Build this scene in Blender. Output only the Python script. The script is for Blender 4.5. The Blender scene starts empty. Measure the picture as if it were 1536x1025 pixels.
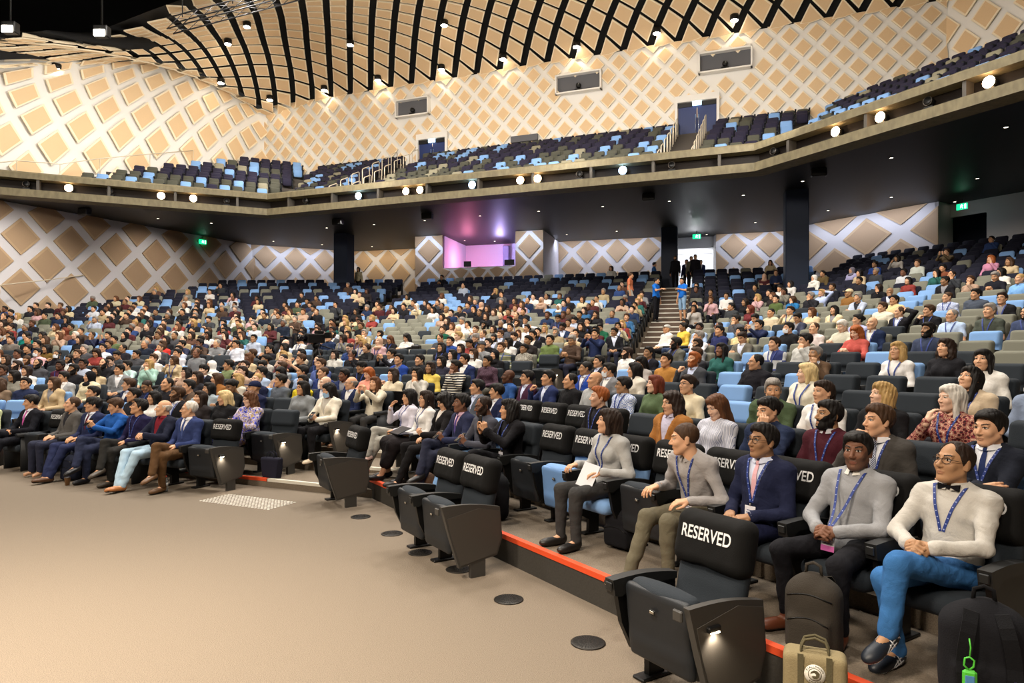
import bpy, bmesh, math, random
import numpy as np
from mathutils import Vector, Matrix
SC = bpy.context.scene
COL = SC.collection
RND = random.Random(7)
F = 1024.0; HZ = 535.0; EYE = 1.84
PI = math.pi

# ------------------------------------------------------------------ materials
_M = {}
def lin(c):
    return tuple(((x / 12.92) if x <= 0.04045 else ((x + 0.055) / 1.055) ** 2.4) for x in c)
def hexc(h):
    return lin(tuple(int(h[i:i + 2], 16) / 255 for i in (0, 2, 4)))
def nd(nt, kind, **kw):
    n = nt.nodes.new(kind)
    for k, v in kw.items():
        if k in n.inputs: n.inputs[k].default_value = v
        else: setattr(n, k, v)
    return n
def mat(name, col, rough=0.7, metal=0.0, bump=0.0, scale=60.0, var=0.0, emit=None, es=0.0, coat=0.0, sheen=0.0, spec=0.5, detail=4.0, stretch=None):
    """a principled material; colour as sRGB hex or linear tuple; bump / var = noise relief and noise colour change"""
    key = name
    if key in _M: return _M[key]
    m = bpy.data.materials.new(name); m.use_nodes = True
    nt = m.node_tree; b = nt.nodes['Principled BSDF']
    c = hexc(col) if isinstance(col, str) else col
    b.inputs['Base Color'].default_value = (*c, 1); b.inputs['Roughness'].default_value = rough
    b.inputs['Metallic'].default_value = metal; b.inputs['Specular IOR Level'].default_value = spec
    if coat: b.inputs['Coat Weight'].default_value = coat
    if sheen: b.inputs['Sheen Weight'].default_value = sheen
    if emit is not None:
        e = hexc(emit) if isinstance(emit, str) else emit
        b.inputs['Emission Color'].default_value = (*e, 1); b.inputs['Emission Strength'].default_value = es
    if bump or var:
        tc = nd(nt, 'ShaderNodeTexCoord'); src = tc.outputs['Object']
        if stretch:
            mp = nd(nt, 'ShaderNodeMapping'); mp.inputs['Scale'].default_value = stretch
            nt.links.new(src, mp.inputs['Vector']); src = mp.outputs['Vector']
        n = nd(nt, 'ShaderNodeTexNoise'); n.inputs['Scale'].default_value = scale; n.inputs['Detail'].default_value = detail
        nt.links.new(src, n.inputs['Vector'])
        if bump:
            bp = nd(nt, 'ShaderNodeBump'); bp.inputs['Strength'].default_value = bump; bp.inputs['Distance'].default_value = 0.01
            nt.links.new(n.outputs['Fac'], bp.inputs['Height']); nt.links.new(bp.outputs['Normal'], b.inputs['Normal'])
        if var:
            r = nd(nt, 'ShaderNodeValToRGB')
            r.color_ramp.elements[0].position = 0.3; r.color_ramp.elements[1].position = 0.7
            r.color_ramp.elements[0].color = (*[x * (1 - var) for x in c], 1)
            r.color_ramp.elements[1].color = (*[min(1, x * (1 + var)) for x in c], 1)
            nt.links.new(n.outputs['Fac'], r.inputs['Fac']); nt.links.new(r.outputs['Color'], b.inputs['Base Color'])
    _M[key] = m
    return m

def pattern_mat(name, kind, cols, scale=20.0, rough=0.85, axis='X'):
    """stripes / floral / leopard / check cloth"""
    if name in _M: return _M[name]
    m = bpy.data.materials.new(name); m.use_nodes = True
    nt = m.node_tree; b = nt.nodes['Principled BSDF']; b.inputs['Roughness'].default_value = rough
    tc = nd(nt, 'ShaderNodeTexCoord')
    r = nd(nt, 'ShaderNodeValToRGB'); r.color_ramp.interpolation = 'CONSTANT'
    cs = [hexc(c) for c in cols]
    els = r.color_ramp.elements
    while len(els) < len(cs): els.new(0.5)
    for i, c in enumerate(cs):
        els[i].position = i / len(cs) if kind != 'stripe' else i / len(cs); els[i].color = (*c, 1)
    if kind == 'stripe':
        w = nd(nt, 'ShaderNodeTexWave'); w.inputs['Scale'].default_value = scale; w.bands_direction = axis; w.inputs['Distortion'].default_value = 0.6
        nt.links.new(tc.outputs['Object'], w.inputs['Vector']); nt.links.new(w.outputs['Fac'], r.inputs['Fac'])
    elif kind == 'check':
        k = nd(nt, 'ShaderNodeTexChecker'); k.inputs['Scale'].default_value = scale
        k.inputs['Color1'].default_value = (*cs[0], 1); k.inputs['Color2'].default_value = (*cs[1], 1)
        nt.links.new(tc.outputs['Object'], k.inputs['Vector'])
        nt.links.new(k.outputs['Color'], b.inputs['Base Color']); _M[name] = m
        return m
    elif kind == 'leopard':
        v = nd(nt, 'ShaderNodeTexVoronoi'); v.inputs['Scale'].default_value = scale; v.feature = 'F1'
        nt.links.new(tc.outputs['Object'], v.inputs['Vector']); nt.links.new(v.outputs['Distance'], r.inputs['Fac'])
        for i in range(len(cs)): els[i].position = (0.0, 0.28, 0.5, 0.62, 0.75)[i]
    else:
        n = nd(nt, 'ShaderNodeTexNoise'); n.inputs['Scale'].default_value = scale; n.inputs['Detail'].default_value = 1.5; n.inputs['Distortion'].default_value = 1.2
        nt.links.new(tc.outputs['Object'], n.inputs['Vector']); nt.links.new(n.outputs['Fac'], r.inputs['Fac'])
        for i in range(len(cs)): els[i].position = 0.0 if i == 0 else 0.34 + 0.34 * (i - 1) / max(1, len(cs) - 1)
    nt.links.new(r.outputs['Color'], b.inputs['Base Color'])
    _M[name] = m
    return m

# ------------------------------------------------------------------ mesh helpers
class MB:
    """collects geometry (numpy) with material slots"""
    def __init__(s): s.v = []; s.f = []; s.m = []; s.n = 0; s.smooth = []
    def add(s, v, f, mi=0, smooth=False):
        v = np.asarray(v, float).reshape(-1, 3)
        s.v.append(v)
        for k, fc in enumerate(f):
            s.f.append([int(i) + s.n for i in fc]); s.m.append(mi if np.isscalar(mi) else int(mi[k])); s.smooth.append(smooth)
        s.n += len(v)
        return s
    def box(s, lo, hi, mi=0, rot=None, at=None, bev=0.0):
        lo = np.array(lo, float); hi = np.array(hi, float)
        if bev > 0:
            return s.rbox((lo + hi) / 2, hi - lo, bev, mi, rot, at)
        v = np.array([[x, y, z] for z in (lo[2], hi[2]) for y in (lo[1], hi[1]) for x in (lo[0], hi[0])])
        f = [(0, 2, 3, 1), (4, 5, 7, 6), (0, 1, 5, 4), (2, 6, 7, 3), (0, 4, 6, 2), (1, 3, 7, 5)]
        return s.add(xf(v, rot, at), f, mi)
    def rbox(s, c, size, r, mi=0, rot=None, at=None):
        """box with chamfered edges"""
        h = np.array(size, float) / 2; c = np.array(c, float); r = min(r, *(h * 0.98))
        vs = []; idx = {}
        for sx in (-1, 1):
            for sy in (-1, 1):
                for sz in (-1, 1):
                    for ax in range(3):
                        p = np.array([sx, sy, sz], float) * (h - r); p[ax] = (sx, sy, sz)[ax] * h[ax]
                        idx[(sx, sy, sz, ax)] = len(vs); vs.append(p + c)
        f = []
        for ax in range(3):
            a, b = [(1, 2), (2, 0), (0, 1)][ax]
            for sg in (-1, 1):
                q = []
                for ua, ub in ((-1, -1), (1, -1), (1, 1), (-1, 1)):
                    k = [0, 0, 0]; k[ax] = sg; k[a] = ua; k[b] = ub; q.append(idx[(*k, ax)])
                f.append(q if sg > 0 else q[::-1])
        for ax in range(3):
            a, b = [(1, 2), (2, 0), (0, 1)][ax]
            for ua in (-1, 1):
                for ub in (-1, 1):
                    k0 = [0, 0, 0]; k0[a] = ua; k0[b] = ub; k1 = list(k0); k0[ax] = -1; k1[ax] = 1
                    q = [idx[(*k0, a)], idx[(*k1, a)], idx[(*k1, b)], idx[(*k0, b)]]
                    f.append(q if ua * ub < 0 else q[::-1])
        for sx in (-1, 1):
            for sy in (-1, 1):
                for sz in (-1, 1):
                    q = [idx[(sx, sy, sz, 0)], idx[(sx, sy, sz, 1)], idx[(sx, sy, sz, 2)]]
                    f.append(q if sx * sy * sz > 0 else q[::-1])
        return s.add(xf(np.array(vs), rot, at), f, mi)
    def prism(s, poly, axis, a0, a1, mi=0, rot=None, at=None, smooth=False):
        """polygon (2D) extruded along axis 0/1/2; the polygon's axes are the two others in x<y<z order"""
        n = len(poly); o = [i for i in range(3) if i != axis]
        v = np.zeros((2 * n, 3)); p = np.array(poly, float)
        for k, a in enumerate((a0, a1)):
            v[k * n:(k + 1) * n, o[0]] = p[:, 0]; v[k * n:(k + 1) * n, o[1]] = p[:, 1]; v[k * n:(k + 1) * n, axis] = a
        f = [list(range(n))[::-1], list(range(n, 2 * n))] + [[i, (i + 1) % n, n + (i + 1) % n, n + i] for i in range(n)]
        return s.add(xf(v, rot, at), f, mi, smooth)
    def tube(s, pts, r, n=8, mi=0, cap=True, smooth=True, flat=None):
        """tube through points; r scalar or per point; flat=(wx,wz) makes an elliptic section"""
        p = np.array(pts, float); m = len(p); r = np.broadcast_to(np.asarray(r, float), (m,))
        t = np.gradient(p, axis=0); t /= np.linalg.norm(t, axis=1)[:, None] + 1e-12
        up = np.array([0, 0, 1.0]) if abs(t[0][2]) < 0.9 else np.array([1.0, 0, 0])
        u = np.cross(up, t[0]); u /= np.linalg.norm(u); vs = []
        for i in range(m):
            u = u - t[i] * np.dot(u, t[i]); u /= np.linalg.norm(u) + 1e-12; w = np.cross(t[i], u)
            for k in range(n):
                a = 2 * PI * k / n; vs.append(p[i] + r[i] * (math.cos(a) * u * (flat[0] if flat else 1) + math.sin(a) * w * (flat[1] if flat else 1)))
        f = [[i * n + k, i * n + (k + 1) % n, (i + 1) * n + (k + 1) % n, (i + 1) * n + k] for i in range(m - 1) for k in range(n)]
        if cap: f += [list(range(n))[::-1], [(m - 1) * n + k for k in range(n)]]
        return s.add(vs, f, mi, smooth)
    def lathe(s, prof, n=24, mi=0, at=(0, 0, 0), smooth=True, rot=None):
        p = np.array(prof, float); m = len(p)
        v = np.array([[r * math.cos(2 * PI * k / n), r * math.sin(2 * PI * k / n), z] for r, z in p for k in range(n)])
        f = [[i * n + k, i * n + (k + 1) % n, (i + 1) * n + (k + 1) % n, (i + 1) * n + k] for i in range(m - 1) for k in range(n)]
        f += [list(range(n))[::-1], [(m - 1) * n + k for k in range(n)]]
        return s.add(xf(v, rot, at), f, mi, smooth)
    def ell(s, c, r, n=12, mi=0, rot=None):
        prof = []
        vs = []; k2 = n; k1 = max(4, n // 2)
        for i in range(k1 + 1):
            a = -PI / 2 + PI * i / k1
            for k in range(k2): vs.append([math.cos(a) * math.cos(2 * PI * k / k2) * r[0], math.cos(a) * math.sin(2 * PI * k / k2) * r[1], math.sin(a) * r[2]])
        f = [[i * k2 + k, i * k2 + (k + 1) % k2, (i + 1) * k2 + (k + 1) % k2, (i + 1) * k2 + k] for i in range(k1) for k in range(k2)]
        return s.add(xf(np.array(vs), rot, c), f, mi, True)
    def data(s, name, mats=()):
        me = bpy.data.meshes.new(name)
        v = np.concatenate(s.v) if s.v else np.zeros((0, 3))
        me.from_pydata([tuple(x) for x in v], [], s.f)
        for m in mats: me.materials.append(m)
        if s.f:
            me.polygons.foreach_set('material_index', s.m); me.polygons.foreach_set('use_smooth', s.smooth)
        me.update(); me.validate()
        return me
    def obj(s, name, mats, parent=None, loc=(0, 0, 0), rz=0.0):
        if not isinstance(mats, (list, tuple)): mats = [mats]
        return link(name, s.data(name, mats), parent, loc, rz)

def xf(v, rot=None, at=None):
    if rot is not None: v = v @ np.array(rot, float).T
    if at is not None: v = v + np.array(at, float)
    return v
def rotz(a): c, s_ = math.cos(a), math.sin(a); return np.array([[c, -s_, 0], [s_, c, 0], [0, 0, 1.0]])
def rotx(a): c, s_ = math.cos(a), math.sin(a); return np.array([[1.0, 0, 0], [0, c, -s_], [0, s_, c]])
def roty(a): c, s_ = math.cos(a), math.sin(a); return np.array([[c, 0, s_], [0, 1.0, 0], [-s_, 0, c]])
def link(name, data, parent=None, loc=(0, 0, 0), rz=0.0):
    o = bpy.data.objects.new(name, data); COL.objects.link(o)
    o.location = loc; o.rotation_euler = (0, 0, rz)
    if parent is not None: o.parent = parent
    return o
def tag(o, label=None, cat=None, group=None, kind=None):
    if label: o['label'] = label
    if cat: o['category'] = cat
    if group: o['group'] = group
    if kind: o['kind'] = kind
    return o
def thing(name, label, cat, loc=(0, 0, 0), rz=0.0, group=None):
    return tag(link(name, None, None, loc, rz), label, cat, group)
def struct(name, mb, mats, label=None):
    o = mb.obj(name, mats); o['kind'] = 'structure'
    if label: o['label'] = label
    return o
def px(P):
    return (768 + F * P[0] / P[1], HZ - F * (P[2] - EYE) / P[1])
def at_px(x, y, Y):
    return np.array([(x - 768) / F * Y, Y, EYE + (HZ - y) / F * Y])
def on_z(x, y, z):
    Y = (EYE - z) * F / (y - HZ); return np.array([(x - 768) / F * Y, Y, z])

# ------------------------------------------------------------------ implicit surfaces (surface nets)
class SDF:
    def __init__(s, lo, hi, res):
        s.lo = np.array(lo, float); s.res = res
        s.n = np.ceil((np.array(hi, float) - s.lo) / res).astype(int) + 1
        s.f = np.full(tuple(s.n), 1.0)
    def _sub(s, lo, hi):
        a = np.maximum(0, np.floor((np.array(lo) - s.lo) / s.res).astype(int)); b = np.minimum(s.n, np.ceil((np.array(hi) - s.lo) / s.res).astype(int) + 1)
        if (b <= a).any(): return None, None
        ax = [s.lo[i] + s.res * np.arange(a[i], b[i]) for i in range(3)]
        sl = tuple(slice(a[i], b[i]) for i in range(3))
        return sl, np.stack(np.meshgrid(*ax, indexing='ij'), -1)
    def _mix(s, sl, d, k, op):
        o = s.f[sl]
        if op == 'u':
            if k <= 0: s.f[sl] = np.minimum(o, d); return
            h = np.clip(0.5 + 0.5 * (o - d) / k, 0, 1); s.f[sl] = o * (1 - h) + d * h - k * h * (1 - h)
        elif op == 's':
            k = max(k, 1e-4); h = np.clip(0.5 - 0.5 * (o + d) / k, 0, 1); s.f[sl] = o * (1 - h) - d * h + k * h * (1 - h)
        else: s.f[sl] = np.maximum(o, d)
    def cone(s, a, b, r1, r2, k=0.02, op='u'):
        a = np.array(a, float); b = np.array(b, float); R = max(r1, r2); m = R + k + 4 * s.res + 0.03
        sl, p = s._sub(np.minimum(a, b) - m, np.maximum(a, b) + m)
        if sl is None: return s
        ab = b - a; L2 = float(ab @ ab) + 1e-12
        t = np.clip(((p - a) @ ab) / L2, 0, 1)
        d = np.linalg.norm(p - a - t[..., None] * ab, axis=-1) - (r1 + (r2 - r1) * t)
        s._mix(sl, d, k, op); return s
    def ell(s, c, r, k=0.02, op='u', rot=None):
        c = np.array(c, float); r = np.array(r, float); m = r.max() + k + 4 * s.res + 0.03
        sl, p = s._sub(c - m, c + m)
        if sl is None: return s
        q = p - c
        if rot is not None: q = q @ np.array(rot, float)
        k0 = np.linalg.norm(q / r, axis=-1); k1 = np.linalg.norm(q / (r * r), axis=-1) + 1e-9
        d = np.where(k0 < 1e-6, -r.min(), k0 * (k0 - 1) / k1)
        s._mix(sl, d, k, op); return s
    def box(s, c, h, rnd=0.02, k=0.0, op='u', rot=None):
        c = np.array(c, float); h = np.array(h, float); m = np.linalg.norm(h) + k + 4 * s.res + 0.02
        sl, p = s._sub(c - m, c + m)
        if sl is None: return s
        q = p - c
        if rot is not None: q = q @ np.array(rot, float)
        q = np.abs(q) - (h - rnd)
        d = np.linalg.norm(np.maximum(q, 0), axis=-1) + np.minimum(q.max(-1), 0) - rnd
        s._mix(sl, d, k, op); return s
    def fn(s, g):
        sl, p = s._sub(s.lo, s.lo + s.res * s.n); s.f = g(s.f, p); return s
    def mesh(s):
        f = s.f.copy(); f[0] = f[-1] = 1; f[:, 0] = f[:, -1] = 1; f[:, :, 0] = f[:, :, -1] = 1
        ins = f < 0
        if not ins.any(): return np.zeros((0, 3)), np.zeros((0, 4), int)
        n = np.array(f.shape); c = n - 1
        cnt = np.zeros(tuple(c)); acc = np.zeros((*c, 3)); base = np.indices(tuple(c)).transpose(1, 2, 3, 0).astype(float)
        cor = [(i, j, k) for i in (0, 1) for j in (0, 1) for k in (0, 1)]
        def S(A, o): return A[o[0]:o[0] + c[0], o[1]:o[1] + c[1], o[2]:o[2] + c[2]]
        for a in cor:
            for ax in range(3):
                if a[ax]: continue
                b = list(a); b[ax] = 1; fa = S(f, a); fb = S(f, b)
                x = (fa < 0) != (fb < 0)
                t = np.where(x, fa / np.where(x, fa - fb, 1), 0)
                cnt += x
                for d in range(3): acc[..., d] += np.where(x, a[d] + (t if d == ax else 0), 0)
        act = cnt > 0
        idx = np.full(tuple(c), -1); idx[act] = np.arange(act.sum())
        V = (base + acc / np.maximum(cnt, 1)[..., None])[act] * s.res + s.lo
        Q = []
        for ax in range(3):
            o1, o2 = [(1, 2), (2, 0), (0, 1)][ax]
            sl = [slice(1, c[i]) for i in range(3)]; sl[ax] = slice(0, c[ax])
            sh = list(sl); sh[ax] = slice(1, c[ax] + 1)
            fa = ins[tuple(sl)]; fb = ins[tuple(sh)]
            def I(d1, d2):
                q = list(sl); q[o1] = slice(1 - d1, c[o1] - d1); q[o2] = slice(1 - d2, c[o2] - d2); return idx[tuple(q)]
            x = fa != fb
            q = np.stack([I(1, 1)[x], I(0, 1)[x], I(0, 0)[x], I(1, 0)[x]], -1)
            flip = ~fa[x]; q[flip] = q[flip][:, ::-1]; Q.append(q)
        return V, np.concatenate(Q)

def fold_noise(p, amp, seed=0, sc=1.0):
    """cheap smooth wrinkle field"""
    r = np.random.RandomState(seed); d = 0
    for i in range(5):
        k = r.normal(size=3) * sc * (18 + 14 * i); d = d + np.sin(p @ k + r.uniform(0, 6.28)) / (1 + 0.45 * i)
    return d * amp * 0.4

def fastmesh(name, V, Q, mats, mi=None, smooth=True):
    """mesh from numpy quads/tris (rows of one width)"""
    me = bpy.data.meshes.new(name); V = np.asarray(V, np.float32); Q = np.asarray(Q, np.int32)
    me.vertices.add(len(V)); me.vertices.foreach_set('co', V.ravel())
    w = Q.shape[1]; me.loops.add(Q.size); me.loops.foreach_set('vertex_index', Q.ravel())
    me.polygons.add(len(Q)); me.polygons.foreach_set('loop_start', np.arange(0, Q.size, w, dtype=np.int32))
    for m in mats: me.materials.append(m)
    if mi is not None: me.polygons.foreach_set('material_index', np.asarray(mi, np.int32))
    me.polygons.foreach_set('use_smooth', np.full(len(Q), smooth))
    me.update(calc_edges=True); me.validate()
    return me
def merge_np(parts):
    """[(V,Q,mi)] -> one"""
    V = []; Q = []; M = []; n = 0
    for v, q, m in parts:
        if len(q) == 0: continue
        V.append(v); Q.append(np.asarray(q) + n); M.append(np.full(len(q), m) if np.isscalar(m) else np.asarray(m)); n += len(v)
    return np.concatenate(V), np.concatenate(Q), np.concatenate(M)
def tri2quad(f):
    return np.array([list(x) if len(x) == 4 else [x[0], x[1], x[2], x[2]] for x in f])
NUM = 'zero first second third fourth fifth sixth seventh eighth ninth tenth eleventh twelfth thirteenth fourteenth fifteenth sixteenth seventeenth eighteenth nineteenth twentieth'.split()
NUM += ['twenty-' + x for x in NUM[1:10]] + ['thirtieth'] + ['thirty-' + x for x in NUM[1:10]] + ['fortieth'] + ['forty-' + x for x in NUM[1:10]] + ['fiftieth'] + ['fifty-' + x for x in NUM[1:10]]
# ------------------------------------------------------------------ plan of the hall: straight seating blocks set at angles to each other
def Zk(k):
    if k <= 2: return 0.11 * k
    return 0.22 + 0.105 * (k - 2) + 0.0031 * (k - 2) ** 2
class Block:
    def __init__(s, name, deg, c0, pitch, sp, k0=0):
        a = math.radians(deg); s.name = name; s.a = a; s.t = np.array([math.cos(a), math.sin(a)]); s.n = np.array([-math.sin(a), math.cos(a)])
        s.c0 = c0; s.pitch = pitch; s.sp = sp; s.k0 = k0
    def c(s, k): return 2.77 if (s.name == 'near' and k == 1) else s.c0 + s.pitch * (k - s.k0)
    def z(s, k): return (0.0 if k <= 1 else 1.074 * Zk(k)) if s.name == 'near' else Zk(k)
    def off(s): return 0.68 if s.name == 'near' else OFF
    def P(s, sv, nv): return s.t * sv + s.n * nv
def inter(A, a, B, b):
    return np.linalg.solve(np.array([A.n, B.n]), np.array([a, b]))
OFF = 0.42
BR = Block('near', -57.5, 3.92, 0.945, 0.553, 2)
BL = Block('middle', -25.0, 6.82, 0.86, 0.53)
BU = Block('rear', -16.0, 32.75, 0.88, 0.53, 27.5)
BW = Block('far', -2.0, 11.2, 0.88, 0.53)
KU = 11; KTOP = 28; KR = 28
WALLPTS = [(-31, 9), (-28.2, 15), (-25, 21.5), (-21.5, 28), (-18.2, 34), (-15.0, 39.8)]
def wall_x(y):
    ys = [p[1] for p in WALLPTS]; return float(np.interp(y, ys, [p[0] for p in WALLPTS]))

M_CARPET = mat('carpet', '786c5d', rough=0.95, bump=0.7, scale=150, var=0.28, detail=6)
M_RISER = mat('riser_carpet', '4a4742', rough=0.95, bump=0.4, scale=160, var=0.12)
M_ORANGE = mat('orange_nosing', 'e04e22', rough=0.6)
M_WHITE = mat('white_nosing', 'd9d5c8', rough=0.6)
M_CREAM = mat('cream_wall', 'e6e2db', rough=0.85, bump=0.05, scale=30)
M_CREAMTRIM = mat('panel_edge', 'f0dfc0', rough=0.75)
M_TAN = mat('tan_panel', 'dcbc92', rough=0.8, bump=0.1, scale=90, var=0.05)
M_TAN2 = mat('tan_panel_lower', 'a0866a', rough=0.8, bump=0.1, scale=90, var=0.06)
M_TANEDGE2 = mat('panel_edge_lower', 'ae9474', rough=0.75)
M_BLACK = mat('black_void', '0b0a0a', rough=0.9)
M_DARK = mat('dark_soffit', '0f0e0e', rough=0.5, bump=0.1, scale=12, var=0.2)
M_CONC = mat('concrete_band', '71684f', rough=0.7, bump=0.25, scale=7, var=0.22, detail=8, stretch=(1, 1, 0.4))
M_NAVYCOL = mat('navy_column', '1b2a44', rough=0.6)
M_STEEL = mat('brushed_steel', 'b8b2a6', rough=0.35, metal=0.9)
M_BLKMETAL = mat('black_metal', '141414', rough=0.45, metal=0.4)
M_STEP = mat('step_tread', '5d4d40', rough=0.8, var=0.1, scale=40, bump=0.1)
M_GREY = mat('grey_recess', '5c5c60', rough=0.8)
M_NAVYDOOR = mat('navy_door', '10285e', rough=0.5)

# front floor
mb = MB(); mb.box((-40, -9, -0.5), (30, 26, 0.0)); struct('floor', mb, M_CARPET)

# seating tiers
def tread(mb, quad, z, depth=0.75, mi=0):
    mb.prism([tuple(p) for p in quad], 2, z - depth, z, mi)
def strip(mb, p0, p1, n, z, w=0.05, h=0.012, mi=0):
    n = np.array(n); p0 = np.array(p0); p1 = np.array(p1)
    q = [p0 - n * 0.006, p1 - n * 0.006, p1 + n * w, p0 + n * w]
    mb.prism([tuple(x) for x in q], 2, z - 0.03, z + h, mi)
def r_start(k):
    """left end (along the row) of the near block at row k's front edge"""
    if k < KU: return float(inter(BL, BL.c(k) - OFF, BR, BR.c(k) - BR.off()) @ BR.t) + 1.1
    return float(inter(BU, BU.c(k) - OFF, BR, BR.c(k) - BR.off()) @ BR.t)
t_near, t_mid, t_rear, t_far, trim = MB(), MB(), MB(), MB(), MB()
for k in range(2, KR + 1):
    a, b = BR.c(k) - BR.off(), BR.c(k + 1) - BR.off() + 0.02
    s0, s1 = r_start(k), r_start(k + 1) if k != KU - 1 else r_start(k)
    if k == KR: b += 1.2
    tread(t_near, [BR.P(s0, a), BR.P(5.0, a), BR.P(5.0, b), BR.P(s1, b)], BR.z(k))
for k in range(1, KU):
    a, b = BL.c(k) - OFF, BL.c(k + 1) - OFF + 0.02
    pl = inter(BW, BW.c(k) - OFF, BL, a); pl2 = inter(BW, BW.c(k + 1) - OFF, BL, b)
    pr = inter(BL, a, BR, BR.c(k) - BR.off()) + BL.t * 2.2; pr2 = inter(BL, b, BR, BR.c(k + 1) - BR.off()) + BL.t * 2.2
    if k == KU - 1:
        pl2 = inter(BW, BW.c(KU + .5) - OFF, BU, BU.c(KU + .5) - OFF); pr2 = inter(BU, BU.c(KU + .5) - OFF, BR, BR.c(KU + .5) - BR.off())
    tread(t_mid, [pl, pr, pr2, pl2], Zk(k))
for k in range(KU, KTOP + 1):
    a, b = BU.c(k) - OFF, BU.c(k + 1) - OFF + 0.02
    pl = inter(BW, BW.c(k) - OFF, BU, a); pr = inter(BU, a, BR, BR.c(k) - BR.off())
    pl2 = inter(BW, BW.c(k + 1) - OFF, BU, b); pr2 = inter(BU, b, BR, BR.c(k + 1) - BR.off())
    if k == KTOP: pl2 = pl2 + BU.n * 6 ; pr2 = pr2 + BU.n * 6; pr2 = pr2 + BU.t * 5
    tread(t_rear, [pl, pr, pr2, pl2], Zk(k))
for k in range(1, KTOP + 1):
    a, b = BW.c(k) - OFF, BW.c(k + 1) - OFF + 0.02
    B2 = BL if k < KU else BU
    pr = inter(BW, a, B2, B2.c(k) - OFF); pr2 = inter(BW, b, B2, B2.c(k + 1) - OFF) if k != KU - 1 else inter(BW, b, BU, BU.c(k + 1) - OFF)
    if k == KTOP: b += 6; pr2 = pr2 + BW.n * 6
    tread(t_far, [BW.P(-32, a), pr, pr2, BW.P(-32, b)], Zk(k))
for nm, t in (('floor_near_tiers', t_near), ('floor_middle_tiers', t_mid), ('floor_rear_tiers', t_rear), ('floor_far_tiers', t_far)):
    struct(nm, t, M_CARPET)
# riser facing of the near block's front edge and its side wall by the aisle
s0 = r_start(2); a = BR.c(2) - BR.off()
mb = MB(); q = [BR.P(s0 - 0.004, a - 0.012), BR.P(5, a - 0.012), BR.P(5, a + 0.01), BR.P(s0 - 0.004, a + 0.01)]
mb.prism([tuple(p) for p in q], 2, 0.0, BR.z(2) - 0.02)
struct('trim_riser', mb, mat('riser_face', '37342f', rough=0.9, var=0.1, scale=60, bump=0.2))
strip(trim, BR.P(s0, a - 0.014), BR.P(5, a - 0.014), BR.n, BR.z(2), 0.05)
struct('trim_nosing_near', trim, M_ORANGE)
trim = MB(); a = BL.c(1) - OFF
e_aisle = inter(BL, BL.c(1) - OFF, BR, 1.9)
strip(trim, BL.P(-16, a), BL.P(-7.2, a), BL.n, Zk(1), 0.05)
struct('trim_nosing_middle', trim, M_ORANGE)
trim = MB()
for k in range(1, KU):
    a = BL.c(k) - OFF; e = BL.P(-7.50 + 0.27 * k, a)
    strip(trim, e + BL.t * 0.05, e + BL.t * 1.5, BL.n, Zk(k), 0.045)
KO_S = -1.41                      # stair aisle up to the rear door, position along the rear rows
for k in range(KU + 1, KTOP + 1):
    a = BU.c(k) - OFF
    strip(trim, BU.P(KO_S - 0.6, a), BU.P(KO_S + 0.6, a), BU.n, Zk(k), 0.04)
struct('trim_step_edges', trim, M_WHITE)
mb = MB()
for k in range(KU + 1, KTOP + 1):
    a, b = BU.c(k) - OFF, BU.c(k + 1) - OFF
    q = [BU.P(KO_S - 0.62, a - 0.004), BU.P(KO_S + 0.62, a - 0.004), BU.P(KO_S + 0.62, b), BU.P(KO_S - 0.62, b)]
    mb.prism([tuple(p) for p in q], 2, Zk(k) - 0.3, Zk(k) + 0.006)
    zm = (Zk(k) + Zk(k - 1)) / 2; q = [BU.P(KO_S - 0.6, a - 0.4), BU.P(KO_S + 0.6, a - 0.4), BU.P(KO_S + 0.6, a), BU.P(KO_S - 0.6, a)]
    mb.prism([tuple(p) for p in q], 2, zm - 0.2, zm)
struct('floor_stair_aisle', mb, M_STEP)

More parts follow.
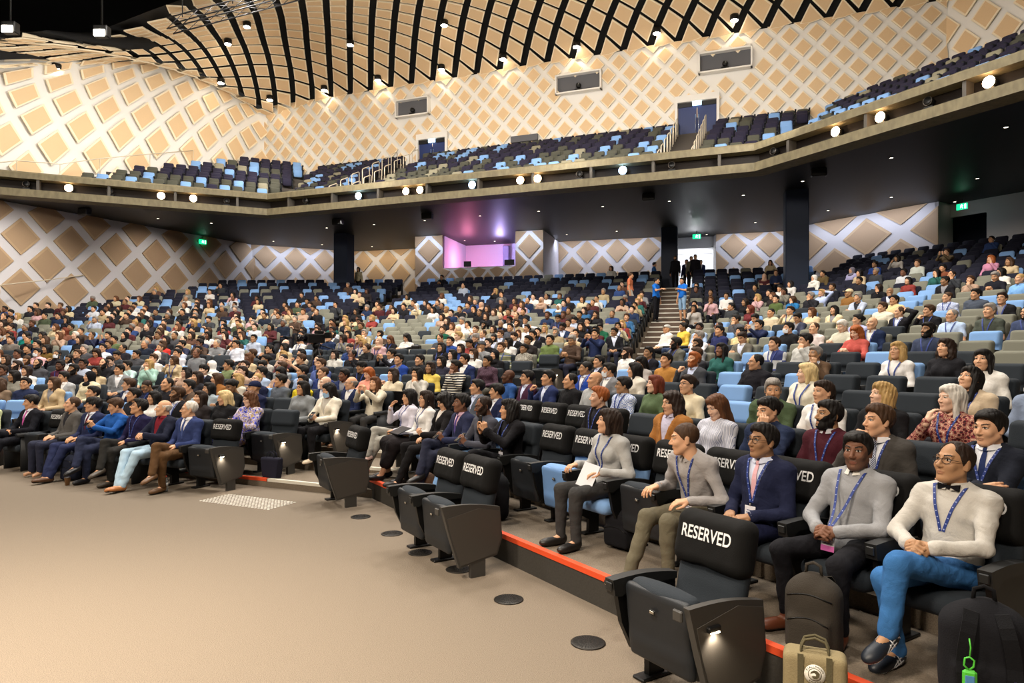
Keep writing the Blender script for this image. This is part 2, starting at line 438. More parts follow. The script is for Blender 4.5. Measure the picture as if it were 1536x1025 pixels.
# ------------------------------------------------------------------ woven walls and ceiling
def panel_surface(name, S, u0, u1, v0, v1, pu, pv, fill, mats, proud=0.12, thick=0.05, base=True, nu=40, nv=16, ub=None, basemat=0, skip=None, jitter=0.0, boff=0.0, names=None):
    """base sheet S(u,v) plus diamond boards standing proud of it; mats = base, board, edge"""
    mb = MB()
    if base:
        b0, b1 = ub or (u0, u1)
        U = np.linspace(b0, b1, nu + 1); V = np.linspace(v0, v1, nv + 1)
        vs = [S(u, v)[0] + S(u, v)[1] * boff for v in V for u in U]
        f = [(j * (nu + 1) + i, j * (nu + 1) + i + 1, (j + 1) * (nu + 1) + i + 1, (j + 1) * (nu + 1) + i) for j in range(nv) for i in range(nu)]
        mb.add(vs, f, 0, True)
    nI = int((u1 - u0) / pu) + 2; nJ = int((v1 - v0) / (pv / 2)) + 2
    for j in range(-1, nJ):
        for i in range(-1, nI):
            uc = u0 + (i + (0.5 if j % 2 else 0)) * pu; vc = v0 + j * pv / 2
            if uc < u0 - .01 or uc > u1 + .01: continue
            if skip and skip(uc, vc): continue
            f1, f2 = fill if isinstance(fill, tuple) else (fill, fill); hu, hv = pu / 2 * (f1 + f2) / 2, pv / 2 * (f1 + f2) / 2; du, dv = pu / 2 * (f1 - f2) / 2, pv / 2 * (f1 - f2) / 2
            cs = [(uc - hu, vc - dv), (uc - du, vc - hv), (uc + hu, vc + dv), (uc + du, vc + hv)]
            cs = [(min(max(u, u0), u1), min(max(v, v0), v1)) for u, v in cs]
            if len(set(cs)) < 4 and abs((cs[2][0] - cs[0][0]) * (cs[3][1] - cs[1][1])) < 1e-6: continue
            if cs[3][1] - cs[1][1] < hv * 0.5 or cs[2][0] - cs[0][0] < hu * 0.5: continue
            cm = np.mean(cs, axis=0); o = []; bk = []
            pn = [S(*c) for c in cs]; nc = S(*cm)[1]
            o = [p + nc * proud for p, _ in pn]; bk = [p + nc * (proud - thick) for p, _ in pn]
            cen = sum(o) / 4; inn = [cen + (p - cen) * 0.84 for p in o]; ins = [p + nc * 0.012 for p in inn]
            vv = bk + o + ins
            ff = [[0, 1, 2, 3][::-1]] + [[k, (k + 1) % 4, 4 + (k + 1) % 4, 4 + k] for k in range(4)] + [[4 + k, 4 + (k + 1) % 4, 8 + (k + 1) % 4, 8 + k] for k in range(4)] + [[8, 9, 10, 11]]
            mb.add(vv, ff, [2] * 9 + [1])
    return struct(name, mb, mats)

def plane_S(p0, p1, z0):
    p0 = np.array(p0, float); p1 = np.array(p1, float); d = p1 - p0; L = np.linalg.norm(d); d /= L
    nrm = np.array([d[1], -d[0], 0.0])
    return (lambda u, v: (np.array([p0[0] + d[0] * u, p0[1] + d[1] * u, z0 + v]), nrm)), L
# balcony back wall: from the left wall to the right corner
BW0, BW1 = (-14.7, 40.5), (18.0, 28.2)
S, L = plane_S(BW0, BW1, 8.5)
WTOP = 16.6
NICHES = [(621, 163, 54), (869, 126, 68), (1088, 93, 74)]
def back_wall_at(xpx):
    r = (xpx - 768) / F; d = np.array(BW1) - np.array(BW0); t = (r * BW0[1] - BW0[0]) / (d[0] - r * d[1]); return np.array(BW0) + d * t, t * np.linalg.norm(d)
niche_uv = []
for x, y, w in NICHES:
    p, u = back_wall_at(x); niche_uv.append((u, EYE + (HZ - y) / F * p[1] - 8.5, p))
panel_surface('wall_back', S, 0, L, 0, WTOP - 8.5, 1.09, 1.16, 0.70, [M_CREAM, M_TAN, M_CREAMTRIM],
              skip=lambda u, v: any(abs(u - a) < 1.15 and abs(v - b) < 0.62 for a, b, _ in niche_uv), proud=0.1)
# right wall beyond the corner
S, L = plane_S(BW1, (24.5, 16.2), 8.5)
panel_surface('wall_right', S, 0, L, 0, 10.5, 1.5, 1.7, 0.72, [M_CREAM, M_TAN, M_CREAMTRIM], proud=0.12)
# left wall: curved in plan, leaning in to meet the ceiling
_wp = np.array(WALLPTS + [(-14.0, 41.2)], float); _wl = np.concatenate([[0], np.cumsum(np.linalg.norm(np.diff(_wp, axis=0), axis=1))])
def left_plan(u):
    return np.array([np.interp(u, _wl, _wp[:, 0]), np.interp(u, _wl, _wp[:, 1])])
def crom(ks, pts, u):
    """smooth curve through pts at parameters ks"""
    i = int(np.clip(np.searchsorted(ks, u) - 1, 0, len(ks) - 2)); t = (u - ks[i]) / (ks[i + 1] - ks[i]); t = min(1.3, max(-0.3, t))
    p = lambda j: pts[min(len(pts) - 1, max(0, j))]
    m0 = (p(i + 1) - p(i - 1)) / 2; m1 = (p(i + 2) - p(i)) / 2
    return (2 * t ** 3 - 3 * t * t + 1) * p(i) + (t ** 3 - 2 * t * t + t) * m0 + (-2 * t ** 3 + 3 * t * t) * p(i + 1) + (t ** 3 - t * t) * m1
# head of the walls (W) and stage-side edge of the woven ceiling (E), both surveyed as points in the hall
WE = [((-330, 110, 20), (-480, 66, 18)), ((-150, 100, 24), (-300, 62, 21.5)), ((0, 97, 27.8), (-165, 58, 24.5)), ((80, 93, 30.5), (-95, 57, 25.6)), ((160, 95, 33), (-60, 56, 26.3)), ((240, 97, 35.5), (-25, 56, 27.2)),
      ((300, 112, 37.3), (0, 56, 27.8)), ((350, 140, 39), (24, 56, 28.3)), ((403, 171, 40.3), (58, 55, 29.0))]
Wp = [at_px(*w) for w, e in WE]; Ep = [at_px(*e) for w, e in WE]
_d = (np.array(BW1) - np.array(BW0)); _dl = np.linalg.norm(_d); _d = _d / _dl; _n = np.array([_d[1], -_d[0]])
NLW = len(Wp) - 1
for i in range(1, 10):
    p = np.array(BW0) + _d * (_dl + 2) * i / 9; Wp.append(np.array([*p, 16.55]))
    e = p + _n * (9.5 + 0.35 * i) - _d * (3.4 + 2.6 * max(0, 1 - i / 6)); Ep.append(np.array([*e, 16.55 + 0.12 * i]))
_seg = np.linalg.norm(np.diff(np.array(Wp), axis=0), axis=1); _seg[:NLW] *= 0.62; WK = np.concatenate([[0], np.cumsum(_seg)])
U_PINCH = WK[NLW]
def S_left(u, v):
    """v from 0 at the balcony floor to 1 at the head of the wall"""
    def P(u, v):
        b = left_plan(u); q = u / _wl[-1] * U_PINCH; w = crom(WK, Wp, q)
        a = max(0.0, v) ** 2.2; zz = 8.6 + (w[2] - 8.6) * (1 - (1 - min(1, v)) ** 1.35)
        h = b + (w[:2] - b) * a
        return np.array([h[0], h[1], zz])
    c = P(u, v); du = P(u + 0.05, v) - P(u - 0.05, v); dv = P(u, v + 0.01) - P(u, v - 0.01)
    n = np.cross(du, dv); n /= np.linalg.norm(n); return c, n
panel_surface('wall_left', S_left, 6.0, _wl[-1] - 0.3, 0, 1.0, 1.95, 0.25, 0.71, [M_CREAM, M_TAN, M_CREAMTRIM], proud=0.16, nu=60, nv=24, ub=(0, _wl[-1]))
def S_left_low(u, v):
    p = left_plan(u); d = left_plan(u + 0.4) - left_plan(u - 0.4); d /= np.linalg.norm(d); n = np.array([d[1], -d[0], 0.0])
    return np.array([p[0], p[1], v]), n
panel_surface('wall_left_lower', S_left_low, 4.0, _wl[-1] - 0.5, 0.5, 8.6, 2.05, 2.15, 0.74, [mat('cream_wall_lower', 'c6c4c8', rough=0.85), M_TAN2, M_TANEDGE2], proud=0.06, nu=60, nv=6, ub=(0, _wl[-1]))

# ceiling: black sheet with hung boards; rises from the wall head, flattens towards the stage
def ceil_len(u):
    w = crom(WK, Wp, u); e = crom(WK, Ep, u); return float(np.linalg.norm(e - w))
def ceil_P(u, s):
    """u along the wall heads, s metres out from the wall; the sheet swells up and comes down again towards the stage"""
    w = crom(WK, Wp, u); e = crom(WK, Ep, u); v = s / np.linalg.norm(e - w)
    g = min(1.0, max(0.0, (u - U_PINCH + 5) / 12.0)); g = 0.10 + 2.1 * g * g * (3 - 2 * g); vv = min(1.0, max(0.0, v))
    return np.array([w[0] + (e[0] - w[0]) * v, w[1] + (e[1] - w[1]) * v, w[2] + (e[2] - w[2]) * v + g * math.sin(PI * vv ** 0.75)])
def S_ceil(u, s):
    c = ceil_P(u, s); du = ceil_P(u + 0.05, s) - ceil_P(u - 0.05, s); dv = ceil_P(u, s + 0.05) - ceil_P(u, s - 0.05)
    n = np.cross(dv, du); n /= np.linalg.norm(n)
    if n[2] > 0: n = -n
    return c, n
mb = MB(); NU, NV = 90, 18; vs = []
for j in range(NV + 1):
    for i in range(NU + 1):
        u = WK[-1] * i / NU; c, n = S_ceil(u, ceil_len(u) * j / NV); vs.append(c - n * 0.3)
mb.add(vs, [(j * (NU + 1) + i, j * (NU + 1) + i + 1, (j + 1) * (NU + 1) + i + 1, (j + 1) * (NU + 1) + i) for j in range(NV) for i in range(NU)], 0, True)
struct('ceiling_backing', mb, M_BLACK)
panel_surface('ceiling', S_ceil, 2.0, WK[-1], 0.0, 14.0, 1.28, 1.28, (0.84, 0.70), [M_BLACK, M_TAN, M_CREAMTRIM], proud=0.12, thick=0.05, base=False, skip=lambda u, s: s > ceil_len(u) + 0.1)
# black void over the stage side
mb = MB(); mb.box((-42, -14, 21.5), (34, 45, 21.7)); struct('ceiling_void', mb, M_BLACK)
mb = MB(); mb.box((-42, -14.2, -0.5), (34, -14, 21.6)); struct('wall_stage', mb, mat('stage_black', '1a1715', rough=0.9))
mb = MB(); mb.box((24.6, -14, -0.5), (24.8, 28, 21.6)); mb.box((-42, -14, 0), (-41.8, 45, 21.6)); struct('wall_side', mb, mat('side_dark', '1d1a18', rough=0.9))

# ------------------------------------------------------------------ balcony
FAS = [np.array(p, float) for p in [(-27.5, 24.1), (-20.4, 27.2), (-11.2, 31.2), (8.44, 23.8), (12.4, 16.54), (16.9, 8.3)]]
def offset_line(pts, d):
    """polyline moved by d away from the stage, with mitred corners"""
    out = []
    for i, p in enumerate(pts):
        ns = []
        for a, b in ((i - 1, i), (i, i + 1)):
            if a < 0 or b >= len(pts): continue
            t = pts[b] - pts[a]; t /= np.linalg.norm(t); ns.append(np.array([-t[1], t[0]]))
        m = sum(ns); m /= np.linalg.norm(m); out.append(p + m * d / (m @ ns[0]))
    return out
def extrude_profile(mb, prof, mi=0):
    """prof: list of (offset, z), closed"""
    rings = [offset_line(FAS, o) for o, z in prof]; n = len(prof); k = len(FAS)
    vs = [[*rings[j][i], prof[j][1]] for i in range(k) for j in range(n)]
    f = [[i * n + j, (i + 1) * n + j, (i + 1) * n + (j + 1) % n, i * n + (j + 1) % n] for i in range(k - 1) for j in range(n)]
    mb.add(vs, f, mi)
mb = MB()
extrude_profile(mb, [(0, 8.30), (0, 8.60), (0.75, 8.60), (0.75, 8.30)])
extrude_profile(mb, [(-0.02, 9.02), (-0.02, 9.24), (0.10, 9.32), (0.55, 9.34), (0.55, 9.02)])
struct('balcony_front', mb, M_CONC)['kind'] = 'structure'
mb = MB(); extrude_profile(mb, [(0.45, 8.58), (0.45, 9.03), (0.5, 9.03), (0.5, 8.58)]); struct('trim_balcony_recess', mb, mat('recess_brown', '1c130e', rough=0.7))
mb = MB()
for i in range(len(FAS) - 1):
    p, q = FAS[i], FAS[i + 1]; L = np.linalg.norm(q - p); t = (q - p) / L; n = np.array([-t[1], t[0]]); m = max(1, int(L / 2.1)); a = math.atan2(t[1], t[0])
    for j in range(m):
        c = p + t * (j + 0.5) * L / m + n * 0.2
        mb.box((-0.05, -0.17, 8.6), (0.05, 0.2, 9.02), rot=rotz(a), at=(c[0], c[1], 0))
struct('trim_balcony_posts', mb, mat('post_grey', '4c4740', rough=0.6))
mb = MB()
poly = [tuple(p) for p in offset_line(FAS, 0.02)] + [(22, 12), (22, 36), (12, 45), (-16, 46), (-20, 36), (-27, 25)]
mb.prism(poly, 2, 8.33, 8.5); struct('ceiling_soffit', mb, M_DARK)
# balcony tiers
BAL = []
for i, nm in ((1, 'left'), (2, 'centre'), (3, 'right')):
    t = FAS[i + 1] - FAS[i]; BAL.append(Block(nm, math.degrees(math.atan2(t[1], t[0])), 0, 0.9, 0.56))
    BAL[-1].c0 = float(FAS[i] @ BAL[-1].n) + 1.05
BROWS = 8
def Zb(j): return 8.62 + 0.49 * j
def bcorner(i, n_off):
    """corner between balcony blocks i and i+1 at distance n_off behind the front"""
    A, B = BAL[i], BAL[i + 1]; return inter(A, A.c0 - 1.05 + n_off, B, B.c0 - 1.05 + n_off)
mb = MB()
for j in range(BROWS):
    o0, o1 = 0.55 + 0.9 * j, 0.55 + 0.9 * (j + 1) + (3.0 if j == BROWS - 1 else 0.02)
    if j == 0: o0 = 0.4
    for i, B in enumerate(BAL):
        base = B.c0 - 1.05
        l0 = B.P(-30, base + o0) if i == 0 else bcorner(i - 1, o0); l1 = B.P(-30, base + o1) if i == 0 else bcorner(i - 1, o1)
        if i == 0: l0 = FAS[1] + B.n * o0 - B.t * 8; l1 = FAS[1] + B.n * o1 - B.t * 8
        r0 = bcorner(i, o0) if i < 2 else FAS[4] + B.n * o0 + B.t * 9; r1 = bcorner(i, o1) if i < 2 else FAS[4] + B.n * o1 + B.t * 9
        tread(mb, [l0, r0, r1, l1], Zb(j), 0.6 if j else 0.2)
struct('floor_balcony_tiers', mb, mat('balcony_carpet', '4a443e', rough=0.95))

# ------------------------------------------------------------------ rear wall under the balcony
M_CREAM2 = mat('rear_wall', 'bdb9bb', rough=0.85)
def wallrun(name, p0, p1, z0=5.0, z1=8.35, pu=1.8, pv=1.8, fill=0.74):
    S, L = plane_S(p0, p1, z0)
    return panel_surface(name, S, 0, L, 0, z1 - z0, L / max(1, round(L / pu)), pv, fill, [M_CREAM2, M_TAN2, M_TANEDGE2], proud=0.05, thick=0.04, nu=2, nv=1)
def on_line(xpx, B, c):
    r = (xpx - 768) / F; # point with B.n.(x,y)=c and x=r*y
    y = c / (B.n[0] * r + B.n[1]); return np.array([r * y, y])
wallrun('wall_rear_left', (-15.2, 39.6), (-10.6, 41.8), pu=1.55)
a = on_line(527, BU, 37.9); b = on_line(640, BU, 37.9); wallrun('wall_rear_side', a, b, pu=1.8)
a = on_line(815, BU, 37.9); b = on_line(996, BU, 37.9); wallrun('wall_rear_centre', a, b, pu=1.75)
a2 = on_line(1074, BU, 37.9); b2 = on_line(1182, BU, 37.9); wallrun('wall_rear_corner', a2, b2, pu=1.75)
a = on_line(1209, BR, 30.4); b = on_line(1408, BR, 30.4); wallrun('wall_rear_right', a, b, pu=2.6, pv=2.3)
RW_END = b
# plain wall behind door and far right
mb = MB()
def wallseg(p, q, z0, z1, th=0.15, mi=0):
    p = np.array(p, float); q = np.array(q, float); t = (q - p) / np.linalg.norm(q - p); n = np.array([-t[1], t[0]]) * th
    mb.prism([tuple(p), tuple(q), tuple(q + n), tuple(p + n)], 2, z0, z1, mi)
d0 = on_line(996, BU, 38.4); d1 = on_line(1012, BU, 38.4); d2 = on_line(1070, BU, 38.4)
wallseg(d0, d1, 5, 8.4); wallseg(d1, d2, 7.75, 8.4); wallseg(d2, a2, 5, 8.4)
e0 = on_line(1408, BR, 31.4); e1 = on_line(1480, BR, 31.4); e2 = on_line(1600, BR, 31.4)
wallseg(RW_END, RW_END + BR.n * 1.2, 4.5, 8.4); wallseg(e0, e1, 7.75, 8.4); wallseg(e1, e2, 4.5, 8.4)
struct('wall_rear_plain', mb, mat('plain_rear', 'c9c6c6', rough=0.85))
def box_room(name, p, q, depth, z0, z1, m):
    mb = MB(); p = np.array(p); q = np.array(q); t = (q - p) / np.linalg.norm(q - p); n = np.array([-t[1], t[0]]) * depth
    P = [p, q, q + n, p + n]; vs = [[*x, z0] for x in P] + [[*x, z1] for x in P]
    mb.add(vs, [(1, 2, 6, 5), (2, 3, 7, 6), (3, 0, 4, 7), (4, 5, 6, 7), (0, 3, 2, 1)])
    return struct(name, mb, m)
box_room('wall_foyer', d1, d2, 2.5, 5.25, 7.75, mat('foyer_white', 'e8e8ea', rough=0.8))
box_room('wall_exit_lobby', e0, e1, 1.0, 4.8, 7.75, mat('exit_navy', '0c1430', rough=0.7))
# floor continues behind the walls
# control booth
bo0, bo1, bo2, bo3 = [on_line(x, BU, 34.1) for x in (623, 664.5, 773.5, 815)]
def booth_run(name, p, q, z0, z1, pu, pv):
    S, L = plane_S(p, q, z0); return panel_surface(name, S, 0, L, 0, z1 - z0, L / max(1, round(L / pu)), pv, 0.8, [mat('booth_white', 'd6d6dc', rough=0.8), M_TAN2, M_TANEDGE2], proud=0.05, thick=0.04, nu=2, nv=1)
BZ0, BZS, BZ1 = 5.2, 6.55, 8.33
booth_run('wall_booth_left', bo0, bo1, BZ0, BZ1, 1.46, 1.55)
booth_run('wall_booth_right', bo2, bo3, BZ0, BZ1, 1.46, 1.55)
booth_run('wall_booth_sill', bo1, bo2, BZ0, BZS, 1.0, 1.2)
mb = MB(); nb = BU.n
def bw(p, q, z0, z1, th=0.12):
    t = (q - p) / np.linalg.norm(q - p); n = np.array([-t[1], t[0]]) * th; mb.prism([tuple(p), tuple(q), tuple(q + n), tuple(p + n)], 2, z0, z1)
bw(bo3 + nb * 0.001, bo3 + nb * 3.7, BZ0, BZ1); bw(bo0 + nb * 3.7, bo0 + nb * 0.001, BZ0, BZ1)
bw(bo1 + nb * 0.2, bo1 + nb * 3.6, BZ0, BZ1, 0.1); bw(bo2 + nb * 3.6, bo2 + nb * 0.2, BZ0, BZ1, 0.1); bw(bo1 + nb * 3.6, bo2 + nb * 3.6, BZ0, BZ1)
struct('wall_booth_inner', mb, mat('booth_inner', 'd8d4dc', rough=0.8))
mb = MB(); q = [bo1, bo2, bo2 + nb * 0.9, bo1 + nb * 0.9]; mb.prism([tuple(x) for x in q], 2, BZS - 0.04, BZS + 0.02); struct('trim_booth_counter', mb, mat('booth_counter', 'cfcbd0', rough=0.5))
# columns
COLUMNS = []
for i, (xp, Y, w) in enumerate(((516, 36.3, 0.8), (1004.5, 34.6, 0.8), (1194, 26.9, 0.85))):
    p = at_px(xp, 400, Y); COLUMNS.append(p); mb = MB(); mb.rbox((0, 0, 6.2), (w, w, 4.4), 0.03, rot=rotz(BU.a), at=(p[0], p[1], 0)); struct('column_%d' % (i + 1), mb, M_NAVYCOL)
BAISLE = [on_line(566, BAL[1], BAL[1].c0 + 2.5), on_line(1024, BAL[1], BAL[1].c0 + 2.0)]   # stair aisles on the balcony
# ------------------------------------------------------------------ seats
def net_mesh(name, S, mats):
    V, Q = S.mesh(); return fastmesh(name, V, Q, mats)
M_SLATE = mat('slate_upholstery', '1f272f', rough=0.9, bump=0.35, scale=260)
M_SKY = mat('sky_blue_upholstery', '7ba3d6', rough=0.9, bump=0.35, scale=260)
M_OLIVE = mat('grey_olive_upholstery', '77776a', rough=0.9, bump=0.35, scale=260)
M_NAVY = mat('navy_upholstery', '0d1026', rough=0.9, bump=0.35, scale=260)
M_PLUM = mat('dark_plum_upholstery', '1d1930', rough=0.9, bump=0.3, scale=260)
M_MOSS = mat('moss_upholstery', '47473c', rough=0.9, bump=0.3, scale=260)
M_STONE = mat('stone_upholstery', '8a8570', rough=0.9, bump=0.3, scale=260)
M_SHELL = mat('dark_seat_shell', '171b20', rough=0.55, bump=0.1, scale=300)
M_ENDP = mat('end_panel_grey', '3d3b38', rough=0.5, bump=0.08, scale=200)
M_ARM = mat('armrest_black', '171818', rough=0.5)
M_COVER = mat('black_stretch_cover', '0d0d0d', rough=0.85, bump=0.3, scale=300, spec=0.25)
M_LETTER = mat('white_lettering', 'e8e8e8', rough=0.7)
SEATMATS = {'slate': M_SLATE, 'sky': M_SKY, 'olive': M_OLIVE, 'navy': M_NAVY, 'plum': M_PLUM, 'moss': M_MOSS, 'stone': M_STONE}
TILT = 0.23
RB = rotx(-TILT)
def back_sdf(res):
    S = SDF((-0.30, 0.02, 0.28), (0.30, 0.48, 1.02), res)
    S.box((0, 0.245, 0.655), (0.232, 0.052, 0.275), 0.05, rot=RB)
    S.box((0, 0.222, 0.80), (0.226, 0.048, 0.12), 0.045, 0.03, rot=RB)
    S.box((0, 0.20, 0.50), (0.18, 0.04, 0.10), 0.035, 0.04, rot=RB)
    return S
def pan_down_sdf(res):
    S = SDF((-0.30, -0.36, 0.22), (0.30, 0.24, 0.50), res)
    S.box((0, -0.04, 0.345), (0.225, 0.235, 0.06), 0.055, rot=rotx(-0.06)); S.ell((0, -0.1, 0.37), (0.2, 0.16, 0.05), 0.04)
    return S
def pan_up_sdf(res, shell=False):
    S = SDF((-0.30, -0.34, 0.12), (0.30, 0.16, 0.72), res)
    if shell:
        S.box((0, -0.175, 0.40), (0.232, 0.03, 0.205), 0.028, rot=rotx(0.10)); S.box((0, -0.11, 0.25), (0.20, 0.035, 0.10), 0.03, 0.05, rot=rotx(0.7))
    else:
        S.box((0, -0.125, 0.42), (0.228, 0.05, 0.20), 0.048, rot=rotx(0.10)); S.ell((0, -0.15, 0.585), (0.222, 0.068, 0.045), 0.03)
    return S
D_BACK = net_mesh('backrest', back_sdf(0.014), [M_SLATE]); D_PAND = net_mesh('seat_pan', pan_down_sdf(0.014), [M_SLATE])
D_PANU = net_mesh('seat_pan_folded', pan_up_sdf(0.014), [M_SLATE]); D_PSH = net_mesh('pan_shell', pan_up_sdf(0.014, True), [M_SHELL])
D_BACKF = net_mesh('backrest', back_sdf(0.011), [M_SLATE])
def arc_top(y0, y1, zf, zb, sag, n=8):
    return [(y0 + (y1 - y0) * i / n, zf + (zb - zf) * i / n + sag * math.sin(PI * i / n)) for i in range(n + 1)]
def arm_mb(x, w=0.034):
    mb = MB(); top = arc_top(-0.30, 0.19, 0.615, 0.585, 0.018); poly = top + [(0.19, 0.545), (-0.16, 0.555), (-0.235, 0.515), (-0.285, 0.525)]
    mb.prism(poly, 0, x - w, x + w); mb.rbox((x, -0.302, 0.575), (0.05, 0.012, 0.05), 0.005); return mb
def side_mb(x, foot=True):
    mb = MB(); mb.prism([(-0.26, 0.55), (0.19, 0.55), (0.20, 0.30), (0.10, 0.22), (-0.02, 0.14), (-0.14, 0.20), (-0.22, 0.36)], 0, x - 0.016, x + 0.016)
    if foot: mb.box((x - 0.02, -0.02, 0.0), (x + 0.02, 0.10, 0.30)); mb.rbox((x, 0.04, 0.01), (0.09, 0.26, 0.02), 0.006)
    return mb
XA = 0.262
D_ARM = arm_mb(XA).data('armrest', [M_ARM]); D_SIDE = side_mb(XA).data('side_frame', [M_BLKMETAL])
D_ARML = arm_mb(-XA).data('armrest', [M_ARM]); D_SIDEL = side_mb(-XA).data('side_frame', [M_BLKMETAL])
def end_mb(x, sgn=1):
    mb = MB(); top = arc_top(-0.29, 0.26, 0.62, 0.565, 0.02)
    mb.prism(top + [(0.285, 0.30), (0.235, 0.16), (-0.13, 0.10), (-0.215, 0.36)], 0, x - 0.02, x + 0.02)
    ins = [(-0.24, 0.52), (0.06, 0.575), (0.255, 0.53), (0.27, 0.30), (0.225, 0.175), (-0.115, 0.12), (-0.20, 0.36)]
    mb.prism(ins, 0, x + sgn * 0.02, x + sgn * 0.024, 1)
    mb.box((x - 0.02, -0.02, 0.0), (x + 0.018, 0.12, 0.14)); mb.rbox((x - 0.045 * sgn, -0.30, 0.575), (0.06, 0.02, 0.055), 0.006)
    return mb
M_ENDIN = mat('end_panel_face', '45413c', rough=0.5, bump=0.06, scale=200)
D_END = end_mb(XA + 0.03).data('end_panel', [M_ENDP, M_ENDIN]); D_ENDL = end_mb(-XA - 0.03, -1).data('end_panel', [M_ENDP, M_ENDIN])
D_PLATE = MB().rbox((0, -0.232, 0.50), (0.042, 0.006, 0.026), 0.003, 0, rot=None).rbox((0, -0.236, 0.50), (0.03, 0.004, 0.016), 0.002, 1).data('number_plate', [M_BLKMETAL, M_STEEL])
# far seat in one mesh: slots 0 = upholstery, 1 = dark frame
def far_seat(folded, coarse=0.03):
    pa = []
    V, Q = back_sdf(coarse).mesh(); pa.append((V, Q, 0))
    V, Q = (pan_up_sdf(coarse) if folded else pan_down_sdf(coarse)).mesh(); pa.append((V, Q, 0))
    mb = MB(); mb.box((XA - .034, -.3, .55), (XA + .034, .19, .61)); mb.box((XA - .016, -.24, .0), (XA + .016, .18, .55)); mb.box((-XA - .016, -.2, .0), (-XA + .016, .18, .55))
    pa.append((np.concatenate(mb.v), np.array(mb.f), 1)); return merge_np(pa)
_V, _Q, _Mi = far_seat(True); D_FARU = fastmesh('theatre_seat', _V, _Q, [M_SLATE, M_SHELL], _Mi)
_V2, _Q2, _Mi2 = far_seat(False); D_FARD = fastmesh('theatre_seat', _V2, _Q2, [M_SLATE, M_SHELL], _Mi2)
def seat_low(folded):
    """few-polygon seat for the mass"""
    mb = MB(); mb.rbox((0, 0.24, 0.66), (0.46, 0.11, 0.54), 0.05, 0, rot=None)
    v = mb.v[0]; v[:] = (v - [0, .24, .4]) @ RB.T + [0, .24, .4]
    if folded: mb.rbox((0, -0.14, 0.42), (0.45, 0.10, 0.42), 0.05, 0)
    else: mb.rbox((0, -0.04, 0.345), (0.45, 0.46, 0.12), 0.05, 0)
    mb.box((XA - .034, -.3, .55), (XA + .034, .19, .61), 1); mb.box((XA - .016, -.24, .0), (XA + .016, .18, .55), 1); return mb
def set_mat(o, i, m):
    s = o.material_slots[i]; s.link = 'OBJECT'; s.material = m
_cop = [0]
def build_seat(pos, rz, z, colour, folded, label, group, detail, end=None, first=False, lamp=False, sc=1.0):
    """one theatre seat; end in (None,'R','L') adds the aisle panel"""
    m = SEATMATS[colour]; loc = (pos[0], pos[1], z)
    if detail == 0:
        o = link('theatre_seat', D_FARU if folded else D_FARD, None, loc, rz); set_mat(o, 0, m); o.scale = (sc,) * 3; return tag(o, label, 'seat', group)
    r = thing('theatre_seat', label, 'seat', loc, rz, group); r.scale = (sc,) * 3
    o = link('backrest', D_BACKF if detail > 1 else D_BACK, r); set_mat(o, 0, m)
    if folded:
        o = link('seat_pan', D_PANU, r); set_mat(o, 0, m); s = link('pan_shell', D_PSH, o)
        if colour == 'sky': set_mat(s, 0, mat('sky_shell', '6a93c8', rough=0.7))
        if detail > 1: link('number_plate', D_PLATE, r)
    else:
        o = link('seat_pan', D_PAND, r); set_mat(o, 0, m)
    if end == 'R':
        e = link('end_panel', D_END, r)
    else: link('armrest', D_ARM, r); link('side_frame', D_SIDE, r)
    if end == 'L':
        e = link('end_panel', D_ENDL, r)
    elif first: link('armrest', D_ARML, r); link('side_frame', D_SIDEL, r)
    if lamp and end:
        x = (XA + 0.058) * (1 if end == 'R' else -1)
        l = MB().rbox((x, -0.13, 0.50), (0.03, 0.09, 0.03), 0.006).obj('aisle_lamp', [M_BLKMETAL], r)
        MB().rbox((x + (0.012 if end == 'R' else -0.012), -0.13, 0.484), (0.012, 0.06, 0.006), 0.001).obj('lamp_lens', [M_LENS], l)
        ll = bpy.data.lights.new('aisle_lamp_light', 'SPOT'); ll.energy = 5.0; ll.color = (1, 0.86, 0.68); ll.spot_size = math.radians(115); ll.spot_blend = 0.7; ll.shadow_soft_size = 0.02
        lo = bpy.data.objects.new('aisle_lamp_light', ll); COL.objects.link(lo); lo.parent = r
        xs = 0.06 if end == 'R' else -0.06
        lo.location = (x + xs * 0.35, -0.13, 0.478); d = Vector((-xs * 2.2, 0.02, -0.3)); lo.rotation_euler = d.to_track_quat('-Z', 'Y').to_euler()
    return r
M_LENS = mat('lamp_lens', 'fff2dc', emit='ffe6c0', es=14.0)

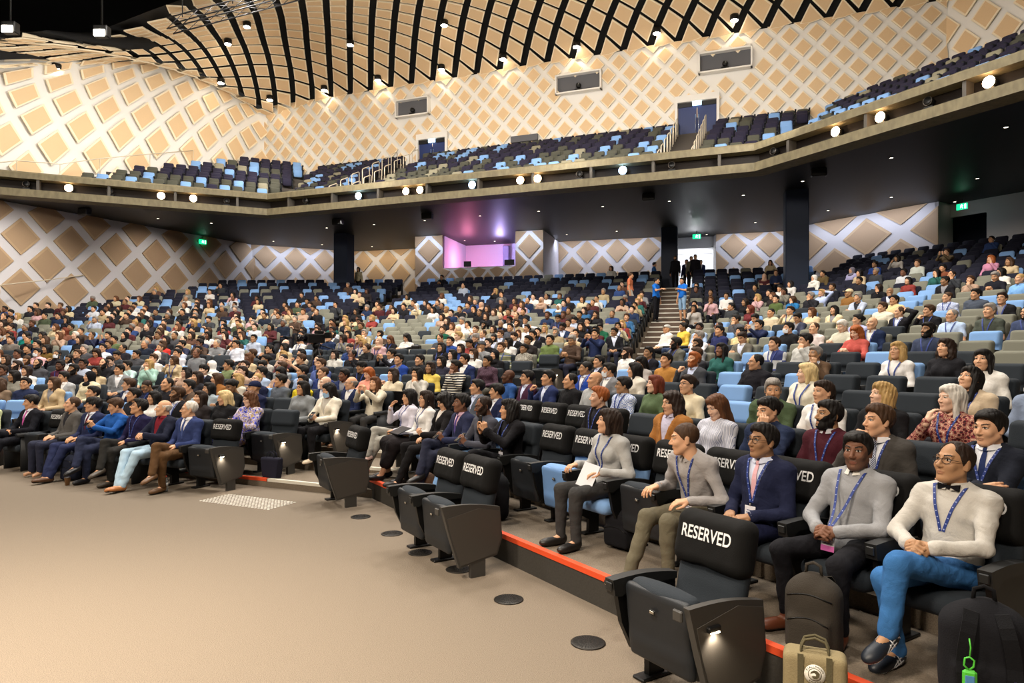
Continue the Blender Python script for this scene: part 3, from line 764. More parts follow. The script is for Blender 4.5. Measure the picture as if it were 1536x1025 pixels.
# RESERVED covers: a stretch hood over the head of the backrest with white letters
def cover_mesh():
    S = SDF((-0.32, 0.02, 0.55), (0.32, 0.50, 1.06), 0.0095)
    S.box((0, 0.262, 0.795), (0.248, 0.068, 0.155), 0.06, rot=RB); S.box((0, 0.232, 0.80), (0.243, 0.066, 0.145), 0.06, 0.03, rot=RB)
    q = lambda f, p: np.maximum(f, (0.665 + 0.016 * np.cos(p[..., 0] * 9) - 0.16 * np.maximum(0, p[..., 0]) - p[..., 2]))
    S.fn(q); S.fn(lambda f, p: f + fold_noise(p, 0.0022, 3, 0.6)); return S
D_COVER = net_mesh('reserved_cover', cover_mesh(), [M_COVER])
def letters_mesh():
    cu = bpy.data.curves.new('reserved', 'FONT'); cu.body = 'RESERVED'; cu.size = 0.098; cu.align_x = 'CENTER'; cu.align_y = 'CENTER'; cu.extrude = 0.0012; cu.offset = 0.0016; cu.resolution_u = 4
    o = bpy.data.objects.new('tmp', cu); COL.objects.link(o); dg = bpy.context.evaluated_depsgraph_get()
    me = bpy.data.meshes.new_from_object(o.evaluated_get(dg)); bpy.data.objects.remove(o)
    me.name = 'lettering'
    xs = [v.co.x for v in me.vertices]; k = 0.345 / (max(xs) - min(xs))
    R = Matrix.Rotation(PI / 2 - TILT * 0.55, 4, 'X')
    for v in me.vertices:
        p = R @ Vector((v.co.x * k, v.co.y * 1.0, v.co.z)); v.co = p + Vector((0, 0.1555, 0.845))
    me.materials.clear(); me.materials.append(M_LETTER); return me
D_LET = letters_mesh()
# settle the letters on the hood
from mathutils.bvhtree import BVHTree
_bv = BVHTree.FromPolygons([v.co for v in D_COVER.vertices], [p.vertices for p in D_COVER.polygons])
for v in D_LET.vertices:
    h = _bv.ray_cast(Vector((v.co.x, -0.6, v.co.z)), Vector((0, 1, 0)))
    if h[0] is not None: v.co.y = h[0].y - 0.0025
def build_cover(pos, rz, z, label, sc=1.0):
    r = link('reserved_cover', D_COVER, None, (pos[0], pos[1], z), rz); r.scale = (sc,) * 3; tag(r, label, 'seat cover', 'reserved seat covers'); link('lettering', D_LET, r); return r

# ---- the seat plan
SEATS = []     # dicts: block, k, s, pos, z, rz, px, py (of a sitter's head), colour
def add_seat(B, k, s, bn):
    p = B.P(s, B.c(k)); z = B.z(k); sc = .95 if bn == 'near' and k > 1 else 1.0
    if bn in ('middle', 'far') and k == 0: z = 0.0
    if p[1] < 1.5: return
    hp = (p[0], p[1], z + 1.06 * sc); X, Yy = px(hp)
    if X < -45 or X > 1590: return
    if any(math.hypot(p[0] - c[0], p[1] - c[1]) < 0.95 for c in COLUMNS): return
    SEATS.append(dict(b=bn, k=k, s=s, pos=p, z=z, rz=B.a, X=X, Y=Yy, B=B, sc=sc, used=False, end=None, first=False))
def row(B, k, s0, s1, sp, bn, phase=None):
    """seats from s0 to s1 (ends of the run)"""
    n = int((s1 - s0) / sp + 1e-6)
    if phase is None: start = s1 - n * sp + sp / 2
    else:
        start = s0 + sp / 2 + ((phase - s0 - sp / 2) % sp)
    s = start
    while s + sp / 2 <= s1 + 1e-6: add_seat(B, k, s, bn); s += sp
for s in (-8.39, -5.80, -5.26, -2.62): add_seat(BR, 1, s, 'near')
for k in range(2, KR + 1):
    s0 = r_start(k) - 0.46 if k < KU else r_start(k) + 0.45
    ph = {2: -5.65, 3: -2.04}.get(k, -2.15 + 0.2765 * (k % 2))
    row(BR, k, s0, min(4.2, -0.376 * BR.c(k) + 1.9), BR.sp, 'near', ph)
for k in range(0, KU):
    e = -7.50 + 0.27 * k; l = float(inter(BW, BW.c(k), BL, BL.c(k)) @ BL.t) + (0.45 if k else 0.0)
    row(BL, k, l, e, BL.sp, 'middle')
for k in range(KU, KTOP + 1):
    l = float(inter(BW, BW.c(k), BU, BU.c(k)) @ BU.t) + 0.55; r = float(inter(BU, BU.c(k), BR, BR.c(k)) @ BU.t) - 0.45
    row(BU, k, l, KO_S - 0.72, BU.sp, 'rear')
    if r > KO_S + 1.2: row(BU, k, KO_S + 0.72, r, BU.sp, 'rear', KO_S + 0.72 + BU.sp / 2)
for k in range(0, KTOP + 1):
    B2 = BL if k < KU else BU
    r = float(inter(BW, BW.c(k), B2, B2.c(k)) @ BW.t) - (0.5 if k >= KU else 0.1 if k == 0 else 0.5)
    l = r - 22
    n0 = len(SEATS); row(BW, k, l, r, BW.sp, 'far')
    SEATS[n0:] = [q for q in SEATS[n0:] if q['pos'][0] > wall_x(q['pos'][1]) + 0.9]
# row ends
_by = {}
for q in SEATS: _by.setdefault((q['b'], q['k']), []).append(q)
for (b, k), qs in _by.items():
    qs.sort(key=lambda q: q['s'])
    for i, q in enumerate(qs):
        q['i'] = i; q['n'] = len(qs)
        if i == 0 or q['s'] - qs[i - 1]['s'] > 0.8: q['first'] = True
        if (i == len(qs) - 1 and b != 'near') or (i < len(qs) - 1 and qs[i + 1]['s'] - q['s'] > 0.8): q['end'] = 'R'
        if (i == 0 and b in ('near', 'rear')) or (i and q['s'] - qs[i - 1]['s'] > 0.8): q['end'] = q['end'] or 'L'
for q in SEATS:
    if q['k'] == 1 and q['b'] == 'near':
        q['end'] = 'R' if abs(q['s'] + 5.78) > 0.1 else None; q['first'] = abs(q['s'] + 5.26) > 0.1
# colour scatter: slate and sky blue low down, grey-olive in the middle, navy at the top
_rs = random.Random(21)
for q in SEATS:
    X, Y, k = q['X'], q['Y'], q['k']; u = _rs.random()
    lvl = Y + (0 if q['b'] != 'near' else 0.045 * (X - 1000))
    if q['b'] == 'near' and X > 1000: lvl = Y + 0.06 * (X - 1000) if X < 1536 else Y
    if k >= 20: t = 2
    elif k >= 17: t = 2 if u < 0.5 else 1
    elif k >= 10: t = 1
    elif k >= 8: t = 1 if u < 0.45 else 0
    else: t = 0
    v = _rs.random()
    q['colour'] = ('sky' if v < 0.13 else 'slate') if t == 0 else ('sky' if v < 0.17 else 'slate' if v < 0.22 else 'olive') if t == 1 else ('sky' if v < 0.14 else 'olive' if v < 0.22 else 'navy')
# ------------------------------------------------------------------ people
def V3(*a): return np.array(a, float)
def unit(v): v = np.array(v, float); return v / (np.linalg.norm(v) + 1e-9)
SKINS = {'pale': 'e3b99e', 'fair': 'd9a885', 'light': 'cf9c76', 'tan': 'b28763', 'olive': 'a07858', 'brown': '7d5540', 'dark': '55331f'}
HAIRS = {'black': '15110f', 'dark': '2a1c14', 'brown': '46301f', 'chestnut': '5d3a22', 'ginger': '9a5426', 'blond': 'b08f5a', 'lightblond': 'd9bf8b', 'grey': '8d8781', 'white': 'd8d2c8', 'redbrown': '6b2f1c'}
def skin(n): return mat('skin_' + n, SKINS[n], rough=0.55, bump=0.06, scale=300, var=0.05, spec=0.35)
def hairm(n): return mat('hair_' + n, HAIRS[n], rough=0.6, bump=0.8, scale=60, var=0.25, stretch=(1, 1, 0.18), spec=0.3)
M_EYE = mat('eye_white', 'c9c0b6', rough=0.35); M_LIPS = mat('lips', 'a4665a', rough=0.5)
def iris(n='dark'): return mat('iris_' + n, '1c120c' if n == 'dark' else '51667a', rough=0.2)
def cloth(c, kind='cloth'):
    if c.startswith('*'): return PATTERNS[c]()
    new = kind + '_' + c not in _M; m = mat(kind + '_' + c, c, rough=0.9, bump=0.28, scale=340 if kind == 'cloth' else 160, spec=0.2, var=0.06)
    if new and kind == 'cloth':
        nt = m.node_tree; b1 = next(n for n in nt.nodes if n.type == 'BUMP'); tc = next(n for n in nt.nodes if n.type == 'TEX_COORD')
        n2 = nd(nt, 'ShaderNodeTexNoise'); n2.inputs['Scale'].default_value = 8; n2.inputs['Detail'].default_value = 3; n2.inputs['Distortion'].default_value = 1.4
        b2 = nd(nt, 'ShaderNodeBump'); b2.inputs['Strength'].default_value = 0.38; b2.inputs['Distance'].default_value = 0.03
        nt.links.new(tc.outputs['Object'], n2.inputs['Vector']); nt.links.new(n2.outputs['Fac'], b2.inputs['Height']); nt.links.new(b2.outputs['Normal'], b1.inputs['Normal'])
    return m
PATTERNS = {
    '*floral': lambda: pattern_mat('floral_dress', 'noise', ['2c2f8e', '4a55c4', '8f8ad8', 'c6b8c9', 'b9a15a', '3a3f9a', 'd8d2dd'], 16),
    '*bluestripe': lambda: pattern_mat('blue_striped_cloth', 'stripe', ['c9cbd8', '6a7396', 'dcdde5'], 12, axis='X'),
    '*leopard': lambda: pattern_mat('spotted_blouse', 'leopard', ['2c1815', '7d2530', 'c9a283', '8d2f3a', 'd6b59a'], 38),
    '*check': lambda: pattern_mat('checked_shirt', 'check', ['d5dbe9', '7488ba'], 55),
    '*houndstooth': lambda: pattern_mat('patterned_coat', 'check', ['b9b3a6', '3a3733'], 60),
    '*greystripe': lambda: pattern_mat('grey_knit_stripes', 'stripe', ['b7b7b3', '8f9296', 'c9c9c4'], 9, axis='Z'),
    '*dotted': lambda: pattern_mat('dotted_tie', 'check', ['1b2446', 'c9cede'], 130),
    '*pinktie': lambda: pattern_mat('pink_striped_tie', 'stripe', ['d79aa6', 'e7bfc4'], 40, axis='DIAGONAL'),
    '*nordic': lambda: pattern_mat('nordic_jumper', 'stripe', ['6e7154', '6e7154', 'd9d4c0', '3d5a86', '6e7154'], 1.5, axis='Z'),
    '*bstripe': lambda: pattern_mat('black_white_stripes', 'stripe', ['14161f', '14161f', 'd8d2c4'], 7, axis='Z'),
    '*argyle': lambda: pattern_mat('argyle_jumper', 'check', ['c3c6c8', '232f66'], 5),
    '*plaid': lambda: pattern_mat('plum_plaid', 'check', ['3a2233', '4f3444'], 40),
}
# ---- head: an outline sculpted as an implicit form, met by rays from inside
def head_field(p, female=False, beard=0.0):
    def ell(c, r): q = (p - c) / r; k0 = np.linalg.norm(q, axis=-1); k1 = np.linalg.norm(q / r, axis=-1) + 1e-9; return k0 * (k0 - 1) / k1
    def cone(a, b, r1, r2):
        a = np.array(a); ab = np.array(b) - a; t = np.clip(((p - a) @ ab) / (ab @ ab), 0, 1); return np.linalg.norm(p - a - t[..., None] * ab, axis=-1) - (r1 + (r2 - r1) * t)
    def sm(a, b, k): h = np.clip(0.5 + 0.5 * (a - b) / k, 0, 1); return a * (1 - h) + b * h - k * h * (1 - h)
    def sub(a, b, k): h = np.clip(0.5 - 0.5 * (a + b) / k, 0, 1); return a * (1 - h) - b * h + k * h * (1 - h)
    j = 0.9 if female else 1.0
    f = ell(V3(0, .014, .030), V3(.074, .095, .086))
    f = sm(f, ell(V3(0, -.032, -.035), V3(.060, .064, .082)), .03)
    for s in (-1, 1):
        f = sm(f, cone((s * .053 * j, -.002, -.052), (s * .020 * j, -.064, -.098), .017, .015), .025)
        f = sm(f, ell(V3(s * .037, -.066, -.024), V3(.024, .021, .022)), .02)
        f = sm(f, cone((s * .013, -.0855, .030), (s * .043, -.074, .030), .009 * (0.8 if female else 1), .008), .015)
    f = sm(f, ell(V3(0, -.070, -.098), V3(.024 * j, .022, .019)), .02)
    for s in (-1, 1): f = sub(f, ell(V3(s * .031, -.098, .009), V3(.017, .016, .0115)), .012)
    f = sm(f, cone((0, -.086, .016), (0, -.108 if female else -.112, -.026), .0070 if female else .0075, .0095 if female else .0115), .012)
    for s in (-1, 1): f = sm(f, ell(V3(s * .0125, -.100, -.030), V3(.008, .011, .0075)), .007)
    f = sm(f, ell(V3(0, -.0905, -.0585), V3(.022, .0085, .0055)), .006); f = sm(f, ell(V3(0, -.0885, -.0685), V3(.019, .0085, .0065)), .006)
    f = sub(f, ell(V3(0, -.101, -.0632), V3(.023, .008, .0016)), .003)
    for s in (-1, 1): f = np.minimum(f, ell(V3(s * .031, -.0735, .009), V3(.0135, .0135, .0125)))
    for s in (-1, 1): f = sm(f, cone((s * .017, -.0855, .0185), (s * .045, -.0775, .0165), .0042, .004), .004)
    f = sm(f, cone((0, .018, -.06), (0, .055, -.215), .047 if female else .054, .050 if female else .060), .025)
    for s in (-1, 1):
        f = sm(f, ell(V3(s * .0775, .013, -.004), V3(.007, .018, .031)), .006); f = sm(f, ell(V3(s * .0775, .006, -.028), V3(.006, .009, .010)), .004)
    if beard: f = sm(f, ell(V3(0, -.052, -.085), V3(.05, .045, .042)), .02)
    return f
_HD = {}
def head_mesh(fine, female, beard, stubble=False):
    key = (fine, female, beard, stubble)
    if key in _HD: return _HD[key]
    nc, nr = (120, 100) if fine == 2 else (64, 54) if fine == 1 else (40, 34)
    c0 = V3(0, -.012, -.004)
    t = np.linspace(-PI, PI, nc, endpoint=False); ph = t - .68 * np.sin(t)
    tt = np.linspace(-PI / 2, PI / 2, nr); th = tt - .28 * np.sin(2 * tt); th[0] = -PI / 2 + 1e-3; th[-1] = PI / 2 - 1e-3
    TH, PH = np.meshgrid(th, ph, indexing='ij')
    D = np.stack([np.cos(TH) * np.sin(PH), -np.cos(TH) * np.cos(PH), np.sin(TH)], -1)
    r = np.full(TH.shape, .26)
    for _ in range(46):
        d = head_field(c0 + D * r[..., None], female, beard); r = r - np.where(d > 2e-4, d * 0.72, 0)
        r = np.maximum(r, .02)
    P = c0 + D * r[..., None]
    Vv = P.reshape(-1, 3)
    i, k = np.meshgrid(np.arange(nr - 1), np.arange(nc), indexing='ij'); k2 = (k + 1) % nc
    Q = np.stack([i * nc + k, i * nc + k2, (i + 1) * nc + k2, (i + 1) * nc + k], -1).reshape(-1, 4)
    c = Vv[Q].mean(1); x, y, z = np.abs(c[:, 0]), c[:, 1], c[:, 2]
    mi = np.zeros(len(Q), int); front = y < -.055
    e = ((x - .031) / .0142) ** 2 + ((z - .0085) / .0055) ** 2
    lash = (((x - .031) / .0165) ** 2 + ((z - .0105) / .0080) ** 2 < 1) & front & (z > .0085)
    mi[lash] = 4
    mi[(e < 1) & front] = 1; mi[((x - .031) ** 2 + (z - .009) ** 2 < .0066 ** 2) & (e < 1) & front] = 2
    brow = front & (x > .014) & (x < .050) & (np.abs(z - (.0295 + .006 * np.sin((x - .014) / .036 * 2.4))) < (.0026 if female else .0040))
    mi[brow] = 4
    lip = (x < .0235) & (z > -.0775) & (z < -.0535) & (y < -.075) & (np.abs(z + .0645) < .0115 * (1 - (x / .026) ** 2)); mi[lip] = 3
    if beard or stubble:
        bd = (z < -.046 + .02 * np.clip((x - .02) / .03, 0, 1) + .055 * np.clip((x - .05) / .02, 0, 1)) & (z > -.125) & (y < .012) & ~lip
        bd &= ~((x < .012) & (z > -.092) & (z < -.079)); bd |= (x < .03) & (z > -.056) & (z < -.044) & (y < -.07)
        mi[bd & (mi == 0)] = 5 if stubble else 4
    _HD[key] = (Vv, Q, mi)
    return _HD[key]
# ---- hair
def hair_sdf(style, res, seed=1):
    S = SDF((-.17, -.17, -.36), (.17, .20, .20), res)
    def line(ys, hs): return lambda f, p: np.maximum(f, np.interp(p[..., 1], ys, hs) - p[..., 2])
    if style in ('short', 'fringe', 'receding', 'horseshoe', 'buzz', 'quiff', 'side'):
        th = {'buzz': .0035, 'receding': .007, 'horseshoe': .006}.get(style, .013)
        S.ell((0, .016, .033), (.075 + th, .096 + th, .087 + th), 0)
        if style in ('short', 'quiff', 'side', 'fringe'): S.ell((0.012 if style == 'side' else 0, -.03, .088), (.065, .068, .036 if style != 'quiff' else .048), .03)
        if style == 'fringe': S.ell((0, -.07, .06), (.062, .034, .040), .02)
        hl = {'fringe': .030, 'receding': .098, 'horseshoe': .2, 'buzz': .078, 'quiff': .084, 'side': .080}.get(style, .077)
        S.fn(line([-.14, -.085, -.055, -.025, -.012, .004, .03, .06, .09, .13], [hl, hl - .002, hl - .026 if style != 'horseshoe' else .2, .010 if style != 'horseshoe' else .07, -.028, -.002, -.018, -.058, -.075, -.08]))
        if style == 'horseshoe': S.fn(lambda f, p: np.maximum(f, p[..., 2] - (.045 + .25 * np.maximum(0, .0 - p[..., 1]))))
        if style == 'receding': S.fn(lambda f, p: np.maximum(f, .088 - np.linalg.norm(p - V3(0, -.085, .085), axis=-1) - .034))
    elif style == 'hijab':
        S.ell((0, .018, .025), (.092, .112, .105), 0); S.cone((0, .03, -.05), (0, .045, -.17), .082, .10, .05); S.ell((0, -.03, -.17), (.115, .10, .06), .05)
        S.ell((0, -.115, -.012), (.056, .066, .084), .015, 's')
    elif style == 'cap':
        S.ell((0, .014, .045), (.086, .106, .085), 0); S.fn(line([-.2, -.02, .2], [.045, .035, .0])); S.ell((0, -.115, .052), (.062, .065, .008), .01)
    else:
        S.ell((0, .018, .033), (.088, .108, .100), 0); S.ell((0, -.03, .085), (.066, .068, .038), .03)
        if style in ('long', 'curly', 'bob', 'wavy', 'straight'):
            e = {'bob': -.115, 'curly': -.17}.get(style, -.25)
            S.cone((0, .05, .0), (0, .075, e), .082, .070 if style != 'bob' else .075, .04)
            for s in (-1, 1):
                S.cone((s * .066, -.012, .035), (s * .078, -.010 if style != 'straight' else -.03, e * .9), .027, .026, .03)
                if style in ('curly', 'wavy'): S.ell((s * .085, .02, -.08), (.040, .055, .09), .04)
        elif style == 'pony':
            S.cone((0, .105, .02), (0, .135, -.17), .032, .018, .03)
        elif style == 'bun':
            S.ell((0, .12, .03), (.042, .038, .040), .02)
        if style in ('pony', 'bun'):
            S.fn(line([-.14, -.085, -.055, -.025, -.005, .02, .06, .1, .16], [.07, .066, .048, .02, -.0, -.012, -.055, -.075 if style == 'bun' else -.3, -.4]))
        S.ell((0, -.112, -.020), (.054, .066, .092), .02, 's'); S.ell((0, -.14, -.10), (.060, .10, .10), .02, 's')
    if style not in ('hijab', 'cap'):
        a = {'curly': .012, 'wavy': .009, 'buzz': .0015}.get(style, .0055)
        S.fn(lambda f, p: f + fold_noise(p * V3(1, 1, .35 if style not in ('curly',) else .8), a, seed, 2.4 if style != 'curly' else 1.7))
    return S
_HR = {}
def hair_data(style, res, hr_rot, at, scale, matl):
    V, Q = hair_sdf(style, res).mesh() if (style, res) not in _HR else _HR[(style, res)]
    _HR[(style, res)] = (V, Q)
    return fastmesh('headscarf' if style == 'hijab' else 'cap' if style == 'cap' else 'hair', (V * scale) @ hr_rot.T + at, Q, [matl])
# ---- limbs
def ik(S, W, a, b, hint):
    S = np.array(S, float); W = np.array(W, float); d = W - S; L = np.linalg.norm(d); m = (a + b) * .995
    if L > m: W = S + d / L * m; d = W - S; L = m
    x = (a * a - b * b + L * L) / (2 * L); h = math.sqrt(max(0, a * a - x * x)); u = d / L
    p = np.array(hint, float); p = p - u * (p @ u); p = unit(p); return S + u * x + p * h, W
ARMS = {  # wrist, elbow hint, finger direction, palm facing, finger curl  (left hand; x mirrored for the right)
    'lap': ((.085, -.13, .600), (.6, .5, -.5), (-.55, -.80, -.12), (-.2, 0, -1), .35),
    'clasp': ((.062, -.17, .625), (.8, .4, -.4), (-.80, -.55, .05), (-.45, .55, -.6), .75),
    'thigh': ((.135, -.16, .612), (.5, .6, -.3), (-.15, -1, -.12), (0, 0, -1), .25),
    'rest': ((.262, -.12, .655), (.5, .6, -.6), (-.05, -1, -.12), (0, 0, -1), .45),
    'phone': ((.060, -.20, .72), (.9, .3, -.6), (-.35, -.55, .75), (-.75, .45, .5), .75),
    'photo': ((.060, -.24, .97), (.8, .1, -.9), (-.15, -.15, 1), (-.95, .2, .1), .7),
    'across': ((-.085, -.115, .735), (.9, -.1, -.6), (-.95, -.1, .1), (0, .95, -.2), .45),
    'across2': ((-.075, -.145, .715), (.9, -.1, -.6), (-.95, -.05, .25), (0, .95, -.2), .45),
    'fist': ((.055, -.175, .955), (.5, -.3, -1), (-.35, .45, .75), (-.4, .9, .1), 1.1),
    'chin': ((.075, -.115, .905), (.5, -.3, -1), (-.42, .35, .85), (-.5, .85, .1), 1.05),
    'temple': ((.125, -.075, .955), (.6, -.2, -1), (-.15, .30, .95), (-.75, .65, 0), .55),
    'cheek': ((.105, -.095, .93), (.6, -.3, -1), (-.2, .35, .9), (-.6, .8, 0), .5),
    'hang': ((.235, -.06, .80), (.3, .6, 0), (0, -.1, -1), (-1, 0, 0), .3),
    'behind': ((.13, .16, 1.12), (1, -.2, .3), (-.9, .3, .3), (0, -1, 0), .4),
    'point': ((.10, -.30, .80), (.8, .3, -.4), (-.5, -.8, .1), (-.3, .2, -.9), .5),
}
LEGS = {  # knee, ankle, toe direction  (left; mirrored)
    'down': ((.105, -.37, .485), (.11, -.375, .085), (.12, -1, 0)), 'out': ((.11, -.37, .475), (.10, -.56, .085), (.1, -1, .12)), 'wide': ((.19, -.35, .485), (.17, -.40, .085), (.35, -1, 0)),
    'over2': ((-.02, -.40, .60), (-.035, -.47, .25), (-.1, -1, -.35)), 'widetuck': ((.19, -.35, .485), (.17, -.31, .085), (.35, -1, 0)),
    'tuck': ((.105, -.37, .485), (.10, -.27, .09), (.1, -1, -.1)), 'over': ((-.035, -.40, .615), (-.14, -.545, .275), (-.15, -1, -.25)), 'figure4': ((.24, -.30, .58), (-.12, -.40, .545), (-.75, -.65, -.1)),
    'ankle': ((.10, -.37, .48), (-.05, -.60, .085), (-.2, -1, .1)), 'stand': ((.095, -.02, .50), (.10, .02, .085), (.15, -1, 0)), 'step': ((.095, -.16, .52), (.10, -.02, .10), (.1, -1, 0)),
}
def hand_sdf(S, W, fd, pn, curl, left, k=.004, sc=1.0):
    fd = unit(fd); pn = np.array(pn, float); pn = unit(pn - fd * (pn @ fd)); ax = np.cross(fd, pn) * (1 if left else -1)   # ax points to the thumb side
    T = lambda x, y, z: np.array(W) + (ax * x + fd * y - pn * z) * sc
    S.cone(T(0, -.03, 0), T(0, .02, 0), .025 * sc, .026 * sc, .01)
    for x0 in (-.026, -.009, .009, .026): S.cone(T(x0 * .75, .018, .001), T(x0, .082, .002), .0145 * sc, .0125 * sc, .010)
    for i, (x0, ln, y0) in enumerate(((.029, .070, .086), (.0098, .079, .090), (-.0098, .074, .088), (-.0285, .058, .081))):
        a = 0.12; p = (x0, y0, .001); c = curl * (1 + .12 * i)
        for j, fr in enumerate((.45, .32, .23)):
            a += c * (0.75, 1.0, .7)[j]; q = (p[0] + x0 * .05, p[1] + ln * fr * math.cos(a), p[2] - ln * fr * math.sin(a)); r = (.0094, .0086, .0078, .0070)
            S.cone(T(*p), T(*q), r[j] * sc, r[j + 1] * sc, k); p = q
    p0 = (.022, .018, -.006); p1 = (.046, .050, -.014 - .012 * curl); p2 = (.050 - .018 * curl, .080, -.020 - .022 * curl); p3 = (.046 - .030 * curl, .100, -.024 - .030 * curl)
    S.cone(T(*p0), T(*p1), .0150 * sc, .0115 * sc, .008); S.cone(T(*p1), T(*p2), .0112 * sc, .0098 * sc, .004); S.cone(T(*p2), T(*p3), .0096 * sc, .0076 * sc, .004)
    return T
def skeleton(sp):
    st = sp.get('stand', False); L = math.radians(sp.get('lean', -9)); tw = math.radians(sp.get('twist', 0)); side = math.radians(sp.get('side', 0))
    p0 = V3(0, .10, .50) if not st else V3(0, 0, .95)
    u = V3(math.sin(side), -math.sin(L) * math.cos(side), math.cos(L) * math.cos(side)); R = rotz(tw); fw = unit(np.cross(u, V3(1, 0, 0)) * -1); fw = V3(0, -math.cos(L), -math.sin(L))
    xr = R @ V3(1, 0, 0); xr = unit(xr - u * (xr @ u)); fr = unit(np.cross(u, xr)); fr = -fr if fr[1] > 0 else fr
    w = sp.get('w', 1.0); j = dict(p0=p0, u=u, x=xr, f=fr, waist=p0 + u * .12, chest=p0 + u * .29, neck=p0 + u * .455)
    fw_ = .93 if sp.get('fem') else 1.0
    j['shL'] = p0 + u * .388 + xr * .160 * w * fw_; j['shR'] = p0 + u * .388 - xr * .160 * w * fw_
    hy, hp, hr = [math.radians(a) for a in sp.get('head', (0, 0, 0))]
    j['HR'] = rotz(hy) @ rotx(-hp) @ roty(hr)
    j['hc'] = j['neck'] + unit(u + V3(0, -.25, .3)) * .135 + j['HR'] @ V3(0, -.008, 0) + V3(*sp.get('hshift', (0, 0, 0)))
    a = sp.get('arms', ('lap', 'lap')); off = V3(0, 0, .42) if st else V3(0, 0, 0)
    for s, nm, sh in ((1, a[0], 'L'), (-1, a[1], 'R')):
        d = ARMS[nm] if isinstance(nm, str) else nm; m = V3(s, 1, 1)
        W = V3(*d[0]) * m + (off if nm not in ('hang',) else V3(0, 0, 0)) + V3(*sp.get('hand' + sh, (0, 0, 0)))
        E, W = ik(j['sh' + sh], W, .285, .255, V3(*d[1]) * m); j['el' + sh], j['wr' + sh] = E, W
        j['fd' + sh], j['pn' + sh], j['cu' + sh] = V3(*d[2]) * m, V3(*d[3]) * m, d[4]
    l = sp.get('legs', ('down', 'down')) if not st else sp.get('legs', ('stand', 'stand'))
    for s, nm, sh in ((1, l[0], 'L'), (-1, l[1], 'R')):
        d = LEGS[nm] if isinstance(nm, str) else nm; m = V3(s, 1, 1)
        j['hp' + sh] = p0 + V3(s * .088, -.02, -.01); j['kn' + sh] = V3(*d[0]) * m; j['an' + sh] = V3(*d[1]) * m; j['td' + sh] = V3(*d[2]) * m
    return j
def torso(S, j, g, inf=0.0, k=.04, sh=True, fem=False):
    R = np.stack([j['x'], -j['f'], j['u']], 1)
    S.ell(j['p0'] + j['u'] * .07, (.150 * g + inf, .112 * g + inf, .135 + inf), 0, rot=R); S.ell(j['p0'] + j['u'] * .19 + j['f'] * .010 * (g - 1) * 8, (.138 * g + inf, .105 * g + inf, .14 + inf), k, rot=R)
    S.ell(j['p0'] + j['u'] * .315, (.160 * (1 + (g - 1) * .5) + inf, .108 + inf, .135 + inf), k, rot=R)
    if fem:
        for s in (-1, 1): S.ell(j['p0'] + j['u'] * .29 + j['x'] * s * .065 + j['f'] * .075, (.062 + inf, .055 + inf, .062 + inf), .03, rot=R)
    if sh:
        S.cone(j['shL'], j['shR'], .050 + inf, .050 + inf, .05)
        for s in ('L', 'R'): S.cone(j['p0'] + j['u'] * .452, j['sh' + s], .046 + inf, .046 + inf, .05)
def bounds(pts, m): p = np.array(pts); return p.min(0) - m, p.max(0) + m
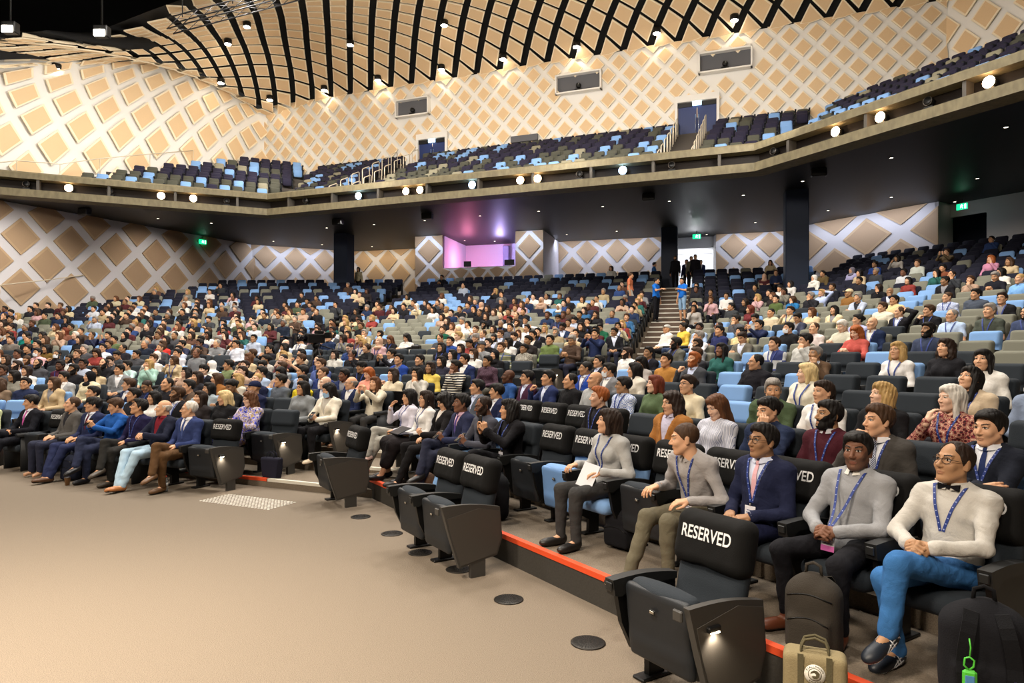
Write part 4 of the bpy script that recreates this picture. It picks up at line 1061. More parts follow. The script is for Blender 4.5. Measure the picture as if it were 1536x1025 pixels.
def build_top(sp, j, res):
    g = sp.get('g', 1.0) * (0.93 if sp.get('fem') else 1.0); kind = sp.get('topkind', 'shirt'); inf = {'jacket': .016, 'jumper': .012, 'hoodie': .018, 'shirt': .009, 'coat': .020, 'tee': .010, 'blouse': .010, 'dress': .012}[kind]
    sl = sp.get('sleeve', 1.0 if kind != 'tee' else 0.0)
    pts = [j['p0'] + V3(0, 0, -.12), j['neck'] + V3(0, 0, .06), j['shL'], j['shR'], j['elL'], j['elR'], j['wrL'], j['wrR']]
    lo, hi = bounds(pts, .20); S = SDF(lo, hi, res); torso(S, j, g, inf, fem=sp.get('fem'))
    hem = .05 if kind in ('jacket', 'coat', 'dress', 'hoodie') else .0
    S.ell(j['p0'] + V3(0, -.015, -.005 - hem * .3), (.160 * g + inf, .125 * g + inf, .09 + hem * .3), .04)
    aw = {'jacket': .010, 'coat': .014, 'hoodie': .013, 'jumper': .008}.get(kind, .006)
    for s in 'LR':
        a, e, w_ = j['sh' + s], j['el' + s], j['wr' + s]
        if sl >= .5:
            S.cone(a, e, .047 + aw, .041 + aw, .03); we = e + (w_ - e) * (1.0 if sl >= 1 else .35) - unit(w_ - e) * .012; S.cone(e, we, .042 + aw, .031 + aw, .012)
            if kind in ('shirt', 'jacket', 'jumper', 'hoodie') and sl >= 1: S.cone(we - unit(w_ - e) * .018, we, .034 + aw, .034 + aw, .004)
        else: S.cone(a, a + (e - a) * .62, .052 + aw, .050 + aw, .03)
    amp = {'jacket': .0065, 'coat': .008, 'hoodie': .009, 'jumper': .0055, 'tee': .007}.get(kind, .008)
    sd = sp.get('seed', 1); S.fn(lambda f, p: f + fold_noise(p * V3(1, 1, 1.5), amp, sd, .5) + fold_noise(p * V3(1, 1, 2.2), amp * .55, sd + 5, 1.0))
    nb = j['p0'] + j['u'] * .43
    S.cone(nb + j['f'] * .004, j['neck'] + j['u'] * .14 + j['f'] * .03, .050 if kind in ('hoodie', 'coat') else .057, .075, .008, 's')
    if sp.get('vneck') is not None:
        t0 = sp['vneck']
        def cut(f, p):
            q = p - j['p0']; t = q @ j['u']; x = np.abs(q @ j['x']); y = -(q @ j['f'])
            w = np.maximum(np.maximum((x - (t - t0) * .30) * .95, y + .03), t0 - t)
            lap = (np.abs(x - (t - t0) * .30 - .022) < .022) & (t > t0) & (y < 0)
            f = np.where(lap, f - .0045, f) if kind in ('jacket', 'coat') else f
            seam = (x < .0035) & (t < t0) & (y < 0); f = np.where(seam, f + .004, f)
            return np.maximum(f, -w)
        S.fn(cut)
    elif sp.get('open'):
        S.fn(lambda f, p: np.where((np.abs((p - j['p0']) @ j['x']) < .004) & ((p - j['p0']) @ j['f'] > 0), f + .005, f))
    return S.mesh()
def build_shirt(sp, j, res):
    g = sp.get('g', 1.0) * (0.93 if sp.get('fem') else 1.0); lo, hi = bounds([j['p0'], j['neck'], j['shL'], j['shR']], .16); S = SDF(lo, hi, res); torso(S, j, g, .002)
    nb = j['p0'] + j['u'] * .44; S.cone(nb + j['f'] * .004, j['neck'] + j['u'] * .14 + j['f'] * .03, .054, .072, .008, 's')
    return S.mesh()
def build_collar(j, kind='collar'):
    """folded shirt collar: two flaps round the neck"""
    mb = MB(); c = j['p0'] + j['u'] * .452 + j['f'] * .012; n = 26; R = .064; vs = []; f = []
    for i in range(n + 1):
        a = -PI + .16 + (2 * PI - .32) * i / n; d = -j['f'] * math.cos(a + PI) * 0 + (j['x'] * math.sin(a) + (-j['f']) * -math.cos(a + PI))
        d = j['x'] * math.sin(a + PI) - j['f'] * math.cos(a)  # opening at the front
        d = unit(d); fr = max(0, d @ j['f']); tip = .014 * fr ** 3
        top = c + d * (R - .008) + j['u'] * (.034 - .012 * fr); low = c + d * (R + .012 + .008 * fr) + j['u'] * (.004 - tip - .012 * fr); ins = c + d * (R - .012) + j['u'] * (.0)
        vs += [ins, top, top + d * .004, low]
    for i in range(n):
        for k in range(3): f.append((i * 4 + k, i * 4 + k + 1, (i + 1) * 4 + k + 1, (i + 1) * 4 + k))
    return mb.add(vs, f, 0, True)
def build_trousers(sp, j, res):
    g = sp.get('g', 1.0); st = sp.get('stand'); lo, hi = bounds([j['p0'] + V3(0, 0, .05), j['knL'], j['knR'], j['anL'], j['anR']], .17); S = SDF(lo, hi, res); wd = sp.get('legw', 1.0)
    S.ell(j['p0'] + V3(0, .0, -.01), (.158 * g, .125 * g, .105), 0)
    kind = sp.get('legkind', 'trousers')
    for s in 'LR':
        h, k_, a = j['hp' + s], j['kn' + s], j['an' + s]
        if kind in ('trousers', 'shorts'):
            S.cone(h, k_, .086 * wd, .062 * wd, .035 if s == 'L' else .02)
            if kind == 'trousers': S.cone(k_, a + V3(0, 0, .0), .062 * wd, .046 * wd, .02)
        else:
            S.cone(h, k_ + unit(k_ - h) * .03, .098, .088, .07); S.cone(j['p0'] + V3(0, -.05, -.02), (j['knL'] + j['knR']) / 2, .095, .085, .06)
            if kind == 'longskirt': S.cone(k_, k_ + (a - k_) * .62, .088, .085, .06); S.cone((j['knL'] + j['knR']) / 2, (j['knL'] + j['knR']) / 2 * .38 + (j['anL'] + j['anR']) / 2 * .62, .085, .08, .06)
    sd = sp.get('seed', 1) + 9; S.fn(lambda f, p: f + fold_noise(p * V3(1, 1.3, 1.6), .0075, sd, .45) + fold_noise(p * V3(1, 1.4, 2.2), .0045, sd + 2, 1.0))
    if kind == 'trousers': S.fn(lambda f, p: np.maximum(f, .028 - np.minimum(np.linalg.norm(p - j['anL'] - V3(0, 0, -.03), axis=-1), np.linalg.norm(p - j['anR'] - V3(0, 0, -.03), axis=-1))))
    return S.mesh()
def build_shoe(j, s, kind, res):
    a = j['an' + s]; td = unit(j['td' + s]); shin = unit(j['an' + s] - j['kn' + s]); up = -shin; up = unit(up - td * (up @ td) * .9); sd = unit(np.cross(td, up)); up = np.cross(sd, td); R = np.stack([sd, td, up], 1)
    c = a - up * .045
    S = SDF(*bounds([c - td * .1, c + td * .23, a], .07), res)
    S.ell(c + td * .085 + up * -.002, (.044, .125, .040), 0, rot=R); S.ell(c - td * .012 + up * .015, (.038, .052, .050), .03, rot=R); S.ell(c + td * .15 - up * .006, (.045, .06, .030), .02, rot=R)
    if kind == 'boot': S.cone(a - up * .02, a + up * .04, .045, .045, .02)
    S.fn(lambda f, p: np.maximum(f, -((p - c) @ up + .032)))
    V, Q = S.mesh()
    zz = (V[Q].mean(1) - c) @ up; return V, Q, (zz < -.018).astype(int)
def build_body(sp, j, fine):
    g = sp.get('g', 1.0) * .9; lo, hi = bounds([j[k] for k in ('p0', 'neck', 'shL', 'shR', 'elL', 'elR', 'wrL', 'wrR', 'knL', 'knR', 'anL', 'anR')], .13); S = SDF(lo, hi, .015 if fine else .022)
    torso(S, j, g, -.012)
    S.cone(j['p0'] + j['u'] * .40, j['hc'] + j['HR'] @ V3(0, .045, -.15), .05, .050, .03)
    for s in 'LR':
        ar = (.037, .030, .030) if sp.get('sleeve', 0 if sp.get('topkind') == 'tee' else 1) >= 1 else (.044, .038, .039); S.cone(j['sh' + s], j['el' + s], ar[0], ar[1], .02); S.cone(j['el' + s], j['wr' + s], ar[2], .0265, .01); S.cone(j['hp' + s], j['kn' + s], .070, .052, .03); S.cone(j['kn' + s], j['an' + s], .052, .036, .01)
        td = unit(j['td' + s]); S.cone(j['an' + s] - V3(0, 0, .02), j['an' + s] - V3(0, 0, .045) + td * .12, .033, .026, .01)
    parts = [(*S.mesh(), 0)]
    hs = sp.get('hsc', 1.0) * (.955 if sp.get('fem') else 1.0); j['hs'] = hs
    V, Q, mi = head_mesh(2 if fine else 1 if sp.get('lod', 0) else 0, bool(sp.get('fem')), sp.get('beard', 0) == 1, sp.get('beard', 0) == 2)
    parts.append(((V * hs) @ j['HR'].T + j['hc'], Q, mi))
    for s in 'LR':
        w = j['wr' + s]; S = SDF(w - .15, w + .15, .0042 if fine else .0075)
        hand_sdf(S, w, j['fd' + s], j['pn' + s], j['cu' + s], s == 'L', sc=.93 if sp.get('fem') else 1.0); parts.append((*S.mesh(), 0))
    return merge_np(parts)
def on_surface(bv, j, x, t, lift=.003):
    o = j['p0'] + j['u'] * t + j['x'] * x; h = bv.ray_cast(Vector(o + j['f'] * .5), Vector(-j['f']))
    if h[0] is None: return o + j['f'] * .13
    return np.array(h[0]) + j['f'] * lift
def ribbon(mb, pts, w, nrm, mi=0, th=.0015):
    pts = [np.array(p) for p in pts]; vs = []; n = len(pts)
    for i, p in enumerate(pts):
        t = unit(pts[min(n - 1, i + 1)] - pts[max(0, i - 1)]); s = unit(np.cross(t, nrm)); ww = w[i] if hasattr(w, '__len__') else w
        vs += [p - s * ww / 2, p + s * ww / 2, p + s * ww / 2 + nrm * th, p - s * ww / 2 + nrm * th]
    f = [(0, 1, 2, 3), tuple((n - 1) * 4 + k for k in (3, 2, 1, 0))]
    for i in range(n - 1):
        for k in range(4): f.append((i * 4 + k, i * 4 + (k + 1) % 4, (i + 1) * 4 + (k + 1) % 4, (i + 1) * 4 + k))
    mb.add(vs, f, mi)
M_LANY = mat('blue_lanyard', '1c3580', rough=0.6); M_LANYDOT = mat('lanyard_print', 'a9b6dc', rough=0.6); M_CARD = mat('badge_card', 'eceaf0', rough=0.4); M_PINK = mat('badge_pink', 'd86bb4', rough=0.4); M_CLIP = M_STEEL if 'M_STEEL' in globals() else mat('clip_steel', 'b8b2a6', rough=.3, metal=.9)
M_CARDINK = mat('badge_ink', '5a6684', rough=0.5)
def build_lanyard(bv, j, low=.14, w=.015, fine=True, card=True, off=0.0, fwd=0.0):
    mb = MB(); n = 16 if fine else 7
    for s in (-1, 1):
        pts = [j['p0'] + j['u'] * .475 + j['x'] * s * .070 - j['f'] * .035]
        for i in range(n + 1):
            a = i / n; x = s * (.074 * (1 - a) ** 1.1 + .008) + off * a; t = .455 + (low - .455) * a
            pts.append(on_surface(bv, j, x, t) + j['f'] * fwd * a ** 2)
        ribbon(mb, pts, w, j['f'])
        if fine:
            for i in range(2, len(pts) - 1, 2):
                d = unit(pts[i + 1] - pts[i]); ribbon(mb, [pts[i] + j['f'] * .0018, pts[i] + d * .006 + j['f'] * .0018], w * .4, j['f'], 1, .0006)
    me = mb.data('lanyard', [M_LANY, M_LANYDOT]); cb = None
    if card:
        b = on_surface(bv, j, off, low - .01, .006) + j['f'] * fwd; c = MB(); dn = -unit(j['u'] * .9 + V3(0, 0, .4)); x = j['x']; nrm = unit(np.cross(x, dn)); nrm = nrm if nrm @ j['f'] > 0 else -nrm; b = b + nrm * .006
        R = np.stack([x, nrm, -dn], 1)
        c.rbox((0, 0, 0), (.088, .0025, .120), .001, 0, rot=R, at=b + dn * .075); c.rbox((0, .0018, -.043), (.088, .0012, .034), .0005, 1, rot=R, at=b + dn * .075)
        for zz, ww in ((.030, .05), (.014, .062), (.002, .045), (-.012, .055)): c.rbox((0, .0018, zz), (ww, .0008, .006), .0003, 3, rot=R, at=b + dn * .075)
        c.rbox((0, 0, .067), (.012, .006, .018), .002, 2, rot=R, at=b + dn * .075); cb = c.data('badge', [M_CARD, M_PINK, M_CLIP, M_CARDINK])
    return me, cb
def glasses_mb(j, sc=1.0):
    mb = MB(); H = lambda x, y, z: j['HR'] @ (V3(x, y, z) * j['hs']) + j['hc']
    for s in (-1, 1):
        pts = [H(s * .033 + .0245 * math.cos(a) * (1.0), -.1005 + .010 * abs((s * .033 + .0245 * math.cos(a)) / .06) ** 2, .006 + .0190 * math.sin(a) * (1 if math.sin(a) < 0 else .92)) for a in np.linspace(0, 2 * PI, 22)]
        mb.tube(pts, .0017, 6); mb.tube([H(s * .0575, -.091, .010), H(s * .070, -.06, .010), H(s * .0785, .0, .010), H(s * .080, .02, .0), H(s * .079, .032, -.014)], .0016, 6)
    mb.tube([H(-.0095, -.1005, .010), H(0, -.104, .013), H(.0095, -.1005, .010)], .0015, 6)
    return mb
def mask_mb(j):
    mb = MB(); vs = []; nx, nz = 13, 8
    for b in range(nz):
        for a in range(nx):
            x = (a / (nx - 1) - .5) * .136; z = -.018 - .085 * b / (nz - 1); pr = math.cos(x / .136 * PI) * (1 - .35 * abs(b / (nz - 1) - .35))
            y = -.045 - .078 * max(0, pr) ** .8; vs.append(j['HR'] @ (V3(x, y, z) * j['hs']) + j['hc'])
    mb.add(vs, [(b * nx + a, b * nx + a + 1, (b + 1) * nx + a + 1, (b + 1) * nx + a) for b in range(nz - 1) for a in range(nx - 1)], 0, True)
    H = lambda x, y, z: j['HR'] @ (V3(x, y, z) * j['hs']) + j['hc']
    for s in (-1, 1):
        mb.tube([H(s * .066, -.045, -.03), H(s * .076, -.01, -.005), H(s * .080, .022, .012)], .0015, 5); mb.tube([H(s * .066, -.045, -.09), H(s * .074, -.005, -.045), H(s * .080, .022, -.02)], .0015, 5)
    return mb
_PC = {}
def person_data(sp, fine):
    """all part meshes of one person: list of (name, mesh, [materials], parent part or None)"""
    j = skeleton(sp); out = []
    res = .0095 if fine else .018; sk = skin(sp.get('skin', 'light')); hm = hairm(sp.get('hair', 'black'))
    V, Q, mi = build_body(sp, j, fine)
    st = mat('stubble_' + sp.get('skin', 'light') + sp.get('hair', 'black'), tuple(.6 * a + .4 * b for a, b in zip(hexc(SKINS[sp.get('skin', 'light')]), hexc(HAIRS[sp.get('hair', 'black')]))), rough=.7)
    out.append(('body', fastmesh('body', V, Q, [sk, M_EYE, iris(sp.get('iris', 'dark')), mat('lips_' + sp.get('skin', 'light'), tuple(a * .72 + b * .28 for a, b in zip(hexc(SKINS[sp.get('skin', 'light')]), hexc('9a4a44'))), rough=.5), hm, st], mi), None))
    style = sp.get('style', 'short'); hmat = hm if style not in ('hijab', 'cap') else cloth(sp.get('scarf', '1a1a1d'))
    if style != 'bald':
        hd = hair_data(style, .0062 if fine else .0115, j['HR'], j['hc'], j['hs'], hmat); out.append((hd.name.split('.')[0], hd, None))
    tn = {'jacket': 'jacket', 'jumper': 'jumper', 'hoodie': 'hooded_top', 'shirt': 'shirt', 'coat': 'coat', 'tee': 'tee_shirt', 'blouse': 'blouse', 'dress': 'dress'}[sp.get('topkind', 'shirt')]
    V, Q = build_top(sp, j, res); out.append((tn, fastmesh(tn, V, Q, [cloth(sp.get('top', '202028'))]), None))
    bvV, bvQ = [V], [Q]
    if sp.get('vneck') is not None:
        V2, Q2 = build_shirt(sp, j, res * 1.2); out.append(('shirt_front', fastmesh('shirt_front', V2, Q2, [cloth(sp.get('shirt', 'e6e6ea'))]), None))
    def bvh(Vx, Qx): return BVHTree.FromPolygons([tuple(v) for v in Vx], [tuple(q) for q in Qx])
    if sp.get('collar', sp.get('vneck') is not None and sp.get('shirt') is not None):
        me = build_collar(j).data('collar', [cloth(sp.get('collarcol', sp.get('shirt', sp.get('top'))))]); out.append(('collar', me, None))
    if sp.get('tie'):
        b2 = bvh(V2, Q2); mb = MB(); t0 = .43; t1 = sp.get('vneck', .15) - .05
        pts = [on_surface(b2, j, 0, t0 - (t0 - t1) * i / 9, .004) for i in range(10)]; ribbon(mb, pts, [.022, .030, .034] + [.036 + .004 * i for i in range(7)], j['f'], 0, .004)
        k = on_surface(b2, j, 0, .435, .010); R = np.stack([j['x'], j['f'], j['u']], 1); mb.rbox((0, 0, 0), (.030, .018, .028), .006, 0, rot=R, at=k); out.append(('tie', mb.data('tie', [cloth(sp['tie'])]), None))
    if sp.get('bowtie'):
        b2 = bvh(V, Q); k = j['p0'] + j['u'] * .448 + j['f'] * .082; R = np.stack([j['x'], j['f'], j['u']], 1); mb = MB(); mb.rbox((0, 0, 0), (.018, .016, .020), .005, 0, rot=R, at=k)
        for s in (-1, 1): mb.prism([(s * .006, -.008), (s * .055, -.019), (s * .058, .019), (s * .006, .008)], 1, -.006, .006, 0, rot=R, at=k)
        out.append(('bow_tie', mb.data('bow_tie', [cloth('121216')]), None))
    if fine and sp.get('vneck') is not None and sp.get('shirt') and sp.get('collar', True):
        for s in 'LR':
            d = unit(j['wr' + s] - j['el' + s]); w = j['wr' + s]; mb = MB(); mb.tube([w - d * .03, w + d * .006, w + d * .008], [.0385, .0375, .033], 14)
            out.append(('cuff', mb.data('cuff', [cloth(sp['shirt'])]), None))
    lk = sp.get('legkind', 'trousers'); V3_, Q3 = build_trousers(sp, j, res * 1.2)
    nm = 'trousers' if lk == 'trousers' else 'shorts' if lk == 'shorts' else 'skirt'; out.append((nm, fastmesh(nm, V3_, Q3, [cloth(sp.get('bottom', '1d1f27'))]), None))
    if sp.get('shoes', True):
        for s in 'LR':
            V4, Q4, m4 = build_shoe(j, s, sp.get('shoekind', 'shoe'), .008 if fine else .014)
            out.append(('shoe', fastmesh('shoe', V4, Q4, [mat('shoe_' + sp.get('shoe', '1a1614'), sp.get('shoe', '1a1614'), rough=.45), mat('sole_' + sp.get('sole', '2b2622'), sp.get('sole', '2b2622'), rough=.7)], m4), None))
    if sp.get('lanyard'):
        St = SDF(*bounds([j['p0'], j['neck'], j['shL'], j['shR']], .2), .016); torso(St, j, sp.get('g', 1.0) * (0.93 if sp.get('fem') else 1.0), {'jacket': .020, 'jumper': .016, 'hoodie': .024, 'coat': .026}.get(sp.get('topkind', 'shirt'), .014), fem=sp.get('fem')); Vb, Qb = St.mesh()
        ly, cb = build_lanyard(bvh(Vb, Qb), j, sp.get('lanlow', .14), .016 if fine else .02, fine, sp.get('card', True), sp.get('lanoff', 0), sp.get('badgeout', 0)); out.append(('lanyard', ly, None))
        if cb: out.append(('badge', cb, 'lanyard'))
    if sp.get('glasses'): out.append(('spectacles', glasses_mb(j).data('spectacles', [mat('spectacle_frame', sp['glasses'] if isinstance(sp['glasses'], str) else '17130f', rough=.3)]), None))
    if sp.get('mask'): out.append(('face_mask', mask_mb(j).data('face_mask', [mat('mask_' + sp['mask'], sp['mask'], rough=.9)]), None))
    if sp.get('headphones'):
        mb = MB(); H = lambda x, y, z: j['HR'] @ (V3(x, y, z) * j['hs']) + j['hc']
        mb.tube([H(.092 * math.cos(a), .012, .02 + .105 * math.sin(a)) for a in np.linspace(0, PI, 14)], .007, 6)
        for s in (-1, 1): mb.ell(H(s * .088, .012, -.002), (.018, .035, .040), 10)
        out.append(('headphones', mb.data('headphones', [M_BLKMETAL]), None))
    return j, out
def place_person(sp, fine, pos, rz, label, group=None):
    """build and link a person with all parts"""
    j, parts = person_data(sp, fine)
    r = thing('person', label, 'person', pos, rz, group); got = {}
    for nm, me, par in parts:
        o = link(nm, me, got[par] if par else r); got.setdefault(nm, o)
    return r, j
# ------------------------------------------------------------------ who sits where
def seat_at(b, k, s):
    return min((q for q in SEATS if q['b'] == b and q['k'] == k), key=lambda q: abs(q['s'] - s))
def near_seat(x, y, wy=1.6, kmax=99):
    c = [q for q in SEATS if not q['used'] and q['k'] <= kmax and not (q['b'] == 'near' and q['k'] == 1)]
    return min(c, key=lambda q: (q['X'] - x) ** 2 + (wy * (q['Y'] - y)) ** 2)
SIT = 0.085      # a sitter's hips are this far in front of the backrest line
def seat_person(q, sp, label, fine, group='audience members', dx=0.0, dy=0.0):
    q['used'] = True
    p = q['pos'] - q['B'].n * (SIT + dy) + q['B'].t * dx
    r, j = place_person(sp, fine, (p[0], p[1], q['z']), q['rz'], label, group); r.scale = (q['sc'],) * 3; return r, j
HERO = []
def hero(b, k, s, label, **sp):
    dx, dy = sp.pop('dx', 0), sp.pop('dy', 0); q = seat_at(b, k, s); q['used'] = True; q['hero'] = label; HERO.append((q, sp, label, dx, dy)); return q
NB, MB_ = 'near', 'middle'
# front row on the raised platform of the near block
hero(NB, 2, -8.989, 'woman in a white top and pale grey trousers, hand raised to her face', fem=1, topkind='blouse', top='d8d4e0', bottom='a8a59c', style='long', hair='black', skin='light', arms=('lap', 'cheek'), legs=('out', 'over'), head=(-8, -4, 0), lanyard=1, shoe='d9b4a6')
hero(NB, 2, -8.409, 'bespectacled woman in white blouse and black lace skirt with laptop', fem=1, topkind='blouse', top='e9e6e2', bottom='1c1719', legkind='longskirt', style='straight', hair='dark', skin='fair', arms=('lap', 'lap'), legs=('out', 'down'), head=(-5, 2, 0), glasses=1, lanyard=1, shoe='151010')
hero(NB, 2, -7.862, 'woman with curly black hair and spectacles looking down at her notes', fem=1, topkind='jacket', top='191719', vneck=.16, shirt='d9d4cc', collar=False, bottom='151416', style='curly', hair='black', skin='fair', arms=('phone', 'lap'), handL=(0, 0, -.07), legs=('out', 'down'), head=(-12, -24, 0), glasses=1, shoe='151010')
hero(NB, 2, -7.303, 'man in navy blazer, pink shirt and violet tie holding a phone', topkind='jacket', top='2b304c', vneck=.17, shirt='d9b6cb', tie='5a4a8c', bottom='2b2e40', style='short', hair='black', skin='brown', arms=('phone', 'phone'), handL=(0, .02, -.08), handR=(0, .02, -.08), legs=('out', 'over'), head=(-15, 4, 0), lean=-4)
hero(NB, 2, -6.755, 'bearded man in grey cardigan and pale jeans reading his phone', topkind='jumper', top='4a4b55', bottom='6f93bd', style='receding', hair='dark', skin='brown', beard=1, arms=('phone', 'phone'), handL=(0, .02, -.06), handR=(0, .02, -.06), head=(-10, -8, 0), glasses=1, lean=-2, legs=('out', 'ankle'))
hero(NB, 2, -6.197, 'woman in black blazer photographing the stage with her phone', fem=1, topkind='jacket', top='17161a', vneck=.14, shirt='1b1b20', collar=False, bottom='141418', style='wavy', hair='black', skin='light', arms=('photo', 'photo'), handL=(.0, -.02, -.10), handR=(0, -.02, -.10), legs=('down', 'over'), head=(-22, 2, 0), lanyard=1, lean=-2)
hero(NB, 2, -4.543, 'woman in pale grey jumper with dark bobbed hair holding white paper', fem=1, topkind='jumper', top='b4b4b2', bottom='3b3a3a', style='bob', hair='dark', skin='fair', arms=('lap', 'rest'), handL=(.05, .02, .06), handR=(.06, .0, .03), legs=('down', 'down'), head=(-32, 6, 0), lanyard=1, card=False, shoe='1b1714', lean=-3, dx=-.04)
hero(NB, 2, -3.437, 'man in grey shirt and taupe trousers leaning forward, head turned away', topkind='shirt', top='a19d9c', bottom='66604f', style='buzz', hair='brown', skin='fair', arms=('lap', 'rest'), handL=(.07, -.08, .03), handR=(.05, -.05, .02), legs=('down', 'out'), head=(-42, -6, 0), lanyard=1, lean=16, collar=1, collarcol='a19d9c', shoe='2a2420', sole='d8c9a8', dx=-.05, dy=.05)
hero(NB, 2, -2.878, 'young man in navy suit and pink striped tie with round glasses', topkind='jacket', top='1f243f', vneck=.15, shirt='d5dcf0', tie='*pinktie', bottom='1d2140', style='quiff', hair='black', skin='olive', arms=('lap', 'lap'), legs=('down', 'down'), head=(-14, 4, 0), glasses=1, lanyard=1, lanlow=.16, dx=-.08, dy=.05, lean=-5)
hero(NB, 2, -2.325, 'man in light grey jumper over white collar, hands folded over badge', topkind='jumper', top='9b9c9f', collar=1, collarcol='e6e3da', bottom='17171c', style='short', hair='black', skin='brown', beard=2, arms=('clasp', 'clasp'), legs=('widetuck', 'widetuck'), head=(14, 2, 0), lanyard=1, lanlow=.10, badgeout=.13, shoe='6d3a22', shoekind='boot', dx=-.03)
hero(NB, 2, -1.772, 'man in pale striped shirt, black bow tie and jeans, legs crossed', topkind='shirt', top='c8c4bc', collar=1, collarcol='c8c4bc', bowtie=1, bottom='3a6ea8', style='receding', hair='dark', skin='tan', arms=('clasp', 'clasp'), handL=(0, -.05, .045), handR=(0, -.05, .045), legs=('over2', 'tuck'), head=(-16, 10, 0), glasses=1, lanyard=1, lanlow=.2, card=False, shoe='1c222c', sole='dfe3ea', dx=-.04)
# second row
hero(NB, 3, -2.041, 'man in black suit with neat black hair and blue lanyard', topkind='jacket', top='1c202b', vneck=.2, shirt='e6e8ee', tie='27345e', bottom='1a1d26', style='side', hair='black', skin='fair', arms=('across', 'across2'), head=(-14, -3, 0), lanyard=1, lanlow=.22)
hero(NB, 3, -2.594, 'young man in charcoal suit and dotted tie, fist at his chin', topkind='jacket', top='4a4744', vneck=.17, shirt='e8e9ee', tie='*dotted', bottom='3b3937', style='quiff', hair='brown', skin='fair', iris='blue', arms=('lap', 'fist'), head=(-28, 2, 0), lanyard=1, card=False, dx=-.06, dy=.1, lean=0)
hero(NB, 3, -3.147, 'bearded man in maroon jumper with blue lanyard', topkind='jumper', top='481c26', collar=1, collarcol='c9c9cf', bottom='1b1b20', style='short', hair='black', skin='tan', beard=1, arms=('lap', 'lap'), head=(-26, 5, 0), lanyard=1)
hero(NB, 3, -3.700, 'person with tied-back hair in navy jacket, finger at the temple', topkind='hoodie', top='25304c', bottom='1b1b20', style='bun', hair='black', skin='fair', arms=('temple', 'lap'), head=(-14, -6, 0), collar=False)
hero(NB, 3, -4.253, 'woman in blue striped blouse with long auburn hair and fringe, looking down', fem=1, topkind='blouse', top='*bluestripe', bottom='2a2c38', style='long', hair='chestnut', skin='pale', arms=('lap', 'lap'), head=(-10, -20, 0))
hero(NB, 3, -4.806, 'person with dark curly hair in an ochre cardigan over lilac shirt', topkind='coat', top='a8713a', vneck=.12, shirt='c9c4da', bottom='2a2622', style='curly', hair='dark', skin='fair', arms=('lap', 'lap'), head=(-12, -4, 0))
hero(NB, 3, -5.912, 'man with swept ginger hair in a black jacket', topkind='jacket', top='1c1a1c', vneck=.24, shirt='26252c', collar=False, bottom='1b1b20', style='quiff', hair='ginger', skin='pale', arms=('lap', 'lap'), head=(-30, 3, 0), beard=2, lanyard=1)
# third row
hero(NB, 4, -2.588, 'woman with long white hair in a dark red spotted blouse', fem=1, topkind='blouse', top='*leopard', bottom='222026', style='long', hair='white', skin='pale', arms=('lap', 'cheek'), handR=(.03, 0, -.03), head=(-26, 2, 0), lanyard=1)
hero(NB, 4, -3.147, 'woman with wavy blond hair in a black cardigan', fem=1, topkind='jumper', top='1b1b1e', bottom='222026', style='wavy', hair='blond', skin='pale', arms=('lap', 'lap'), head=(-30, 8, 0))
hero(NB, 4, -3.652, 'woman in white tee shirt with brown tied-back hair', fem=1, topkind='tee', top='e9e7e4', bottom='222026', style='pony', hair='dark', skin='fair', arms=('lap', 'lap'), head=(-20, 3, 0), lanyard=1)
hero(NB, 4, -4.242, 'person with grey hair in an olive padded jacket turned to the side', topkind='coat', top='4a5a40', bottom='222026', style='short', hair='grey', skin='light', arms=('lap', 'lap'), head=(38, -6, 0), twist=20)
hero(NB, 5, -2.685, 'man in grey-blue blazer with glasses and close grey hair', topkind='jacket', top='7f8ca3', vneck=.2, shirt='c9d3ee', bottom='222026', style='receding', hair='grey', skin='tan', arms=('lap', 'lap'), head=(-24, 8, 0), glasses='3a1c14', lanyard=1)
hero(NB, 5, -3.254, 'woman in beige jacket with long black hair, chin lifted', fem=1, topkind='jacket', top='d3bfa3', vneck=.2, shirt='2a2430', collar=False, bottom='222026', style='straight', hair='black', skin='fair', arms=('lap', 'lap'), head=(-18, 18, 0), lanyard=1)
# floor-level front row of the middle block
def hm(x, label, **sp):
    dx, dy = sp.pop('dx', 0), sp.pop('dy', 0)
    q = min((q for q in SEATS if q['b'] in ('middle', 'far') and q['k'] == 0 and not q['used']), key=lambda q: abs(q['X'] - x)); q['used'] = True; q['hero'] = label; HERO.append((q, sp, label, dx, dy))
hm(278, 'white-haired man in blue blazer and brown corduroy trousers', topkind='jacket', top='33406e', vneck=.15, shirt='e8e8ee', tie='44548a', bottom='5d432a', style='receding', hair='white', skin='fair', arms=('lap', 'lap'), legs=('down', 'over'), head=(-38, 2, 0), glasses='a08a66', shoe='6a4a2c')
hm(240, 'bald man in dark blazer over red shirt, pale jeans stretched out', topkind='jacket', top='1f2336', vneck=.12, shirt='7a1f2c', collar=1, bottom='b3cfe2', style='horseshoe', hair='white', skin='fair', arms=('clasp', 'clasp'), handL=(0, -.03, .1), handR=(0, -.03, .1), legs=('out', 'ankle'), head=(-38, 4, 0), shoe='b0703c', g=1.1)
hm(205, 'man in navy polo and dark trousers with glasses, head tipped back', topkind='shirt', top='232044', bottom='2b2a28', style='short', hair='black', skin='light', arms=('lap', 'lap'), legs=('down', 'over'), head=(-36, 14, 0), glasses='5a5048', lanyard=1, shoe='4a4136')
hm(168, 'man in bright blue shirt looking at his phone', topkind='shirt', top='1f55a0', bottom='2a3048', style='short', hair='brown', skin='light', arms=('phone', 'phone'), handL=(0, -.02, .08), handR=(0, -.02, .08), legs=('down', 'over'), head=(-30, -14, 0), collar=1, collarcol='1f55a0', shoe='18161a', legw=1.05)
